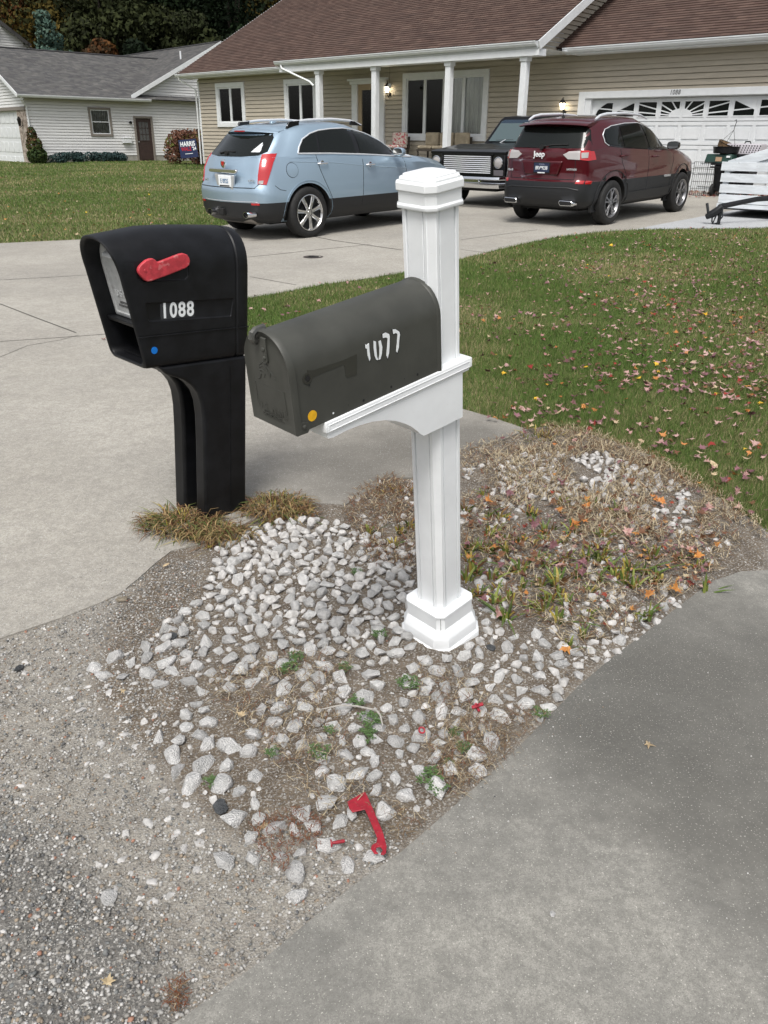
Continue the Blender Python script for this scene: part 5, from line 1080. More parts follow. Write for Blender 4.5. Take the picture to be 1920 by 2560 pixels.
# grille
b = MB(); b.box(gx-.10, gx, -.62, .62, .66, 1.0); b.build('grille_backing', M['black_matte'], CT)
for i in range(9):
    z = .675+i*.038; b = MB(); b.box(gx-.01, gx+.022, -.60, .60, z, z+.019); b.build('grille_bar', M['bright_trim'], CT, bevel=.004)
for sg in (-1, 1):
    b = MB(); b.box(gx-.12, gx+.01, min(sg*.65, sg*.955), max(sg*.65, sg*.955), .62, 1.04); hb = b.build('headlight_bezel', M['black_gloss'], CT, bevel=.02)
    b = MB(); b.lathe([(0, .035), (.05, .032), (.085, .02), (.095, .0), (.0, 0)], 28, axis='x', mt=Matrix.Translation((gx+.012, sg*.80, .885))); hl = b.build('headlight', M['clear_lens'], CT, smooth=True)
    b = MB(); b.lathe([(.095, 0), (.108, 0), (.108, .02), (.098, .024)], 28, axis='x', mt=Matrix.Translation((gx+.012, sg*.80, .885)), close=True); b.build('headlight_ring', M['chrome'], hl, smooth=True)
    b = MB(); b.box(gx+.005, gx+.02, min(sg*.69, sg*.92), max(sg*.69, sg*.92), .64, .745); b.build('turn_signal', mat('smoked_lens', (.12, .11, .12), .2), CT, bevel=.01)
b = MB(); b.box(gx-.02, gx+.03, -.66, .66, 1.015, 1.045); b.build('grille_header', PT, CT, bevel=.008)
b = MB(); rr = []
for y in (-1.0, -.99, -.93, -.80, -.4, 0, .4, .80, .93, .99, 1.0):
    xo = gx+.20-.08*max(0, (abs(y)-.7)/.3)**2-(.14 if abs(y) > .985 else 0)
    rr.append([(xo-.10, y, .40), (xo-.02, y, .41), (xo, y, .45), (xo+.005, y, .50), (xo-.025, y, .515), (xo-.025, y, .565), (xo+.005, y, .58), (xo-.01, y, .62), (xo-.06, y, .625), (xo-.10, y, .62)])
loft(b, rr); b.build('front_bumper', M['chrome'], CT, smooth=True, angle=30)
b = MB()
for y in (-.45, 0, .45): b.lathe([(.0, .012), (.018, .008), (.02, 0), (0, 0)], 12, axis='x', mt=Matrix.Translation((gx+.178, y, .54)))
b.build('bumper_bolt', M['chrome'], CT)
b = MB(); b.box(.40, .44, .975, .987, .60, .86); b.build('side_marker', M['amber_lens'], CT, bevel=.004)
for x in (0, -3.0):
    for s in (-1, 1): wheel(CT, x, s*.83, .38, .26, .20, 'plain', s)
b = MB(); b.box(-3.8, .5, -.6, .6, .32, .58); b.build('underbody', M['black_matte'], CT)
# ================================================================ trailer, bins, pen, drain, sign
def ZG(x, y): return float(tz(x, y))
def HF(u, s, z=0.): p = P0+WD*u+ND*s; return np.array([p[0], p[1], z+float(tz(p[0], p[1]))])
def house_frame(u, s, rot=0.): o = HF(u, s); return frame(WD, -ND, (0, 0, 1), o) @ Matrix.Rotation(rot, 4, 'Z')
M['white_board'] = mat('white_painted_board', (.66, .70, .73), .6, var=.10, vscale=3, streak=(1, 6, 6), bump=.15, bscale=60, speck=[(18, .68, (.40, .42, .42), .5)])
cp = G(1538, 487)                       # coupler on the pad
fl_ = hit(1600+1035/5.184, 300+1000/5.184, HM, 1, -6.2)
TU = (np.array(cp)-P0) @ WD; TS = (np.array(cp)-P0) @ ND
TM2 = house_frame(TU, TS)               # local x right along the boards, y away from us
Tt = thing('utility_trailer', 'white slatted utility trailer with black tongue, parked on the pale concrete pad', 'trailer', TM2)
lx = lambda px, py, y: hit(1600+px/5.184, 300+py/5.184, TM2, 1, y)
YB = 1.25
xl = [lx(1070, 540, YB), lx(1060, 690, YB), lx(1045, 830, YB), lx(1030, 960, YB), lx(1003, 1075, YB)]
xb = [lx(1065, 655, YB), lx(1050, 800, YB), lx(1035, 940, YB), lx(1010, 1070, YB), lx(1000, 1130, YB)]
W_ = 2.3
for i in range(5):
    b = MB(); b.box(xl[i].x, xl[i].x+W_, YB-.02-(.012 if i == 4 else 0), YB+.02, xb[i].z, xl[i].z-(.004 if i == 4 else 0)); b.build('board', M['white_board'], Tt, bevel=.004)
xm = xl[2].x
for (x0, x1) in ((xl[0].x+.06, xl[0].x+.15), (xl[0].x+W_-.15, xl[0].x+W_-.06)):
    b = MB(); b.box(x0, x1, YB+.021, YB+.06, xb[4].z+.05, xl[0].z-.03); b.build('post', M['white_board'], Tt)
for y0_ in (.11, .30):
    a = lx(1130-60*y0_, 520+y0_*120, YB+.10); c = lx(1659, 335+y0_*330, YB+.10); d = Vector((c.x-a.x, 0, c.z-a.z)); d.normalize(); n_ = Vector((-d.z, 0, d.x))*.085
    p0_ = Vector((a.x, 0, a.z))+d*.02 - n_; L_ = 2.3; b = MB(); q = [p0_+n_*1, p0_+d*L_+n_, p0_+d*L_-n_, p0_-n_]; b.prism([(p.x, p.z) for p in q], 1, YB+.08+y0_*.2, YB+.115+y0_*.2); b.build('diagonal_board', M['white_board'], Tt, bevel=.004)
b = MB(); b.box(xl[4].x+.03, xl[4].x+W_-.03, YB+.05, YB+3.0, xb[4].z-.03, xb[4].z+.03); b.build('deck', M['dark_steel'], Tt)
b = MB(); b.tube([(0.05, .02, .30), (.45, .62, .42), (1.0, 1.5, .47)], .045, 4); b.build('tongue', M['black_plastic'], Tt, bevel=.006)
b = MB(); b.tube([(-.12, -.02, .13), (0, 0, .20), (.10, .05, .31)], .05, 8, rs=[.045, .07, .05]); b.box(-.05, -.02, -.03, .03, .2, .38, mt=Matrix.Rotation(R(-18), 4, 'Y')); cpl = b.build('coupler', M['dark_steel'], Tt, bevel=.006)
b = MB(); b.tube([(.12, .02, .30), (.16, -.02, .15), (.10, -.04, .05), (.02, -.04, .03), (.06, 0, .22)], .012, 6); b.tube([(.02+.06*math.cos(a), .05, .10+.09*math.sin(a)) for a in [i*.6 for i in range(11)]], .012, 6); b.build('safety_chain', M['dark_steel'], Tt)
b = MB(); b.tube([(.08, .06, .02), (.08, .06, .34)], .03, 8); b.lathe([(0, -.02), (.07, -.02), (.08, 0), (0, .01)], 12, mt=Matrix.Translation((.08, .06, .02))); b.build('jack', M['dark_steel'], Tt)
for x in (.85, 2.2):
    b = MB(); t_ = b.lathe([(.15, -.08), (.24, -.09), (.27, -.06), (.27, .06), (.24, .09), (.15, .08)], 28, axis='x', mt=Matrix.Translation((x-.25, 2.4, .26)), close=True); w_ = b.build('wheel', M['rubber'], Tt, smooth=True); b = MB(); b.lathe([(.155, -.05), (0, -.05)], 20, axis='x', mt=Matrix.Translation((x-.25, 2.4, .26))); b.build('rim', M['white_trim'], w_)

# bins and things before the garage door
M['green_plastic'] = mat('green_plastic', (.012, .045, .035), .5, var=.1); M['coir'] = mat('coconut_liner', (.16, .10, .05), .95, var=.5, vscale=30, bump=.6, bscale=60)
def HP(px, py, s): p = hit(px, py, HM, 1, -s); return p
z8 = lambda a, c: (1600+a/5.184, 300+c/5.184)
c = HP(*z8(1010, 1000), 1.0)
BN = thing('wheeled_bin', 'black wheeled bin behind the wire pen, holding up a green box', 'bin', house_frame(c.x+.12, 1.0))
gz0 = HF(c.x, 1.0)[2]; LEAFU = c.x
lb = [HP(*z8(820, 540), 1.0), HP(*z8(1080, 430), 1.0)]; top = lb[0].z-gz0
b = MB(); loft(b, [[(-.20, -.22, .10), (.24, -.22, .10), (.24, .22, .10), (-.20, .22, .10)], [(-.22, -.27, top-.06), (.30, -.27, top-.06), (.30, .27, top-.06), (-.22, .27, top-.06)]]); b.build('bin_body', M['black_plastic'], BN, bevel=.02)
b = MB(); b.box(-.30, .34, -.30, .30, top-.06, top-.02); b.build('lid', M['black_plastic'], BN, bevel=.012)
b = MB(); b.tube([(-.28, -.33, top-.1), (.32, -.33, top-.1)], .014, 8); b.build('handle', M['black_plastic'], BN)
for x in (-.19, .25):
    b = MB(); b.lathe([(0, -.03), (.13, -.03), (.14, 0), (.13, .03), (0, .03)], 24, axis='x', mt=Matrix.Translation((x, -.22, .14))); b.build('wheel', M['rubber'], BN, smooth=True)
GB = thing('storage_box', 'dark green plastic box with two labels, on the black bin under a black pan', 'box', house_frame(c.x-.06, 1.05) @ Matrix.Translation((0, 0, top-.018)))
bh = lb[1].z-lb[0].z
b = MB(); loft(b, [[(-.30, -.22, 0), (.34, -.22, 0), (.34, .22, 0), (-.30, .22, 0)], [(-.27, -.19, bh), (.31, -.19, bh), (.31, .19, bh), (-.27, .19, bh)]]); bb_ = b.build('box_body', M['green_plastic'], GB, bevel=.015)
b = MB(); b.box(-.04, .10, -.222, -.20, .04, .13); b.build('label', mat('kraft_label', (.42, .28, .18), .8), GB); b = MB(); b.box(.20, .28, -.222, -.19, .12, .16); b.build('label', M['sticker_white'], GB)
PA = thing('black_pan', 'shallow round black pan on top of the dark green box', 'pan', house_frame(c.x+.02, 1.05) @ Matrix.Translation((0, 0, top+bh-.015)))
b = MB(); b.lathe([(0, .01), (.25, .01), (.27, .03), (.285, .15), (.27, .15), (.25, .04), (0, .03)], 32); b.build('pan', M['black_plastic'], PA, smooth=True); b = MB(); b.lathe([(.284, .145), (.295, .148), (.295, .158), (.27, .158)], 32, close=True); b.build('rim', M['black_plastic'], PA, smooth=True)
# hanging basket
p = HP(*z8(1110, 350), 1.0); hb_ = thing('hanging_basket', 'coconut fibre hanging basket with thin wires and hook, tipped on the black pan', 'basket', house_frame(p.x, 1.0) @ Matrix.Translation((0, 0, p.z-HF(p.x, 1.0)[2])))
rt = Matrix.Rotation(R(22), 4, 'Y')
b = MB(); b.lathe([(0, -.17), (.09, -.16), (.16, -.10), (.19, .0), (.20, .08), (.185, .08), (.15, -.02), (0, -.05)], 24, mt=rt); b.build('liner', M['coir'], hb_, smooth=True)
b = MB(); [b.lathe([(r_, z_), (r_+.008, z_), (r_+.008, z_+.008), (r_, z_+.008)], 24, mt=rt, close=True) for r_, z_ in ((.20, .08), (.17, -.09))]; b.build('wire_rim', M['iron'], hb_)
hk = HP(*z8(1218, 130), 1.0); hx, hz = hk.x-p.x, hk.z-p.z; b = MB()
for a in (0, 2.1, 4.2): v = rt @ Vector((.2*math.cos(a), .2*math.sin(a), .08)); b.tube([v, (hx, 0, hz)], .0045, 5)
b.tube([(hx, 0, hz), (hx+.015, 0, hz+.12), (hx+.03, 0, hz+.17), (hx+.015, 0, hz+.21), (hx-.02, 0, hz+.19)], .007, 6); b.build('hanger', M['iron'], hb_)
# second bin with pet carrier
p = HP(*z8(1330, 440), .7); g0 = HF(p.x, .7)[2]; topc = p.z-g0
B2 = thing('wheeled_bin', 'dark wheeled bin under the grey pet carrier, behind the white trailer', 'bin', house_frame(p.x, .7))
b = MB(); loft(b, [[(-.26, -.24, .08), (.26, -.24, .08), (.26, .24, .08), (-.26, .24, .08)], [(-.32, -.30, topc-.16), (.34, -.30, topc-.16), (.34, .30, topc-.16), (-.32, .30, topc-.16)]]); b.build('bin_body', M['black_plastic'], B2, bevel=.02)
b = MB(); b.box(-.37, .40, -.33, .33, topc-.16, topc-.1); b.build('lid', M['black_plastic'], B2, bevel=.015)
for x in (-.2, .2): b = MB(); b.lathe([(0, -.03), (.13, -.03), (.13, .03), (0, .03)], 20, axis='x', mt=Matrix.Translation((x, .22, .14))); b.build('wheel', M['rubber'], B2)
PC = thing('pet_carrier', 'pale grey plastic pet carrier with round vent holes, on the dark bin behind the trailer', 'pet carrier', house_frame(p.x+.02, .7) @ Matrix.Translation((0, 0, topc-.1)))
M['carrier'] = mat('carrier_plastic', (.42, .40, .43), .5)
hc = HP(*z8(1400, 300), .7).z-HP(*z8(1330, 440), .7).z
b = MB(); b.box(-.44, .44, -.26, .26, 0, .09); b.build('carrier_base', M['black_plastic'], PC, bevel=.02)
b = MB(); loft(b, [[(-.46, -.27, .09), (.46, -.27, .09), (.46, .27, .09), (-.46, .27, .09)], [(-.34, -.20, .09+hc), (.42, -.20, .09+hc), (.42, .20, .09+hc), (-.34, .20, .09+hc)]]); b.build('carrier_top', M['carrier'], PC, bevel=.03, segs=3)
b = MB()
for i in range(13):
    for j in range(4):
        x = -.36+i*.062+j*.007; t_ = .22+j*.19; b.lathe([(.017, -.004), (0, -.005)], 8, axis='y', mt=Matrix.Translation((x if i < 6 else x+.02, -.27+.07*t_, .09+hc*t_)))
b.build('vent_hole', M['black_matte'], PC)
b = MB(); b.tube([(-.02, 0, .08+hc), (-.0, 0, .13+hc), (.10, 0, .135+hc), (.13, 0, .08+hc)], .014, 8); b.build('handle', M['black_plastic'], PC)
# wire pen
a0 = HP(*z8(690, 1005), 1.35); a1 = HP(*z8(985, 1000), 1.35); tp = HP(*z8(880, 545), 1.35)
WP = thing('wire_pen', 'black folding wire pen panel standing before the white garage door', 'pen', house_frame(a0.x-.1, 1.35)); hp_ = tp.z-HF(a0.x, 1.35)[2]; wp_ = a1.x-a0.x+.1
for k, (o_, ang) in enumerate((((0, 0), 0), ((wp_*.52, .0), 28))):
    b = MB(); L_ = wp_*.52; mt_ = Matrix.Translation((o_[0], o_[1], 0)) @ Matrix.Rotation(R(ang), 4, 'Z')
    n_ = int(L_/.045)
    for i in range(n_+1): b.tube([(i*L_/n_, 0, .02), (i*L_/n_, 0, hp_)], .004 if 0 < i < n_ else .007, 4, mt=mt_)
    for z in (.02, .17, .32, .47, .62, hp_): b.tube([(0, 0, z), (L_, 0, z)], .005, 4, mt=mt_)
    b.build('wire_panel', M['iron'], WP)
# drain cover in the driveway
p = G(677, 557); dc = thing('drain_cover', 'small round iron cover set in the concrete driveway', 'drain cover', Matrix.Translation((p[0], p[1], p[2]+.012)))
b = MB(); b.lathe([(.0, .002), (.105, .002), (.11, .004), (.135, .004), (.138, .0), (0, 0)], 32); b.build('cover', mat('rusty_iron', (.05, .04, .035), .8, var=.4, vscale=20), dc)
b = MB(); [b.box(-.07, .07, y-.006, y+.006, .0025, .0045) for y in (-.06, -.03, 0, .03, .06)]; b.build('slots', M['black_matte'], dc)
# yard sign
p = G(414, 366); ys = thing('yard_sign', 'navy blue yard sign with white lettering in front of the brown hydrangea', 'sign', frame((math.cos(R(-8)), math.sin(R(-8)), 0), (-math.sin(R(-8)), math.cos(R(-8)), 0), (0, 0, 1), p))
b = MB(); b.box(-.36, .36, -.006, .006, .42, 1.07, mt=Matrix.Rotation(R(-5), 4, 'Y')); b.build('sign_panel', mat('navy_sign', (.012, .022, .075), .5), ys)
b = MB(); [b.tube([(x, .01, -.02), (x, .01, .9)], .006, 5) for x in (-.2, .25)]; b.build('stake', M['iron'], ys)
rr = Matrix.Rotation(R(-5), 3, 'Y'); xd = rr @ Vector((1, 0, 0)); yd = rr @ Vector((0, 0, 1))
text('lettering', 'HARRIS', .235, M['sticker_white'], ys, rr @ Vector((0, -.009, .905)), xd, yd, .001, .006, .78); text('lettering', 'WALZ', .19, mat('sign_red', (.45, .01, .02), .5), ys, rr @ Vector((-.08, -.009, .73)), xd, yd, .001, .004, .78); text('lettering', "'24", .17, M['sticker_white'], ys, rr @ Vector((.24, -.009, .73)), xd, yd, .001, .004, .8)
b = MB(); b.box(-.16, .16, -.009, -.006, .555, .575, mt=Matrix.Rotation(R(-5), 4, 'Y')); b.build('small_print', M['sticker_white'], ys)
# broken red flag on the gravel
FLR = (.30, .012, .025)
M['red_plastic'] = mat('red_plastic', FLR, .5, var=.15, vscale=60, speck=[(150, .66, (.22, .16, .12), .4)])
def flat_prism(name, label, cat, pts, z0, z1, m, base=None, tilt=0):
    ps = [G(a, c_, .042) for a, c_ in pts]; cx = sum(p[0] for p in ps)/len(ps); cy = sum(p[1] for p in ps)/len(ps)
    b = MB(); b.prism([(p[0]-cx, p[1]-cy) for p in ps], 2, z0, z1); o = b.build(name, m, None, bevel=.0012); o.location = (cx, cy, .042); o.rotation_euler = (tilt, 0, 0); return tag(o, label, cat)
z3f = lambda a, c_: ((500+a/2.0738)/1.1573, (1800+c_/2.0738)/1.1573)
fp = [z3f(*q) for q in ((763, 425), (855, 372), (866, 390), (905, 480), (950, 590), (968, 660), (965, 695), (952, 705), (935, 702), (948, 680), (935, 662), (915, 665), (912, 685), (925, 698), (905, 700), (885, 672), (890, 655), (915, 640), (918, 615), (900, 570), (873, 505), (855, 465), (790, 480), (775, 462))]
flat_prism('broken_flag', 'broken red mailbox flag lying on the gravel beside the driveway edge', 'mailbox flag', fp, .0, .0035, M['red_plastic'], tilt=R(-1.0))
p = G(*z3f(708, 640), .036); b = MB(); b.lathe([(0, 0), (.009, 0), (.009, .003), (.0035, .004), (.0045, .03), (.003, .034), (0, .034)], 14); o = b.build('plastic_peg', M['red_plastic'], None, smooth=True); o.location = (p[0]-.014, p[1], .036); o.rotation_euler = (0, R(88), R(12)); tag(o, 'small red plastic peg lying left of the broken flag', 'peg')
p = G(911, 1578, .045); b = MB(); b.lathe([(.006, 0), (.0105, 0), (.0105, .003), (.006, .003)], 20, close=True); o = b.build('plastic_ring', M['red_plastic'], None, smooth=True); o.location = (p[0], p[1], .045); o.rotation_euler = (R(25), R(10), 0); tag(o, 'tiny red plastic ring on the rocks, below the white post', 'ring')
p = G(1031, 1530, .034); b = MB(); b.lathe([(0, 0), (.006, 0), (.006, .018), (0, .018)], 12); b.box(-.018, .018, -.005, .005, .012, .018); b.box(-.004, .004, -.014, .014, .0, .008); o = b.build('red_stopper', M['red_plastic'], None, bevel=.001); o.location = (p[0], p[1], .034); o.rotation_euler = (R(20), R(-10), .3); tag(o, 'small red plastic stopper on the soil near the driveway edge', 'stopper')
# twig
pa = [G(*q, .04) for q in ((690, 1533), (735, 1528), (770, 1524), (805, 1528), (815, 1538), (822, 1550), (827, 1565))]
b = MB(); b.tube([(p[0], p[1], .040+.008*math.sin(i*1.7)) for i, p in enumerate(pa)], .003, 7, rs=[.0016, .0022, .0028, .0032, .0034, .003, .002]); o = b.build('twig', mat('grey_twig', (.36, .34, .31), .8, var=.2, vscale=80), None, smooth=True); tag(o, 'bare pale bent twig lying across the rocks', 'twig')
# ================================================================ ground, slabs, lawns
def concrete(name, c1, c2, stain, sscale, seed=0., grain=260, blobs=()):
    m = bpy.data.materials.new(name); m.use_nodes = True; nt = m.node_tree; N = nt.nodes; L = nt.links; b = N['Principled BSDF']; b.inputs['Roughness'].default_value = .88; b.inputs['Specular IOR Level'].default_value = .3
    tc = N.new('ShaderNodeTexCoord'); mp = N.new('ShaderNodeMapping'); mp.inputs['Location'].default_value = (seed, seed*.7, 0); L.new(tc.outputs['Object'], mp.inputs[0])
    def noise_(s, d=5, r=.6):
        n = N.new('ShaderNodeTexNoise'); n.inputs['Scale'].default_value = s; n.inputs['Detail'].default_value = d; n.inputs['Roughness'].default_value = r; L.new(mp.outputs[0], n.inputs['Vector']); return n.outputs['Fac']
    def ramp(src, a, bb, ca, cb):
        r = N.new('ShaderNodeValToRGB'); L.new(src, r.inputs[0]); r.color_ramp.elements[0].position = a; r.color_ramp.elements[1].position = bb; r.color_ramp.elements[0].color = ca; r.color_ramp.elements[1].color = cb; return r.outputs[0]
    def mix(f, a, bb):
        x = N.new('ShaderNodeMix'); x.data_type = 'RGBA'; 
        if isinstance(f, float): x.inputs[0].default_value = f
        else: L.new(f, x.inputs[0])
        for i, q in ((6, a), (7, bb)):
            if isinstance(q, tuple): x.inputs[i].default_value = q+(1,)
            else: L.new(q, x.inputs[i])
        return x.outputs[2]
    W1, K1 = (1, 1, 1, 1), (0, 0, 0, 1)
    cur = ramp(noise_(1.3, 6), .35, .68, c1+(1,), c2+(1,))
    cur = mix(ramp(noise_(sscale, 7, .65), .42, .66, K1, (.85,)*3+(1,)), cur, stain)
    for (bx_, by_, br_) in blobs:     # an old wide stain with its own place on the slab
        vm = N.new('ShaderNodeVectorMath'); vm.operation = 'DISTANCE'; L.new(tc.outputs['Object'], vm.inputs[0]); vm.inputs[1].default_value = (bx_, by_, 0)
        sc_ = N.new('ShaderNodeMath'); sc_.operation = 'MULTIPLY'; L.new(vm.outputs['Value'], sc_.inputs[0]); sc_.inputs[1].default_value = 1/br_
        dv = N.new('ShaderNodeMath'); dv.operation = 'MULTIPLY_ADD'; L.new(noise_(3.2, 6, .68), dv.inputs[0]); dv.inputs[1].default_value = 1.1; L.new(sc_.outputs[0], dv.inputs[2])
        sb = N.new('ShaderNodeMath'); sb.operation = 'MULTIPLY'; L.new(dv.outputs[0], sb.inputs[0]); sb.inputs[1].default_value = .5
        cur = mix(ramp(sb.outputs[0], .34, .82, (.88,)*3+(1,), K1), cur, tuple(k*.30 for k in c1))
    cur = mix(ramp(noise_(34, 4), .40, .62, K1, (.30,)*3+(1,)), cur, tuple(k*.55 for k in stain))
    cur = mix(ramp(noise_(9, 6, .75), .44, .60, K1, (.22,)*3+(1,)), cur, tuple(k*.6 for k in stain))
    cur = mix(ramp(noise_(grain*.42, 2.5, .7), .47, .56, K1, (.34,)*3+(1,)), cur, tuple(k*.45 for k in c1))
    cur = mix(ramp(noise_(grain*1.3, 1.5), .52, .60, K1, (.45,)*3+(1,)), cur, tuple(k*.42 for k in c1))
    cur = mix(ramp(noise_(grain*.8+3, 1.5), .65, .70, K1, (.5,)*3+(1,)), cur, tuple(min(.75, k*1.75) for k in c2))
    v = N.new('ShaderNodeTexVoronoi'); v.inputs['Scale'].default_value = 55; L.new(mp.outputs[0], v.inputs['Vector'])
    rc = ramp(v.outputs['Distance'], .03, .055, (.22, .22, .22, 1), K1); cur = mix(rc, cur, tuple(min(.8, k*1.9) for k in c2))
    L.new(cur, b.inputs['Base Color'])
    bp = N.new('ShaderNodeBump'); bp.inputs['Strength'].default_value = .35; bp.inputs['Distance'].default_value = .0015; L.new(noise_(grain, 3), bp.inputs['Height']); L.new(bp.outputs[0], b.inputs['Normal'])
    return m
M['drive'] = concrete('driveway_concrete', (.42, .395, .345), (.50, .475, .42), (.34, .32, .285), .55, 3.1, blobs=((-.12, 3.85, .75), (.12, 4.15, .6), (.55, 4.4, .6)))
M['drive_dark'] = concrete('worn_concrete', (.32, .31, .278), (.40, .385, .345), (.17, .168, .155), 1.3, 8.4, blobs=((1.05, 2.10, .85), (1.08, 1.42, .50), (.66, 1.80, .38)))
M['pad'] = concrete('new_pale_concrete', (.50, .52, .53), (.56, .57, .58), (.46, .47, .48), .5, 1.2)
M['lawn_soil'] = mat('lawn_thatch', (.085, .11, .032), .95, c2=(.17, .155, .065), vscale=3.2, bump=.6, bscale=90, ramp=(.38, .62), speck=[(60, .58, (.03, .04, .012), .6)])
M['soil'] = mat('bed_soil', (.095, .075, .055), .95, c2=(.15, .122, .092), vscale=9, bump=.8, bscale=170, ramp=(.35, .65), speck=[(220, .60, (.28, .26, .23), .55), (120, .62, (.05, .04, .03), .6)])
M['fargrass'] = mat('far_grass', (.05, .07, .022), .95, c2=(.09, .085, .04), vscale=.5)
def sheet(name, poly, m, lift=0., thick=0., jitter=0., step=.12, kind='structure'):
    """flat polygon (world xy) laid on the terrain; bisected where the terrain bends"""
    if jitter:
        q = []
        for i in range(len(poly)):
            a, c = poly[i], poly[(i+1) % len(poly)]; L_ = math.hypot(c[0]-a[0], c[1]-a[1]); k = max(1, min(200, int(L_/step)))
            for t in range(k):
                x, y = a[0]+(c[0]-a[0])*t/k, a[1]+(c[1]-a[1])*t/k; n = noise.noise_vector(Vector((x*4, y*4, 0)))*jitter+noise.noise_vector(Vector((x*17, y*17, 3)))*jitter*.5; q.append((x+n.x, y+n.y))
        poly = q
    bm = bmesh.new(); f = bm.faces.new([bm.verts.new((p[0], p[1], 0)) for p in poly])
    for s in (S0, 0.):
        bmesh.ops.bisect_plane(bm, geom=bm.verts[:]+bm.edges[:]+bm.faces[:], plane_co=Vector((P0+ND*s).tolist()), plane_no=Vector(ND.tolist()))
    for v in bm.verts: v.co.z = float(tz(v.co.x, v.co.y))+lift
    bmesh.ops.triangulate(bm, faces=bm.faces)
    bmesh.ops.recalc_face_normals(bm, faces=bm.faces)
    if bm.faces and sum(f.normal.z for f in bm.faces) < 0: bmesh.ops.reverse_faces(bm, faces=bm.faces)
    if thick:
        be = [e for e in bm.edges if len(e.link_faces) == 1]; r = bmesh.ops.extrude_edge_only(bm, edges=be)
        for g_ in r['geom']:
            if isinstance(g_, bmesh.types.BMVert): g_.co.z -= thick
    me = bpy.data.meshes.new(name); bm.to_mesh(me); bm.free(); me.materials.append(m); o = bpy.data.objects.new(name, me); col.objects.link(o)
    return tag(o, kind=kind), poly
def D(*pts): return [tuple(G(*p)[:2]) for p in pts]
# --- polygons read from the photo
lawn_r = D((455, 668), (500, 655), (540, 645), (620, 632), (700, 616), (790, 604), (870, 591), (930, 577), (1000, 560), (1060, 545), (1130, 528), (1210, 513), (1290, 503), (1390, 497), (1659, 494))
pe = lawn_r[-1]
lawn_r += [(pe[0]+13, pe[1]-11.0), (11, 1.2), (3.9, 3.0)] + D((1659, 1150), (1560, 1085), (1500, 1050), (1440, 1010), (1400, 985), (1320, 955), (1250, 935), (1180, 925), (1140, 930), (1070, 908), (1000, 887), (900, 855), (800, 826), (690, 790), (600, 757), (540, 733), (480, 710), (450, 690))
lw = D((0, 527), (110, 522), (240, 516), (360, 504), (480, 489), (520, 482))
def uv(u, s): return tuple(HF(u, s)[:2])
def us(p): d = np.array([p[0], p[1], 0])-P0; return d @ WD, d @ ND
u_e, s_e = us(lw[-1])
lawn_l = [(lw[0][0]-8, lw[0][1]-3)]+lw+[uv(-.3, 10.0), uv(-.8, 8), uv(-1.2, 5.0), uv(-2.6, 4.0), uv(-5.2, 3.2), uv(-10.2, 2.2), uv(-17.5, .0), uv(-18.5, -20), (-60, 60), (-60, 8)]
slab = D((388, 2216), (470, 2155), (560, 2088), (660, 2005), (760, 1925), (870, 1847), (980, 1752), (1090, 1652), (1170, 1570), (1250, 1488), (1320, 1428), (1400, 1368), (1470, 1312), (1540, 1262), (1600, 1241), (1659, 1238))
e_ = np.array(slab[-1])-np.array(slab[-3]); e_ /= np.linalg.norm(e_)
slab += [tuple(np.array(slab[-1])+np.array((1, .25))*3), (5.5, 1.0), (4, -4), (-2.0, -4), tuple(np.array(slab[0])+np.array((-.55, -.45)))]
dv_edge = D((0, 1387), (60, 1365), (140, 1338), (215, 1308), (262, 1287), (300, 1255), (335, 1222), (370, 1195), (430, 1180), (500, 1150), (560, 1120), (640, 1098), (700, 1092), (745, 1095), (800, 1068), (838, 1038), (890, 1036), (940, 1010), (1000, 975), (1060, 962), (1100, 948), (1137, 932))
drive = dv_edge+lawn_r[::-1][17-0:0] if 0 else None
lawn_low = D((1137, 932), (1070, 908), (1000, 887), (900, 855), (800, 826), (690, 790), (600, 757), (540, 733), (480, 710), (450, 690), (455, 668))
drive = dv_edge+lawn_low[1:]+lawn_r[1:14]+D((1390, 497))+[uv(6.3, 7.5), uv(6.3, 0.02), uv(-.5, .02), uv(-.5, 2.0), uv(-2.6, 4.0), uv(-1.2, 5.0), uv(-.8, 8), uv(-.3, 10.0)]+lw[::-1]+[(lw[0][0]-8, lw[0][1]-3), (-14, 8), (-12, -3), (-3.6, 1.25)]
# --- big ground
gs = bpy.data.meshes.new('ground'); pts = []; fcs = []
ss = [60, S0, 0, -400]; uu = [-400, 400]
for s in (400, S0, 0, -400):
    for u in uu: p = P0+WD*u+ND*s; pts.append((p[0], p[1], float(tz(p[0], p[1]))-.02))
gs.from_pydata(pts, [], [(0, 1, 3, 2), (2, 3, 5, 4), (4, 5, 7, 6)]); gs.materials.append(M['fargrass']); go = bpy.data.objects.new('ground', gs); col.objects.link(go); tag(go, kind='structure')
sheet('lawn', lawn_r, M['lawn_soil'], .004, thick=.04, jitter=.015)
sheet('lawn', lawn_l, M['lawn_soil'], .004, thick=.04, jitter=.02, step=.4)
dr_o, _ = sheet('driveway', drive, M['drive'], .012, thick=.05, jitter=.006)
sl_o, _ = sheet('driveway', slab, M['drive_dark'], .014, thick=.10, jitter=.003)
pad = D((1360, 498), (1400, 490), (1480, 476), (1545, 463), (1570, 459))+[uv(6.35, 9.0), uv(6.6, 3.0), uv(16, 3.0), uv(16, 9.0)]
pp = D((1659, 495)); pad = D((1375, 497), (1430, 486), (1500, 473), (1560, 461))+[tuple(np.array(D((1560, 461))[0])+(-ND[:2])*3), tuple(np.array(D((1560, 461))[0])+(-ND[:2])*3+WD[:2]*9), (pe[0]+8, pe[1]-6.6), (pe[0], pe[1])]
sheet('concrete_pad', pad, M['pad'], .020, thick=.03, jitter=.004)
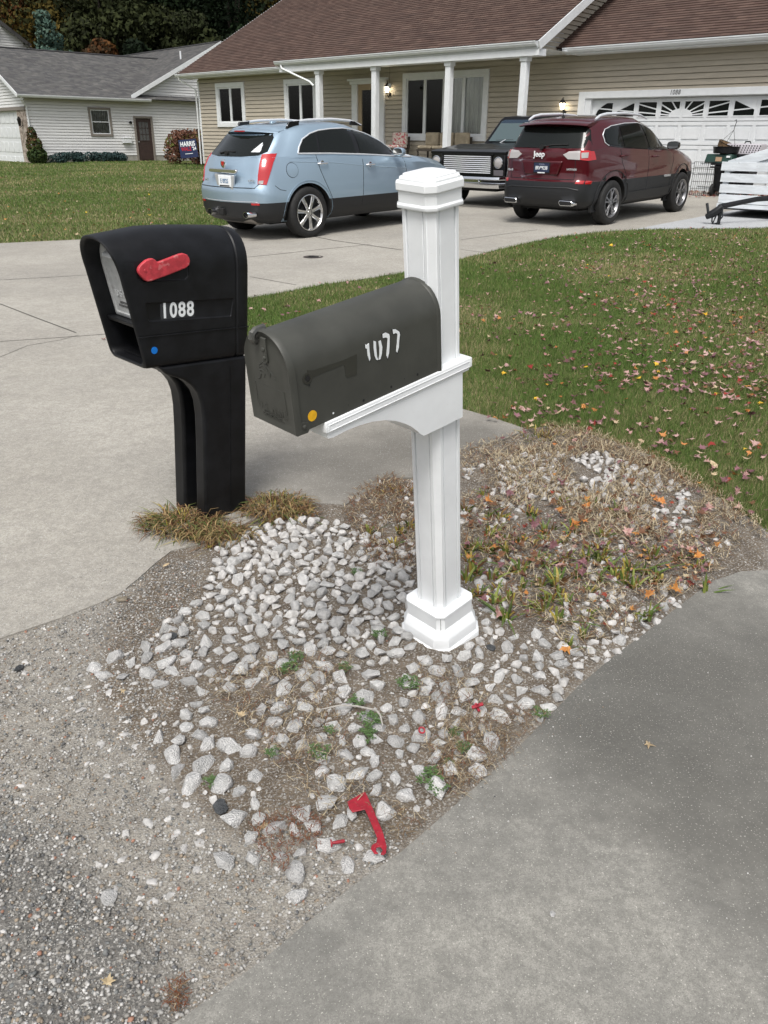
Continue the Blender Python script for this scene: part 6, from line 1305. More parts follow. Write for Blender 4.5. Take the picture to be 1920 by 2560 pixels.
# apron shade differs by the lawn tip: darker worn strip beside the bed
ap = D((560, 1118), (640, 1096), (700, 1090), (745, 1093), (800, 1066), (838, 1036), (890, 1034), (940, 1008), (1000, 973), (1060, 960), (1100, 946), (1135, 932), (1070, 909), (1000, 888), (900, 856), (800, 827), (700, 860), (600, 940), (545, 1010), (536, 1110))

# control joints: narrow real grooves shown as thin dark strips set in the slab
jm = mat('joint', (.085, .08, .07), .95)
def joint(name, pts, wd=.009):
    P = [G(*p) for p in pts]; b = MB()
    for i in range(len(P)-1):
        a, c = Vector(P[i]), Vector(P[i+1]); d = (c-a).normalized(); n_ = Vector((-d.y, d.x, 0))*wd/2; k = max(1, int((c-a).length/.25)); pr = None
        for t in range(k+1):
            q = a+(c-a)*t/k; w_ = wd*.5*(noise.noise(q*9)+.2); row = (q+n_*(1+w_*30)+Vector((0, 0, .0135)), q-n_*(1+w_*30)+Vector((0, 0, .0135)))
            if pr: b.add([pr[0], pr[1], row[1], row[0]], [(0, 1, 2, 3)])
            pr = row
    o = b.build(name, jm, None); o.data.transform(Matrix.Identity(4)); return tag(o, kind='structure')
joint('slab_joint', [(0, 607), (110, 601), (215, 595)], .014); joint('slab_joint', [(0, 659), (80, 690), (165, 722)], .016); joint('slab_joint', [(0, 741), (120, 733), (215, 726), (330, 716)], .012)
joint('slab_joint', [(665, 510), (720, 521), (868, 542)], .03); joint('slab_joint', [(530, 558), (600, 551), (690, 541), (800, 530)], .02); joint('slab_joint', [(540, 600), (640, 618)], .016); joint('slab_joint', [(995, 541), (1050, 548), (1090, 553)], .02); joint('slab_joint', [(995, 520), (1100, 506), (1160, 498)], .02)
joint('slab_crack', [(0, 775), (60, 750), (130, 738), (170, 727)], .006)
# --- near ground: soil bed and gravel shoulder, with relief
bedp = D((330, 1190), (420, 1130), (520, 1080), (640, 1090), (745, 1095), (838, 1036), (900, 1020), (1000, 960), (1137, 925), (1250, 930), (1440, 1005), (1560, 1085), (1659, 1150), (1659, 1250), (1560, 1255), (1250, 1490), (870, 1850), (700, 1800), (520, 1830), (380, 1700), (200, 1500), (230, 1350), (300, 1290))
nx, ny = 330, 380; gx0, gx1, gy0, gy1 = -2.6, 3.2, -.2, 5.6
X_, Y_ = np.meshgrid(np.linspace(gx0, gx1, nx), np.linspace(gy0, gy1, ny))
def fbm(x, y, s, o=3, seed=0.):
    x = np.asarray(x, float); y = np.asarray(y, float); out = np.zeros(x.shape); a = 1.; tot = 0
    r_ = np.random.default_rng(int(seed*10)+11)
    for k in range(o):
        for j in range(5):
            th = r_.uniform(0, 2*math.pi); f_ = s*2**k*r_.uniform(.7, 1.4); ph = r_.uniform(0, 6.28); out += a*np.sin((x*math.cos(th)+y*math.sin(th))*f_+ph); tot += a*.5
        a *= .5
    return out/tot
relief = .006*fbm(X_, Y_, 9, 3)+.004*fbm(X_, Y_, 40, 2, 2)+.002*fbm(X_, Y_, 130, 1, 4)
inb = inpoly(X_, Y_, bedp).astype(float)
def blur(a, n):
    for _ in range(n): a = (a+np.roll(a, 1, 0)+np.roll(a, -1, 0)+np.roll(a, 1, 1)+np.roll(a, -1, 1))/5
    return a
soft = blur(inb, 25); onslab = blur(inpoly(X_, Y_, drive).astype(float)+inpoly(X_, Y_, slab).astype(float)+inpoly(X_, Y_, lawn_r).astype(float), 1); onslab = (onslab > .95).astype(float); lawnm = blur(inpoly(X_, Y_, lawn_r).astype(float), 2)
Zg = .004+relief*.9+.004*np.clip(soft*1.6-.4, 0, 1)
nearslab = np.clip(blur(onslab, 6)*2.2, 0, 1); Zg = Zg*(1-nearslab)+(.0085+relief*.25)*nearslab; Zg = Zg*(1-onslab)-.012*onslab
asph = np.clip(blur(inpoly(X_, Y_, D((-400, 1560), (0, 1750), (150, 1850), (300, 2020), (400, 2160), (360, 2250), (200, 2600), (-900, 2600))).astype(float), 12)*1.1+.15*fbm(X_, Y_, 12, 2, 6), 0, 1)
V_ = np.stack([X_.ravel(), Y_.ravel(), Zg.ravel()], 1); idx = np.arange(nx*ny).reshape(ny, nx)
F_ = np.stack([idx[:-1, :-1].ravel(), idx[:-1, 1:].ravel(), idx[1:, 1:].ravel(), idx[1:, :-1].ravel()], 1)
def gm():
    m = bpy.data.materials.new('soil_and_gravel'); m.use_nodes = True; nt = m.node_tree; N = nt.nodes; L = nt.links; b = N['Principled BSDF']; b.inputs['Roughness'].default_value = .95; b.inputs['Specular IOR Level'].default_value = .2
    at = N.new('ShaderNodeAttribute'); at.attribute_name = 'zone'; sp = N.new('ShaderNodeSeparateColor'); L.new(at.outputs['Color'], sp.inputs[0]); tc = N.new('ShaderNodeTexCoord')
    def nz(s, d=4, r=.6): n = N.new('ShaderNodeTexNoise'); n.inputs['Scale'].default_value = s; n.inputs['Detail'].default_value = d; n.inputs['Roughness'].default_value = r; L.new(tc.outputs['Object'], n.inputs['Vector']); return n.outputs['Fac']
    def rp(src, a, bb, ca, cb): r = N.new('ShaderNodeValToRGB'); L.new(src, r.inputs[0]); r.color_ramp.elements[0].position = a; r.color_ramp.elements[1].position = bb; r.color_ramp.elements[0].color = ca+(1,); r.color_ramp.elements[1].color = cb+(1,); return r.outputs[0]
    def mx(f, a, bb): x = N.new('ShaderNodeMix'); x.data_type = 'RGBA'; L.new(f, x.inputs[0]); L.new(a, x.inputs[6]); L.new(bb, x.inputs[7]); return x.outputs[2]
    K, W = (0, 0, 0), (1, 1, 1)
    soil = rp(nz(11, 6), .35, .65, (.098, .076, .055), (.175, .142, .106)); grav = rp(nz(26, 6, .7), .35, .65, (.22, .20, .172), (.34, .32, .28)); asp = rp(nz(40, 5, .7), .35, .65, (.10, .098, .092), (.18, .172, .158))
    cur = mx(sp.outputs[0], grav, soil); cur = mx(sp.outputs[1], cur, asp)
    vo = N.new('ShaderNodeTexVoronoi'); vo.inputs['Scale'].default_value = 150; L.new(tc.outputs['Object'], vo.inputs['Vector'])
    hs_ = rp(vo.outputs['Color'], .2, .9, (.12, .11, .10), (.50, .48, .44)); f_ = rp(nz(150, 2), .5, .56, K, (.7,)*3); cur = mx(f_, cur, hs_)
    L.new(cur, b.inputs['Base Color'])
    ad = N.new('ShaderNodeMath'); ad.operation = 'ADD'; L.new(nz(220, 3), ad.inputs[0]); L.new(vo.outputs['Distance'], ad.inputs[1]); bp = N.new('ShaderNodeBump'); bp.inputs['Strength'].default_value = .9; bp.inputs['Distance'].default_value = .004; L.new(ad.outputs[0], bp.inputs['Height']); L.new(bp.outputs[0], b.inputs['Normal'])
    return m
no_ = npmesh('gravel_shoulder', V_, F_, gm(), smooth=True); ca = no_.data.color_attributes.new('zone', 'FLOAT_COLOR', 'POINT')
soilw = np.clip(blur(inb, 10)*1.3-.1+.25*fbm(X_, Y_, 7, 3, 9)*(blur(inb, 30) > .02), 0, 1)
ca.data.foreach_set('color', np.stack([soilw.ravel(), asph.ravel(), np.zeros(nx*ny), np.ones(nx*ny)], 1).astype(np.float32).ravel()); tag(no_, kind='structure')
def groundz(x, y):
    i = (np.asarray(x)-gx0)/(gx1-gx0)*(nx-1); j = (np.asarray(y)-gy0)/(gy1-gy0)*(ny-1)
    i = np.clip(i, 0, nx-1.001).astype(int); j = np.clip(j, 0, ny-1.001).astype(int); return Zg[j, i]
# ================================================================ stones
def rocky(seed, n=22, flat=.62, jag=1.0):
    r_ = np.random.default_rng(seed); bm = bmesh.new()
    for _ in range(n):
        v = r_.normal(size=3); v /= np.linalg.norm(v); v *= r_.uniform(.80, 1.0); bm.verts.new((v[0]*r_.uniform(.9, 1.1), v[1]*r_.uniform(.68, .82), v[2]*flat))
    bmesh.ops.convex_hull(bm, input=bm.verts); 
    for v in [v for v in bm.verts if not v.link_faces]: bm.verts.remove(v)
    bmesh.ops.dissolve_limit(bm, angle_limit=R(16), verts=bm.verts, edges=bm.edges)
    bmesh.ops.bevel(bm, geom=bm.edges[:], offset=.04, segments=1, affect='EDGES', clamp_overlap=True)
    bmesh.ops.triangulate(bm, faces=bm.faces); bmesh.ops.subdivide_edges(bm, edges=[e for e in bm.edges if e.calc_length() > .35], cuts=1); bmesh.ops.triangulate(bm, faces=bm.faces)
    for v in bm.verts: v.co += v.co.normalized()*(noise.noise(v.co*2.3+Vector((seed, 0, 0)))*.08+noise.noise(v.co*6+Vector((0, seed, 0)))*.045)
    me = bpy.data.meshes.new('rock'); bm.to_mesh(me); bm.free(); shade(me, 38); return me
def stone_mat(name, a, c, spread):
    return mat(name, a, .85, c2=c, vscale=1.6, bump=.7, bscale=9, ramp=(.35, .65), spread=spread, spec=.3, speck=[(7, .62, tuple(k*.7 for k in a), .3)])
M['limestone'] = stone_mat('pale_limestone', (.50, .495, .48), (.72, .71, .695), .2)
M['tan_stone'] = stone_mat('tan_stone', (.30, .25, .19), (.42, .36, .28), .15); M['dark_stone'] = stone_mat('dark_stone', (.06, .065, .07), (.12, .125, .13), .2)
protos = [rocky(s, n=random.choice((14, 18, 24)), flat=random.uniform(.5, .75)) for s in range(14)]
for me in protos: me.materials.append(M['limestone'])
smooths = [rocky(100+s, 60, .5) for s in range(3)]
zones = [(D((480, 1175), (540, 1150), (620, 1130), (720, 1130), (800, 1160), (890, 1180), (892, 1400), (860, 1440), (640, 1420), (520, 1360), (440, 1290)), .0, 1.0, (.020, .037)),
         (D((440, 1290), (520, 1360), (640, 1420), (860, 1440), (1010, 1420), (1060, 1480), (1080, 1560), (1040, 1680), (960, 1730), (820, 1790), (640, 1800), (540, 1800), (470, 1760), (360, 1660), (340, 1600), (420, 1500), (180, 1460), (200, 1395), (330, 1370)), .35, .8, (.016, .045)),
         (D((1000, 1280), (1080, 1330), (1250, 1380), (1400, 1320), (1480, 1290), (1440, 1350), (1240, 1480), (1150, 1570), (1080, 1560), (1010, 1420)), .35, .75, (.014, .038)),
         (D((1000, 1020), (1130, 985), (1300, 985), (1480, 1060), (1500, 1120), (1300, 1100), (1100, 1080), (1000, 1060)), .2, .9, (.014, .036)),
         (D((780, 1050), (890, 1040), (890, 1140), (800, 1140), (760, 1110)), .3, .5, (.012, .03)),
         (D((1000, 1080), (1500, 1120), (1580, 1180), (1450, 1300), (1250, 1390), (1080, 1330), (1000, 1280)), .45, .32, (.012, .032)),
         (D((540, 1800), (830, 1790), (870, 1840), (700, 1980), (560, 2060), (420, 1960), (480, 1860)), .5, .45, (.010, .036)),
         (D((40, 1420), (200, 1395), (180, 1460), (420, 1500), (340, 1600), (360, 1660), (470, 1760), (480, 1860), (380, 1980), (200, 1900), (40, 1740)), .8, .20, (.008, .024))]
placed = []; cell = {}; FLAGZ = D((735, 1740), (785, 1710), (815, 1760), (850, 1850), (810, 1862), (765, 1790))
def try_place(x, y, r, k=.82):
    cx, cy = int(x/.06), int(y/.06)
    for i in range(cx-1, cx+2):
        for j in range(cy-1, cy+2):
            for (a, c, q) in cell.get((i, j), ()):
                if (a-x)**2+(c-y)**2 < ((r+q)*k)**2: return False
    cell.setdefault((cx, cy), []).append((x, y, r)); return True
def blocked(x, y):
    v = WM.inverted() @ Vector((x, y, 0)); 
    if abs(v.x) < .115 and abs(v.y) < .115: return True
    if inpoly(np.array([x]), np.array([y]), FLAGZ)[0]: return True
    v = BK.inverted() @ Vector((x, y, 0)); return -.06 < v.x < .2 and -.01 < v.y < .26
for zi, (poly, flush, dens_, (r0, r1)) in enumerate(zones):
    xs = [p[0] for p in poly]; ys = [p[1] for p in poly]; area = (max(xs)-min(xs))*(max(ys)-min(ys))
    for phase in range(3):
        n = int(area/(.0011)*dens_*(3, 2.2, 2.2)[phase])
        for _ in range(n):
            x = random.uniform(min(xs), max(xs)); y = random.uniform(min(ys), max(ys))
            if not inpoly(np.array([x]), np.array([y]), poly)[0] or blocked(x, y): continue
            if inpoly(np.array([x]), np.array([y]), slab)[0]: continue
            t = random.random(); r = (r0+(r1-r0)*(1-.6*t), r0+(r1-r0)*.55*(.4+t*.6), r0*.6+(r1-r0)*.22*t)[phase]
            if fbm(np.array([x]), np.array([y]), 11, 2, 3)[0] < (-.9 if dens_ > .9 else -.42 if dens_ > .5 else -.05) and dens_ < 1: continue
            if try_place(x, y, r, .70 if zi == 0 else .78 if dens_ > .5 else .95): placed.append((x, y, r, flush, zi))
def scr(x, y, r): d = np.array([x, y, -CH]); dz = d @ aF; px = 960+CF*(d @ aX)/dz; py = 1280-CF*(d @ aU)/dz; return px, py, r*CF/dz
info = []
for (x, y, r, fl__, zi) in placed:
    px, py, sr = scr(x, y, r)
    if -40 < px < 1960 and py < 2600: info.append((sr*(1.3 if fl__ < .7 else .8), x, y, r, fl__, zi))
info.sort(reverse=True)
pv = []; stuffV = []; stuffF = []; nv_ = 0
pdat = []
for me in protos:
    co_ = np.zeros(len(me.vertices)*3); me.vertices.foreach_get('co', co_); me.calc_loop_triangles(); tr = np.zeros(len(me.loop_triangles)*3, np.int32); me.loop_triangles.foreach_get('vertices', tr); pdat.append((co_.reshape(-1, 3), tr.reshape(-1, 3)))
def rot_np(n):
    a = rng.uniform(0, 2*math.pi, n); b_ = rng.normal(0, .28, n); c_ = rng.normal(0, .28, n)
    ca, sa, cb, sb, cc, sc2 = np.cos(a), np.sin(a), np.cos(b_), np.sin(b_), np.cos(c_), np.sin(c_)
    Rz = np.zeros((n, 3, 3)); Rz[:, 0, 0] = ca; Rz[:, 0, 1] = -sa; Rz[:, 1, 0] = sa; Rz[:, 1, 1] = ca; Rz[:, 2, 2] = 1
    Ry = np.zeros((n, 3, 3)); Ry[:, 0, 0] = cb; Ry[:, 0, 2] = sb; Ry[:, 1, 1] = 1; Ry[:, 2, 0] = -sb; Ry[:, 2, 2] = cb
    Rx = np.zeros((n, 3, 3)); Rx[:, 0, 0] = 1; Rx[:, 1, 1] = cc; Rx[:, 1, 2] = -sc2; Rx[:, 2, 1] = sc2; Rx[:, 2, 2] = cc
    return Rz @ Ry @ Rx
NROCK = 290
for k, (sr, x, y, r, flush, zi) in enumerate(info):
    zz = float(groundz(x, y)) + (r*.30 if flush < .3 else r*.12 if flush < .6 else -r*.18)
    st_ = (r*random.uniform(.9, 1.15), r*random.uniform(.9, 1.1), r*random.uniform(.8, 1.1)*(1 if flush < .7 else .7))
    pi_ = random.randrange(len(protos))
    if k < NROCK:
        o = bpy.data.objects.new('rock', protos[pi_]); col.objects.link(o); o.location = (x, y, zz); o.rotation_euler = (random.gauss(0, .3), random.gauss(0, .3), random.uniform(0, 6.28)); o.scale = st_
        tag(o, 'pale grey angular limestone rock in the rock bed around the mailbox posts', 'rock', 'pale limestone rocks in the bed')
    else:
        c_, t_ = pdat[pi_]; Rm_ = rot_np(1)[0]; stuffV.append((c_*np.array(st_)) @ Rm_.T+np.array([x, y, zz])); stuffF.append(t_+nv_); nv_ += len(c_)
M['limestone_small'] = mat('small_limestone', (.33, .32, .305), .85, c2=(.58, .565, .545), vscale=45, bump=.6, bscale=300, ramp=(.35, .65), speck=[(260, .60, (.26, .25, .24), .4)])
so_ = npmesh('small_rocks', np.concatenate(stuffV), np.concatenate(stuffF), M['limestone_small'], smooth=False); tag(so_, kind='stuff'); shade(so_.data, 38)
print('rocks', len(info))
def single(px, py, r, m, label, seed, fl=.5, name='stone', sc_=(1, 1, .6), lift=.25):
    p = G(px, py); me = rocky(seed, 60, fl) ; me.materials.append(m); o = bpy.data.objects.new(name, me); col.objects.link(o); zg = max(0.012 if inpoly(np.array([p[0]]), np.array([p[1]]), slab)[0] else 0, float(groundz(p[0], p[1])))
    o.location = (p[0], p[1], zg+r*lift); o.scale = (r*sc_[0], r*sc_[1], r*sc_[2]); o.rotation_euler = (0, 0, random.uniform(0, 6)); tag(o, label, 'stone')
single(265, 1303, .026, M['tan_stone'], 'smooth cream stone alone on the dirt beside the concrete corner', 201)
single(375, 1381, .022, M['dark_stone'], 'flat dark grey stone left of the white rocks', 202); single(478, 1752, .028, M['dark_stone'], 'dark slate stone left of the row of round white rocks', 203)
single(1060, 1407, .022, M['dark_stone'], 'black rounded stone right of the white post base', 204); single(760, 1772, .025, M['limestone'], 'pale angular rock resting against the broken red flag', 205, .7, sc_=(1, .8, .9), lift=.6)
single(1192, 1985, .009, M['limestone'], 'small pale chip alone on the grey driveway slab', 206, lift=.5); single(42, 1446, .02, M['dark_stone'], 'dark round stone embedded in the gravel at far left', 207); single(235, 1940, .028, M['limestone'], 'white stone embedded in the gravel shoulder at lower left', 208, lift=.1)
# fine gravel
def pebble_protos():
    out = []
    for s in range(6):
        bm = bmesh.new(); bmesh.ops.create_icosphere(bm, subdivisions=1, radius=1)
        r_ = np.random.default_rng(s)
        for v in bm.verts: v.co *= r_.uniform(.7, 1.1); v.co.z *= .62; v.co.y *= .8
        bm.verts.index_update(); co_ = np.array([v.co[:] for v in bm.verts]); f_ = np.array([[v.index for v in f.verts] for f in bm.faces]); bm.free(); out.append((co_, f_))
    return out
pp_ = pebble_protos()
gcols = [(.36, .35, .33), (.23, .22, .20), (.50, .49, .47), (.12, .12, .12), (.27, .22, .165), (.17, .175, .17), (.30, .16, .11)]
gmats = [mat('pebble_%s' % n, c, .85, var=.2, vscale=30) for n, c in zip(('grey', 'taupe', 'white', 'dark', 'tan', 'slate', 'red'), gcols)]
def pebbles(name, n, region, size, w, avoid=(), sink=.15, power=2.0, reject=None):
    xs = [p[0] for p in region]; ys = [p[1] for p in region]; Vs = []; Fs = []; Ms = []; off = 0; got = 0
    x = rng.uniform(min(xs), max(xs), n*4); y = rng.uniform(min(ys), max(ys), n*4); ok = inpoly(x, y, region)
    for a in avoid: ok &= ~inpoly(x, y, a)
    if reject is not None: ok &= reject(x, y)
    x = x[ok][:n]; y = y[ok][:n]; n = len(x); s = size[0]+(size[1]-size[0])*rng.random(n)**power; z = groundz(x, y)+s*(.45-sink); mi = rng.choice(len(gmats), n, p=w)
    Rm_ = rot_np(n); which = rng.integers(0, 6, n)
    for q in range(6):
        sel = which == q; c_, f_ = pp_[q]; k = sel.sum()
        if not k: continue
        v = np.einsum('nij,vj->nvi', Rm_[sel]*s[sel][:, None, None], c_)+np.stack([x[sel], y[sel], z[sel]], 1)[:, None, :]
        Vs.append(v.reshape(-1, 3)); Fs.append((f_[None]+(np.arange(k)*len(c_))[:, None, None]).reshape(-1, 3)+off); Ms.append(np.repeat(mi[sel], len(f_))); off += k*len(c_)
    o = npmesh(name, np.concatenate(Vs), np.concatenate(Fs), gmats, np.concatenate(Ms)); return tag(o, kind='stuff')
shoulder = D((0, 1390), (262, 1287), (330, 1225), (450, 1200), (430, 1300), (450, 1420), (360, 1560), (350, 1680), (500, 1800), (830, 1800), (880, 1845), (560, 2090), (388, 2216))+[(-.55, .75), (-1.3, .8), (-1.6, 1.7)]
fs_ = M
pebbles('gravel', 26000, shoulder, (.0016, .0065), (.30, .24, .16, .07, .14, .07, .02), (slab,), power=2.6)
aspz = D((0, 1650), (150, 1780), (330, 1990), (450, 2160), (388, 2216))+[(-.6, .75), (-1.4, .9)]
pebbles('road_gravel', 4600, aspz, (.002, .0085), (.30, .22, .12, .12, .10, .12, .02), (slab,), power=3.0)
pebbles('soil_grit', 15000, bedp, (.0012, .0048), (.32, .18, .28, .06, .12, .03, .01), (slab,), power=2.4)
# a scatter of sand and chips on the slabs' edges
def on_slab(name, n, poly, zl, size, w):
    xs = [p[0] for p in poly]; ys = [p[1] for p in poly]; x = rng.uniform(min(xs), max(xs), n); y = rng.uniform(min(ys), max(ys), n); ok = inpoly(x, y, poly); x = x[ok]; y = y[ok]; k = len(x); s = size[0]+(size[1]-size[0])*rng.random(k)**3
    c_, f_ = pp_[0]; v = np.einsum('nij,vj->nvi', rot_np(k)*s[:, None, None], c_)+np.stack([x, y, zl+s*.4], 1)[:, None, :]
    return tag(npmesh(name, v.reshape(-1, 3), (f_[None]+(np.arange(k)*len(c_))[:, None, None]).reshape(-1, 3), gmats, np.repeat(rng.choice(len(gmats), k, p=w), len(f_))), kind='stuff')
on_slab('slab_grit', 900, D((860, 1850), (1100, 1640), (1260, 1480), (1330, 1520), (1150, 1750), (950, 1900)), .014, (.001, .0035), (.3, .15, .4, .05, .1, 0, 0))
on_slab('slab_sand', 2600, D((880, 1850), (1090, 1655), (1250, 1490), (1290, 1500), (1130, 1690), (930, 1870)), .014, (.0006, .0018), (.25, .35, .05, .05, .28, 0, .02))
on_slab('slab_grit', 110, D((390, 2216), (1650, 2216), (1650, 1300), (1400, 1400), (870, 1860)), .014, (.001, .0032), (.3, .1, .55, .05, 0, 0, 0))
on_slab('slab_grit', 900, D((0, 1385), (262, 1287), (340, 1215), (400, 1180), (250, 1200), (0, 1340)), .012, (.001, .003), (.3, .3, .2, .05, .15, 0, 0))

# ================================================================ grass
gm_ = [mat('grass_'+n, c, .75, spec=.15) for n, c in (('green', (.075, .13, .030)), ('bright', (.12, .185, .045)), ('dull', (.155, .165, .065)), ('straw', (.36, .30, .17)))]
def blades(name, x, y, h, wd, w, lean=.5, z=None, kind='stuff', mats=None, patch=None, curve=False, parent=None):
    n = len(x); a = rng.uniform(0, 2*math.pi, n); t = rng.normal(0, lean, n)*h; b_ = rng.uniform(0, 2*math.pi, n); z = tz(x, y)+.004 if z is None else z
    dx, dy = np.cos(a)*wd*.5, np.sin(a)*wd*.5; tx, ty = np.cos(b_)*t, np.sin(b_)*t
    if curve:
        p0 = np.stack([x-dx, y-dy, z], 1); p1 = np.stack([x+dx, y+dy, z], 1); m0 = np.stack([x-dx*.9+tx*.35, y-dy*.9+ty*.35, z+h*.62], 1); m1 = np.stack([x+dx*.9+tx*.35, y+dy*.9+ty*.35, z+h*.62], 1); p2 = np.stack([x+tx*1.2, y+ty*1.2, z+h*np.clip(1-np.abs(t/h)*.35, .2, 1)], 1)
        V = np.stack([p0, p1, m0, m1, p2], 1).reshape(-1, 3); k = np.arange(n)[:, None]*5; F = np.concatenate([k+np.array([[0, 1, 3]]), k+np.array([[0, 3, 2]]), k+np.array([[2, 3, 4]])]); rep = 3
    else:
        V = np.stack([np.stack([x-dx, y-dy, z], 1), np.stack([x+dx, y+dy, z], 1), np.stack([x+tx, y+ty, z+h*np.clip(1-np.abs(t/h)*.3, .3, 1)], 1)], 1).reshape(-1, 3); F = np.arange(3*n).reshape(-1, 3); rep = 1
    if patch is not None:
        base = rng.random(n)+.28*patch; mi = np.digitize(base, np.cumsum(w)[:-1])
    else: mi = rng.choice(len(w), n, p=w)
    mi = np.clip(mi, 0, len(w)-1); mi = np.tile(mi, rep) if rep > 1 else mi
    o = npmesh(name, V, F, mats or gm_, mi, parent=parent); return tag(o, kind=kind) if kind else o
def sample(poly, n, near=None, far=None, p=2.0):
    """points in a lawn, thinning with distance from the street"""
    X, Y = [], []; tot = 0; xs = [q[0] for q in poly]; ys = [q[1] for q in poly]
    while tot < n:
        d = (near**(2-p)+(far**(2-p)-near**(2-p))*rng.random(n*2))**(1/(2-p)) if p != 2 else near*(far/near)**rng.random(n*2)
        th = rng.uniform(-.62, .80, n*2); x = d*np.sin(th); y = d*np.cos(th); ok = inpoly(x, y, poly); X.append(x[ok]); Y.append(y[ok]); tot += ok.sum()
        if tot == 0: break
    return np.concatenate(X)[:n], np.concatenate(Y)[:n]
x, y = sample(lawn_r, 400000, 2.4, 17.5); dist = np.hypot(x, y); h = rng.uniform(.028, .055, len(x))*(1+.25*fbm(x, y, 3, 2, 1)); pt = fbm(x, y, 1.6, 3, 5)+.5*fbm(x, y, 7, 2, 8)
blades('grass', x, y, h, .0026*np.maximum(1, dist/3.4), (.40, .27, .25, .08), .55, patch=pt)
x, y = sample(lawn_l, 150000, 11.5, 46); dist = np.hypot(x, y); h = rng.uniform(.04, .075, len(x)); pt = fbm(x, y, .8, 3, 5)+.8*fbm(x*.3, y, 2.2, 2, 8)
blades('grass', x, y, h, .0022*dist/3.0, (.36, .27, .28, .09), .5, patch=pt)
# ---- leaves
def maple(seed, curl=.3):
    r_ = random.Random(seed); pts = []
    lobes = [(-90+0, .30), (-62, .22), (-35, .62), (-12, .36), (8, .85), (30, .45), (50, .62), (66, .5), (90, 1.0)]
    half = [(R(a), l*r_.uniform(.9, 1.1)) for a, l in lobes]
    out = []
    for a, l in half: out.append((math.cos(a)*l, math.sin(a)*l))
    full = out[:-1]+[out[-1]]+[(-p[0], p[1]) for p in out[-2:0:-1]]
    bend = r_.uniform(-curl, curl*1.8); tw = r_.uniform(-curl, curl); V = [(0, -.05, 0)]+[(p[0], p[1], bend*(p[0]**2)*1.4+tw*p[0]*p[1]+r_.uniform(-.06, .10)) for p in full]; V.append((0, -.75, .05)); n = len(full)
    F = [(0, 1+i, 1+(i+1) % n) for i in range(n)]+[(0, 1, len(V)-1)]; return np.array(V), np.array(F)
def oval(seed):
    r_ = random.Random(seed); V = [(0, -1, 0), (.38, -.3, .08), (.36, .35, .12), (0, 1, r_.uniform(0, .3)), (-.36, .35, .1), (-.38, -.3, .1), (0, 0, -.03)]; return np.array(V), np.array([(6, i, (i+1) % 6) for i in range(6)])
lp = [maple(s, .55) for s in range(8)]+[oval(s) for s in range(2)]
lmat = {}
for n, c, c2 in (('pink', (.32, .17, .15), (.50, .34, .30)), ('mauve', (.14, .06, .065), (.24, .12, .13)), ('red', (.17, .018, .014), (.28, .05, .03)), ('orange', (.38, .14, .035), (.52, .25, .08)), ('yellow', (.66, .40, .02), (.75, .52, .06)), ('tan', (.36, .27, .16), (.50, .40, .26)), ('brown', (.12, .055, .03), (.20, .10, .05))):
    lmat[n] = mat('leaf_'+n, c, .65, c2=c2, vscale=1.2, spread=.15, spec=.3)
lm_names = list(lmat); lmesh = {}
def leaf_mesh(kind, pi_):
    if (kind, pi_) not in lmesh:
        V, F = lp[pi_]; me = bpy.data.meshes.new('leaf'); me.from_pydata(V.tolist(), [], F.tolist()); me.materials.append(lmat[kind]); lmesh[(kind, pi_)] = me
    return lmesh[(kind, pi_)]
LEAF_LABEL = {'pink': 'pale pink dried maple leaf', 'mauve': 'dull purple brown maple leaf', 'red': 'deep red maple leaf', 'orange': 'orange maple leaf', 'yellow': 'bright yellow leaf', 'tan': 'pale tan curled leaf', 'brown': 'dark brown curled leaf'}
def put_leaf(x, y, z, s, kind, where, tilt=.35, label=None, group=True, pi_=None):
    o = bpy.data.objects.new('fallen_leaf', leaf_mesh(kind, 3 if label and 'single' in label else random.randrange(8) if kind not in ('tan',) else random.choice((0, 1, 2, 3, 8, 9)))); col.objects.link(o); o.location = (x, y, z); o.scale = (s, s, s); o.rotation_euler = (random.gauss(0, tilt), random.gauss(0, tilt), random.uniform(0, 6.28))
    tag(o, label or LEAF_LABEL[kind]+' lying '+where, 'leaf', (kind+' leaves '+where) if group else None); return o
def leafstuff(name, x, y, z, s, w):
    n = len(x); which = rng.integers(0, 8, n); mi = rng.choice(len(lm_names), n, p=w); Vs = []; Fs = []; Ms = []; off = 0; Rm_ = rot_np(n)
    for q in range(len(lp)):
        sel = which == q; k = sel.sum(); V, F = lp[q]
        if not k: continue
        v = np.einsum('nij,vj->nvi', Rm_[sel]*s[sel][:, None, None], V)+np.stack([x[sel], y[sel], z[sel]], 1)[:, None, :]; Vs.append(v.reshape(-1, 3)); Fs.append((F[None]+(np.arange(k)*len(V))[:, None, None]).reshape(-1, 3)+off); Ms.append(np.repeat(mi[sel], len(F))); off += k*len(V)
    return tag(npmesh(name, np.concatenate(Vs), np.concatenate(Fs), [lmat[k] for k in lm_names], np.concatenate(Ms)), kind='stuff')
WL = (.37, .31, .07, .05, .012, .088, .10)
# lawn leaves: denser to the right and far side
x, y = sample(lawn_r, 11000, 3.0, 17.5, 2.4); u = (x/np.maximum(y, .1)); keep = rng.random(len(x)) < np.clip(.10+.9*np.clip((u+.05)/.5, 0, 1)**1.3+.35*fbm(x, y, 1.6, 2, 3), .05, 1)*np.where(np.hypot(x, y) > 5.5, 1, .22); x, y = x[keep], y[keep]
near = np.argsort(np.hypot(x, y)); sz = .018+.020*rng.random(len(x))**1.4; zz = tz(x, y)+rng.uniform(.028, .045, len(x)); ind = near[:115]
for i in ind: put_leaf(float(x[i]), float(y[i]), float(zz[i]), float(sz[i]), lm_names[rng.choice(7, p=WL)], 'on the right lawn')
rest = near[115:]; leafstuff('fallen_leaves', x[rest], y[rest], zz[rest], sz[rest]*1.1, WL)
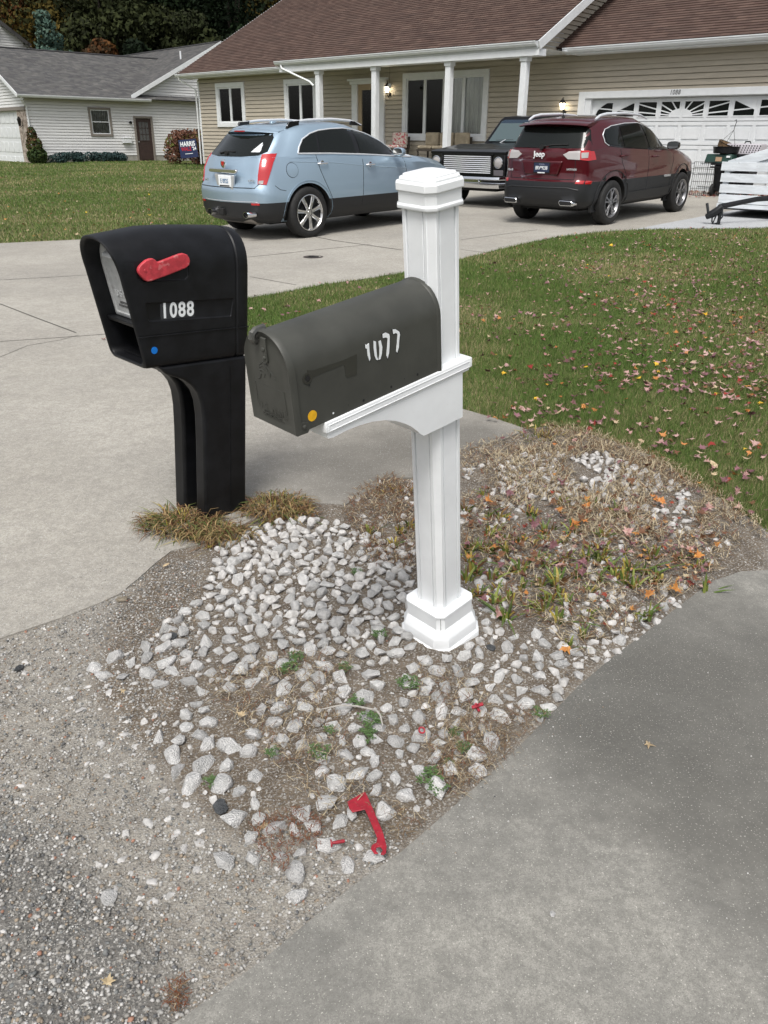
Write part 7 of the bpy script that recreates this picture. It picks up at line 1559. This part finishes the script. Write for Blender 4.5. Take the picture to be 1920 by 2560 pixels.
# drift where lawn meets bed
for _ in range(46):
    p = G(random.gauss(1215, 75), random.gauss(915, 28)); put_leaf(p[0], p[1], .03+random.uniform(0, .02), random.uniform(.024, .038), random.choice(('pink', 'red', 'orange', 'mauve', 'pink', 'tan')), 'in the drift where the lawn meets the rock bed')
for _ in range(105):
    p = G(random.uniform(1000, 1560), random.gauss(1165, 75)); 
    if blocked(p[0], p[1]) or inpoly(np.array([p[0]]), np.array([p[1]]), slab)[0]: continue
    put_leaf(p[0], p[1], .040+random.uniform(0, .015), random.uniform(.022, .038), random.choice(('orange', 'mauve', 'brown', 'brown', 'brown', 'mauve', 'pink')), 'among the stubble in the rock bed', .5)
for px, py, k, s_, lb_ in ((1398, 1616, 'tan', .027, 'single pale tan leaf on the grey driveway slab'), (525, 1572, 'tan', .022, 'long pale yellow leaf on the rocks, left of the twig'), (265, 1505, 'tan', .018, 'small pale yellow leaf on the gravel at left'), (1225, 1408, 'orange', .034, 'bright orange leaf by the slab edge right of the white post'), (1495, 768, 'yellow', .03, None), (1068, 770, 'yellow', .036, 'yellow leaf on the grass just right of the white post'), (1156, 870, 'yellow', .036, 'yellow leaf on the grass nearest the bed'), (1495, 1268, 'red', .03, 'red brown leaf at the slab corner beneath the green tuft'), (225, 737, 'red', .03, 'dark red leaf on the driveway left of the black mailbox'), (235, 2135, 'tan', .02, 'thin tan leaf on the road gravel at bottom left'), (360, 1230, 'tan', .018, 'narrow tan leaf on the dirt below the black mailbox'), (570, 1795, 'tan', .022, 'peach curled leaf beside the red brown weed')):
    if lb_ is None: continue
    p = G(px, py); put_leaf(p[0], p[1], max(.018, float(groundz(p[0], p[1]))+.014)+(.02 if 'grass' in lb_ else .02 if 'rocks' in lb_ else 0), s_, k, '', .15, lb_, False)
x, y = sample(lawn_l, 700, 12.5, 34, 2.2); leafstuff('fallen_leaves', x, y, tz(x, y)+.05, rng.uniform(.025, .05, len(x)), (.15, .08, .08, .15, .06, .44, .04))
# leaf litter at the garage
q = rng.random((260, 2)); lu = LEAFU-1.0+q[:, 0]*2.2; ls = .25+1.6*q[:, 1]**1.5; P_ = P0[None]+WD[None]*lu[:, None]+ND[None]*ls[:, None]; leafstuff('leaf_pile', P_[:, 0], P_[:, 1], tz(P_[:, 0], P_[:, 1])+.03, rng.uniform(.04, .065, 260), (.3, .3, .25, .03, 0, .05, .07))
nb_ = 700; bx_ = [G(random.uniform(1000, 1540), random.gauss(1190, 75)) for _ in range(nb_)]; bx_ = np.array([p for p in bx_ if not blocked(p[0], p[1]) and not inpoly(np.array([p[0]]), np.array([p[1]]), slab)[0]]); leafstuff('leaf_litter', bx_[:, 0], bx_[:, 1], groundz(bx_[:, 0], bx_[:, 1])+rng.uniform(.008, .03, len(bx_)), rng.uniform(.009, .02, len(bx_)), (.10, .25, .08, .12, .0, .12, .33))
# ---- stubble, dry mulch and green tufts in the bed
sm = [mat('straw_'+n, c, .85, spec=.15) for n, c in (('pale', (.44, .37, .25)), ('brown', (.15, .095, .055)), ('tan', (.24, .18, .11)), ('rust', (.16, .06, .03)))]
def litter(name, poly, n, L0, L1, wd, w, flatness=.35, zoff=.012):
    xs = [p[0] for p in poly]; ys = [p[1] for p in poly]; x = rng.uniform(min(xs), max(xs), n*3); y = rng.uniform(min(ys), max(ys), n*3); ok = inpoly(x, y, poly) & ~inpoly(x, y, slab) & (fbm(x, y, 9, 2, 7) > -.35); x = x[ok][:n]; y = y[ok][:n]; k = len(x)
    a = rng.uniform(0, 2*math.pi, k); L_ = rng.uniform(L0, L1, k); el = rng.normal(0, flatness, k); z = groundz(x, y)+rng.uniform(.004, .03, k)+zoff*0; bnd = rng.normal(0, .25, k)
    dx, dy = np.cos(a), np.sin(a); nx_, ny_ = -dy*wd*.5, dx*wd*.5; mid = np.stack([x+dx*L_*.5+nx_*bnd*30, y+dy*L_*.5+ny_*bnd*30, z+np.abs(el)*L_*.5+.004], 1); end = np.stack([x+dx*L_, y+dy*L_, z+el*L_*.6], 1)
    s_ = np.stack([x, y, z], 1); nn = np.stack([nx_, ny_, np.zeros(k)], 1); V = np.stack([s_-nn, s_+nn, mid-nn, mid+nn, end], 1).reshape(-1, 3); q = np.arange(k)[:, None]*5
    F = np.concatenate([q+np.array([[0, 1, 3]]), q+np.array([[0, 3, 2]]), q+np.array([[2, 3, 4]])]); mi = np.tile(rng.choice(4, k, p=w), 3); return tag(npmesh(name, V, F, sm, mi), kind='stuff')
bedR = D((1000, 970), (1130, 935), (1250, 935), (1420, 1000), (1560, 1110), (1600, 1180), (1550, 1240), (1400, 1340), (1250, 1420), (1120, 1340), (1000, 1250))
litter('dry_stubble', bedR, 5200, .02, .06, .0028, (.38, .22, .30, .10))
litter('dry_stubble', D((1180, 920), (1300, 940), (1450, 1000), (1560, 1075), (1659, 1145), (1659, 1180), (1540, 1110), (1430, 1030), (1290, 965), (1180, 945)), 2600, .02, .05, .0026, (.45, .2, .3, .05), .5)
litter('dry_stubble', D((1050, 985), (1280, 960), (1420, 1020), (1540, 1120), (1500, 1220), (1250, 1160), (1100, 1090)), 2700, .025, .08, .0032, (.52, .16, .28, .04), .5)
litter('dry_stubble', D((770, 1060), (838, 1030), (892, 1034), (892, 1250), (800, 1220), (740, 1110)), 1500, .02, .06, .0026, (.15, .5, .2, .15))
litter('dry_roots', D((640, 1420), (880, 1420), (1060, 1500), (1060, 1660), (960, 1760), (700, 1780), (540, 1600), (420, 1480)), 1500, .015, .05, .0016, (.32, .30, .30, .08))
litter('dry_roots', D((1000, 1560), (1150, 1540), (1190, 1560), (1080, 1660), (960, 1780), (860, 1830), (850, 1760)), 800, .012, .04, .0014, (.12, .50, .30, .08))
litter('rusty_weed', D((545, 1790), (640, 1760), (700, 1790), (690, 1850), (620, 1900), (560, 1860)), 420, .006, .018, .0018, (.02, .18, .05, .75))
litter('rusty_weed', D((355, 2150), (420, 2120), (460, 2110), (400, 2190), (370, 2200)), 160, .008, .02, .0018, (.02, .3, .1, .58))
tuft_m = [mat('lily_'+n, c, .5, spec=.3) for n, c in (('green', (.085, .13, .028)), ('lime', (.18, .21, .045)), ('yellow', (.34, .27, .06)), ('brown', (.17, .09, .04)))]
def tuft_mesh(seed, n, h, wd, w, spread=.02, lean=.35, cut=True):
    r_ = np.random.default_rng(seed); V = []; F = []; Ms = []
    for i in range(n):
        a = r_.uniform(0, 6.28); rr = r_.uniform(0, spread); x, y = rr*math.cos(a), rr*math.sin(a); b_ = r_.uniform(0, 6.28); hh = h*r_.uniform(.45, 1.1); t = abs(r_.normal(0, lean))*hh; t = min(t, hh*2.2); tx, ty = math.cos(a+r_.normal(0, .5))*t, math.sin(a+r_.normal(0, .5))*t; dx, dy = math.cos(b_)*wd/2, math.sin(b_)*wd/2; o = len(V)
        for k, (f_, wf) in enumerate(((0, .8), (.4, 1), (.75, .9), (1, .55 if cut else .08))): V += [(x+tx*f_**1.7-dx*wf, y+ty*f_**1.7-dy*wf, hh*(f_-.30*f_**2*min(2.6, t/hh))), (x+tx*f_**1.7+dx*wf, y+ty*f_**1.7+dy*wf, hh*(f_-.30*f_**2*min(2.6, t/hh)))]
        m_ = r_.choice(4, p=w)
        for k in range(3): F.append((o+2*k, o+2*k+1, o+2*k+3, o+2*k+2)); Ms.append(m_)
    me = bpy.data.meshes.new('tuft'); me.from_pydata(V, [], F); [me.materials.append(m) for m in tuft_m]; me.polygons.foreach_set('material_index', Ms); return me
tm_ = [tuft_mesh(s, 11+s % 5, .05, .0062, (.26, .36, .16, .22), spread=.013, lean=.65) for s in range(8)]
spots = [(1010, 1190), (1060, 1150), (1085, 1110), (1120, 1160), (1150, 1200), (1200, 1130), (1240, 1140), (1270, 1200), (1300, 1180), (1180, 1215), (1100, 1230), (1130, 1260), (1165, 1255), (1210, 1250), (1245, 1240), (1290, 1240), (1330, 1230), (1370, 1260), (1410, 1250), (1150, 1300), (1185, 1290), (1230, 1300), (1265, 1320), (1205, 1335), (1090, 1290), (1060, 1240), (1030, 1230), (1225, 1385), (1255, 1370), (1520, 1270), (1505, 1215), (1470, 1200), (1350, 1190), (865, 1140), (880, 1130), (798, 1145), (850, 1170), (1015, 1095), (1040, 1060), (1095, 1330), (1380, 1330), (1280, 1085), (1330, 1100), (1215, 1080), (1145, 1100), (1180, 1160), (1225, 1195), (1060, 1105)]
rs2 = random.Random(12); spots += [(rs2.uniform(1000, 1430), rs2.gauss(1215, 60)) for _ in range(45)]
for i, (px, py) in enumerate(spots):
    p = G(px+random.gauss(0, 4), py+14)
    if blocked(p[0], p[1]) or inpoly(np.array([p[0]]), np.array([p[1]]), slab)[0]: continue
    o = bpy.data.objects.new('lily_tuft', tm_[i % 8]); col.objects.link(o); s_ = random.uniform(1.0, 1.6); o.location = (p[0], p[1], float(groundz(p[0], p[1]))-.002); o.scale = (s_*1.15, s_*1.15, s_*random.uniform(.6, 1.0)); o.rotation_euler = (0, 0, random.uniform(0, 6.28)); tag(o, 'short cut back yellow green lily tuft growing in the rock bed', 'plant', 'cut lily tufts in the bed')
for px, py, s_, lb_ in ((1090, 1345, 1.7, 'small green spiky plant right of the white post base'), (1525, 1285, 1.7, 'green grassy tuft at the driveway slab corner'), (1395, 1345, 1.5, 'loose green grass tuft by the slab edge')):
    p = G(px, py); me = tuft_mesh(int(px), 10, .055, .006, (.85, .12, .03, 0), .01, .7, False); o = bpy.data.objects.new('grass_tuft', me); col.objects.link(o); o.location = (p[0], p[1], float(groundz(p[0], p[1]))); o.scale = (s_,)*3; tag(o, lb_, 'plant')
# dead lily clump round the black post
clump_m = [mat('clump_'+n, c, .7, spec=.2) for n, c in (('green', (.085, .11, .03)), ('olive', (.13, .125, .045)), ('straw', (.30, .21, .10)), ('brown', (.13, .07, .035)))]
def clump(name, label, px, py, n, rad, h, w, seed, wd=.0065):
    p = G(px, py); me = tuft_mesh(seed, int(n*.8), h*.55, wd, w, rad, 1.7, False); 
    for i_ in range(4): me.materials[i_] = clump_m[i_]; o = bpy.data.objects.new(name, me); col.objects.link(o); o.location = (p[0], p[1], float(max(0, groundz(p[0], p[1])))-.005); return tag(o, label, 'plant')
clump('grass_clump', 'brown and green drooping grass clump at the left foot of the black post', 395, 1135, 300, .15, .13, (.16, .14, .32, .38), 31)
clump('grass_clump', 'dry brown grass clump at the front foot of the black post', 480, 1165, 200, .12, .08, (.14, .10, .34, .42), 32)
clump('grass_clump', 'dry straw coloured grass clump right of the black post', 590, 1105, 260, .14, .11, (.12, .08, .36, .44), 33)
clump('grass_clump', 'low dry grass at the far right of the black post', 640, 1115, 110, .11, .07, (.10, .05, .35, .50), 34)
clump('grass_clump', 'dry grass clump at the tip of the driveway apron by the lawn', 1180, 945, 200, .16, .07, (.22, .10, .38, .30), 35, .006)
clump('grass_clump', 'brown grass mound behind the white post at the apron edge', 850, 1065, 130, .12, .06, (.03, .02, .25, .70), 36, .005)
def mat_of_grass(name, label, px, py, rx, ry, n):
    p = G(px, py); a = rng.uniform(0, 6.28, n); r = np.sqrt(rng.random(n)); x = p[0]+np.cos(a)*r*rx; y = p[1]+np.sin(a)*r*ry; b_ = a+rng.normal(0, 1.3, n); L_ = rng.uniform(.03, .11, n); wd = rng.uniform(.002, .0055, n); z = np.maximum(0.012, groundz(x, y))+(1-r)*.035*rng.random(n)+.004
    dx, dy = np.cos(b_), np.sin(b_); nn = np.stack([-dy*wd*.5, dx*wd*.5, np.zeros(n)], 1); s_ = np.stack([x, y, z], 1); up = rng.uniform(.1, .75, n)*L_*.55; m1 = s_+np.stack([dx*L_*.3, dy*L_*.3, up], 1); m2 = s_+np.stack([dx*L_*.7, dy*L_*.7, up*.9], 1); e_ = s_+np.stack([dx*L_, dy*L_, up*.1-.004], 1)+np.stack([-dy, dx, 0*dx], 1)*rng.normal(0, .012, n)[:, None]
    V = np.stack([s_-nn, s_+nn, m1-nn, m1+nn, m2-nn*.8, m2+nn*.8, e_], 1).reshape(-1, 3); q = np.arange(n)[:, None]*7; F = np.concatenate([q+np.array([[i, i+1, i+3]]) for i in (0, 2)]+[q+np.array([[i, i+3, i+2]]) for i in (0, 2)]+[q+np.array([[4, 5, 6]])]); mi = np.tile(rng.choice(4, n, p=(.13, .17, .34, .36)), 5)
    return tag(npmesh(name, V, F, clump_m, mi), label, 'grass', kind='stuff')
mat_of_grass('dry_grass', 'matted dry grass spilling round the foot of the black post', 395, 1140, .17, .13, 620)
mat_of_grass('dry_grass', 'matted brown grass in front of the black post', 475, 1165, .14, .07, 420)
mat_of_grass('dry_grass', 'matted straw right of the black post', 595, 1105, .16, .12, 520)
# clover weeds
def weed_mesh(seed):
    r_ = np.random.default_rng(seed); V = []; F = []
    for i in range(26):
        a = r_.uniform(0, 6.28); rr = .035*math.sqrt(r_.random()); x, y, z = rr*math.cos(a), rr*math.sin(a), .012+.018*r_.random()
        for k in range(3):
            t = a+k*2.1; o = len(V); s_ = .005+.003*r_.random(); c_, d_ = math.cos(t), math.sin(t); V += [(x, y, z), (x+c_*s_-d_*s_*.6, y+d_*s_+c_*s_*.6, z+.002), (x+c_*s_*1.8, y+d_*s_*1.8, z+.001), (x+c_*s_+d_*s_*.6, y+d_*s_-c_*s_*.6, z+.002)]; F.append((o, o+1, o+2, o+3))
    me = bpy.data.meshes.new('weed'); me.from_pydata(V, [], F); me.materials.append(bpy.data.materials['clover'] if 'clover' in bpy.data.materials else mat('clover', (.07, .13, .035), .6)); return me
wm_ = [weed_mesh(s) for s in range(4)]
for i, (px, py) in enumerate(((800, 1570), (795, 1600), (770, 1530), (925, 1700), (945, 1715), (715, 1590), (970, 1660), (625, 1455), (745, 1450), (1165, 1555), (640, 1430), (985, 1590), (880, 1490), (590, 1640), (770, 1250), (935, 1680), (690, 1640), (455, 1700), (1000, 1630), (820, 1385))):
    p = G(px, py); o = bpy.data.objects.new('clover_weed', wm_[i % 4]); col.objects.link(o); s_ = random.uniform(.45, .95); o.location = (p[0], p[1], float(groundz(p[0], p[1]))+.004); o.scale = (s_,)*3; o.rotation_euler = (0, 0, random.uniform(0, 6)); tag(o, 'small green clover weed growing between the pale rocks', 'plant', 'clover weeds in the rock bed')

# ================================================================ shrubs and trees
def leafcloud(centers, n, size, squash=.5, seed=0):
    """n leaf-clump faces spread over blobs (x,y,z,rx,ry,rz); returns V, F, shade index"""
    r_ = np.random.default_rng(seed); C = np.array(centers); w = (C[:, 3]*C[:, 4]*C[:, 5])**(2/3); w /= w.sum(); k = r_.choice(len(C), n, p=w); d = r_.normal(size=(n, 3)); d /= np.linalg.norm(d, axis=1)[:, None]; rad = r_.random(n)**.33*.55+.5
    P = C[k, :3]+d*C[k, 3:6]*rad[:, None]; nrm = d+r_.normal(0, .6, (n, 3)); nrm /= np.linalg.norm(nrm, axis=1)[:, None]; a = np.cross(nrm, r_.normal(size=(n, 3))); a /= np.linalg.norm(a, axis=1)[:, None]; b_ = np.cross(nrm, a); s = size*r_.uniform(.5, 1.3, n)
    q = [P+a*s[:, None], P+b_*(s*.5)[:, None]+nrm*(s*.25)[:, None], P-a*(s*.8)[:, None], P-b_*(s*.55)[:, None]]
    V = np.stack(q, 1).reshape(-1, 3); return V, np.arange(4*n).reshape(-1, 4), k
def fol(name, cs): return [mat('%s_%d' % (name, i), c, .8, spec=.1) for i, c in enumerate(cs)]
FM = {'hydrangea': fol('dried_hydrangea', ((.15, .075, .05), (.11, .05, .036), (.20, .11, .07), (.13, .14, .04))), 'juniper': fol('juniper', ((.028, .05, .05), (.04, .07, .065))), 'ivy': fol('ivy', ((.03, .05, .018), (.05, .07, .022), (.10, .06, .03))),
      'spruce': fol('blue_spruce', ((.055, .095, .075), (.085, .13, .10), (.04, .07, .055))), 'oak_orange': fol('oak_orange', ((.075, .032, .012), (.10, .045, .014), (.04, .025, .012))), 'oak_yellow': fol('oak_yellow', ((.07, .055, .014), (.10, .07, .016), (.035, .038, .014))),
      'green': fol('dark_green', ((.010, .018, .008), (.014, .025, .01), (.007, .012, .006))), 'olive': fol('olive', ((.022, .028, .011), (.03, .036, .013), (.015, .018, .008))), 'pine': fol('pine', ((.006, .011, .007), (.009, .016, .009)))}
M['bark'] = mat('bark', (.035, .028, .022), .95, var=.3, vscale=3, streak=(3, 3, .5))
def crown(name, key, parent, centers, n, size, seed): 
    V, F, k = leafcloud(centers, n, size, seed=seed); ms = FM[key]; r_ = np.random.default_rng(seed+5); mi = (k+(r_.random(n) < .35)) % len(ms); return npmesh(name, V, F, ms, mi, parent=parent)
def shrub(name, label, cat, pos, key, centers, n, size, seed, stems=True, group=None):
    t = thing(name, label, cat, Matrix.Translation(pos), group); crown('foliage', key, t, centers, n, size, seed)
    if stems:
        b = MB(); r_ = random.Random(seed)
        for i in range(5): c_ = centers[i % len(centers)]; b.tube([(r_.uniform(-.08, .08), r_.uniform(-.08, .08), -.02), (c_[0]*.6, c_[1]*.6, c_[2]*.7)], .012, 5)
        b.build('stems', M['bark'], t)
    return t
rs_ = random.Random(3)
hc_ = G(408, 357); blobs = [(rs_.uniform(-1.15, 1.15), rs_.uniform(-.7, .7), rs_.uniform(.35, 1.15), .46, .46, .38) for _ in range(26)]; blobs = [b_ for b_ in blobs if (b_[0]/1.4)**2+((b_[2]-.3)/1.2)**2 < 1]
sh_ = shrub('hydrangea_bush', 'rounded hydrangea with brown dried flower heads at the corner of the tan house', 'bush', (hc_[0]+.25, hc_[1]+.7, hc_[2]), 'hydrangea', blobs, 8000, .075, 3)
# neighbour's foundation planting
def NF(a, s, z=0): p = NB+n_x*a+n_n*s; return (p[0], p[1], float(tz(p[0], p[1]))-.02)
for i, (a, r_, kd) in enumerate(((-5.0, .38, 0), (-4.2, .40, 0), (-3.3, .34, 0), (-2.55, .36, 0), (-2.15, .42, 0))):
    shrub('juniper_shrub', ('low dark blue green shrub nearest the garage corner', 'rounded blue green shrub second from the garage corner', 'flat blue green shrub under the neighbour window', 'small blue green shrub right of the window', 'widest blue green shrub left of the brown side door')[i], 'shrub', NF(a, .6), 'juniper', [(rs_.uniform(-.3, .3), rs_.uniform(-.2, .2), rs_.uniform(.12, .30), r_*.62, r_*.6, .2) for _ in range(6)], 900, .06, 20+i, group='low shrubs along the grey house')
shrub('ivy_shrub', 'tall pointed ivy covered shrub against the brick garage pier', 'shrub', NF(-6.0, .45), 'ivy', [(0, 0, .35, .42, .4, .4), (-.05, 0, .8, .34, .3, .4), (-.1, 0, 1.2, .2, .2, .35)], 2400, .07, 30)
# blue spruce behind the neighbour
def conifer(name, label, pos, hgt, rad, key, n, size, seed):
    t = thing(name, label, 'tree', Matrix.Translation(pos)); r_ = random.Random(seed); cs = []
    k = 0; z = hgt*.08
    while z < hgt:
        rr = rad*(1-z/hgt)**.8; m_ = max(3, int(rr*4))
        for i in range(m_): a = r_.uniform(0, 6.28); q = rr*r_.uniform(.45, .9); cs.append((q*math.cos(a), q*math.sin(a), z+r_.uniform(-.2, .5), .45+rr*.22, .45+rr*.22, .30+rr*.10))
        z += .55
    cs.append((0, 0, hgt, .12, .12, .6)); crown('crown', key, t, cs, n, size, seed); b = MB(); b.tube([(0, 0, -.2), (0, 0, hgt*.6), (0, 0, hgt)], .2, 8, rs=[.22, .12, .03]); b.build('trunk', M['bark'], t); return t
p = hit(300/2.592, 300/2.592, NM, 1, 14.0); pw = NM @ p; conifer('blue_spruce', 'pale blue green spruce rising behind the grey garage roof', (pw.x, pw.y, float(tz(pw.x, pw.y))), 7.2, 2.9, 'spruce', 22000, .13, 41)
def tree(name, label, pos, hgt, key, n, size, seed, low=.25, wide=.42, group='trees of the wood behind the houses'):
    t = thing(name, label, 'tree', Matrix.Translation(pos), group); r_ = random.Random(seed); cs = []; W_ = hgt*wide*.5
    for i in range(34):
        z = hgt*r_.uniform(low, 1); f_ = math.sin(math.pi*min(1, (z/hgt-low+.12)/(1.12-low)))**.6; a = r_.uniform(0, 6.28); q = W_*f_*math.sqrt(r_.random()); s_ = hgt*r_.uniform(.06, .12); cs.append((q*math.cos(a), q*math.sin(a), z, s_*1.3, s_*1.3, s_))
    crown('crown', key, t, cs, n, size, seed); b = MB(); b.tube([(0, 0, -.3), (r_.uniform(-.2, .2), 0, hgt*.3), (r_.uniform(-.5, .5), r_.uniform(-.4, .4), hgt*.8)], .3, 8, rs=[.34, .24, .08])
    for i in range(7): c_ = cs[i]; b.tube([(0, 0, hgt*r_.uniform(.2, .45)), (c_[0]*.8, c_[1]*.8, c_[2])], .08, 5, rs=[.11, .03])
    b.build('trunk', M['bark'], t, smooth=True); return t
def at(px, Y, z=None): d = ray(px, 340.); t = Y/d[1]; x = d[0]*t; return (x, Y, float(tz(x, Y)))
TL = [(20, 74, 'olive', 15, .12), (110, 70, 'oak_orange', 14, .10), (165, 66, 'oak_yellow', 13, .2), (215, 72, 'oak_orange', 10, .08), (250, 68, 'oak_yellow', 15, .15), (300, 64, 'olive', 13, .10), (330, 76, 'green', 17, .12), (390, 70, 'green', 16, .10), (430, 66, 'olive', 9, .08), (470, 72, 'green', 15, .2), (540, 74, 'pine', 17, .12), (600, 70, 'green', 16, .15), (670, 78, 'oak_yellow', 17, .3), (60, 82, 'green', 17, .1), (-60, 72, 'green', 15, .1), (280, 60, 'oak_orange', 6.5, .05), (360, 60, 'green', 7, .05), (500, 62, 'olive', 8, .05), (190, 80, 'pine', 18, .1), (740, 82, 'green', 18, .15)]
nm_ = {'olive': ('olive_tree_crown', 'olive green'), 'oak_orange': ('oak', 'rust orange'), 'oak_yellow': ('maple', 'yellow green'), 'green': ('broadleaf_tree', 'dark green'), 'pine': ('pine_tree', 'nearly black')}
wh = ['at the far left edge', 'above the distant cream gable', 'left of the yellow crown', 'over the blue spruce tip', 'brightest in the wood', 'over the middle of the grey garage roof', 'tall behind the grey garage ridge', 'where the grey ridges meet', 'low behind the grey ridge', 'behind the vent pipe', 'left of the brown roof rake', 'touching the brown roof rake', 'peeking over the brown roof', 'in the back row at left', 'beyond the left edge', 'short, between spruce and garage ridge', 'short and shaded behind the garage ridge', 'short, beside the grey gable peak', 'in the back row above the spruce', 'at the back right over the brown roof']
for i, (px, Y, key, hgt, low) in enumerate(TL):
    tree({'olive': 'locust_tree', 'oak_orange': 'oak_tree', 'oak_yellow': 'maple_tree', 'green': 'broadleaf_tree', 'pine': 'pine_tree'}[key], nm_[key][1]+' leafy tree '+wh[i], at(px, Y), hgt, key, 12000, .19, 60+i, low)
# the deeper wood behind reads as one mass
r_ = np.random.default_rng(9); cs = []
for _ in range(260):
    Y = r_.uniform(84, 104); px = r_.uniform(-700, 2600); q = at(px, Y); cs.append((q[0], q[1], q[2]+r_.uniform(0, 20), 3.4, 2.4, 3.0))
V, F, k = leafcloud(cs, 70000, .75, seed=77); tag(npmesh('woodland', V, F, FM['pine'], k % 2), kind='stuff')

# trees across the street, behind the viewer: added to darken reflections and sky light
cs = []
for _ in range(200):
    a = R(r_.uniform(95, 265)); d = r_.uniform(32, 46); cs.append((d*math.sin(a), d*math.cos(a), r_.uniform(0, 5), 3.0, 3.0, 2.6))
V, F, k = leafcloud(cs, 26000, .8, seed=78); tag(npmesh('woodland', V, F, FM['olive'], k % 3), kind='stuff')
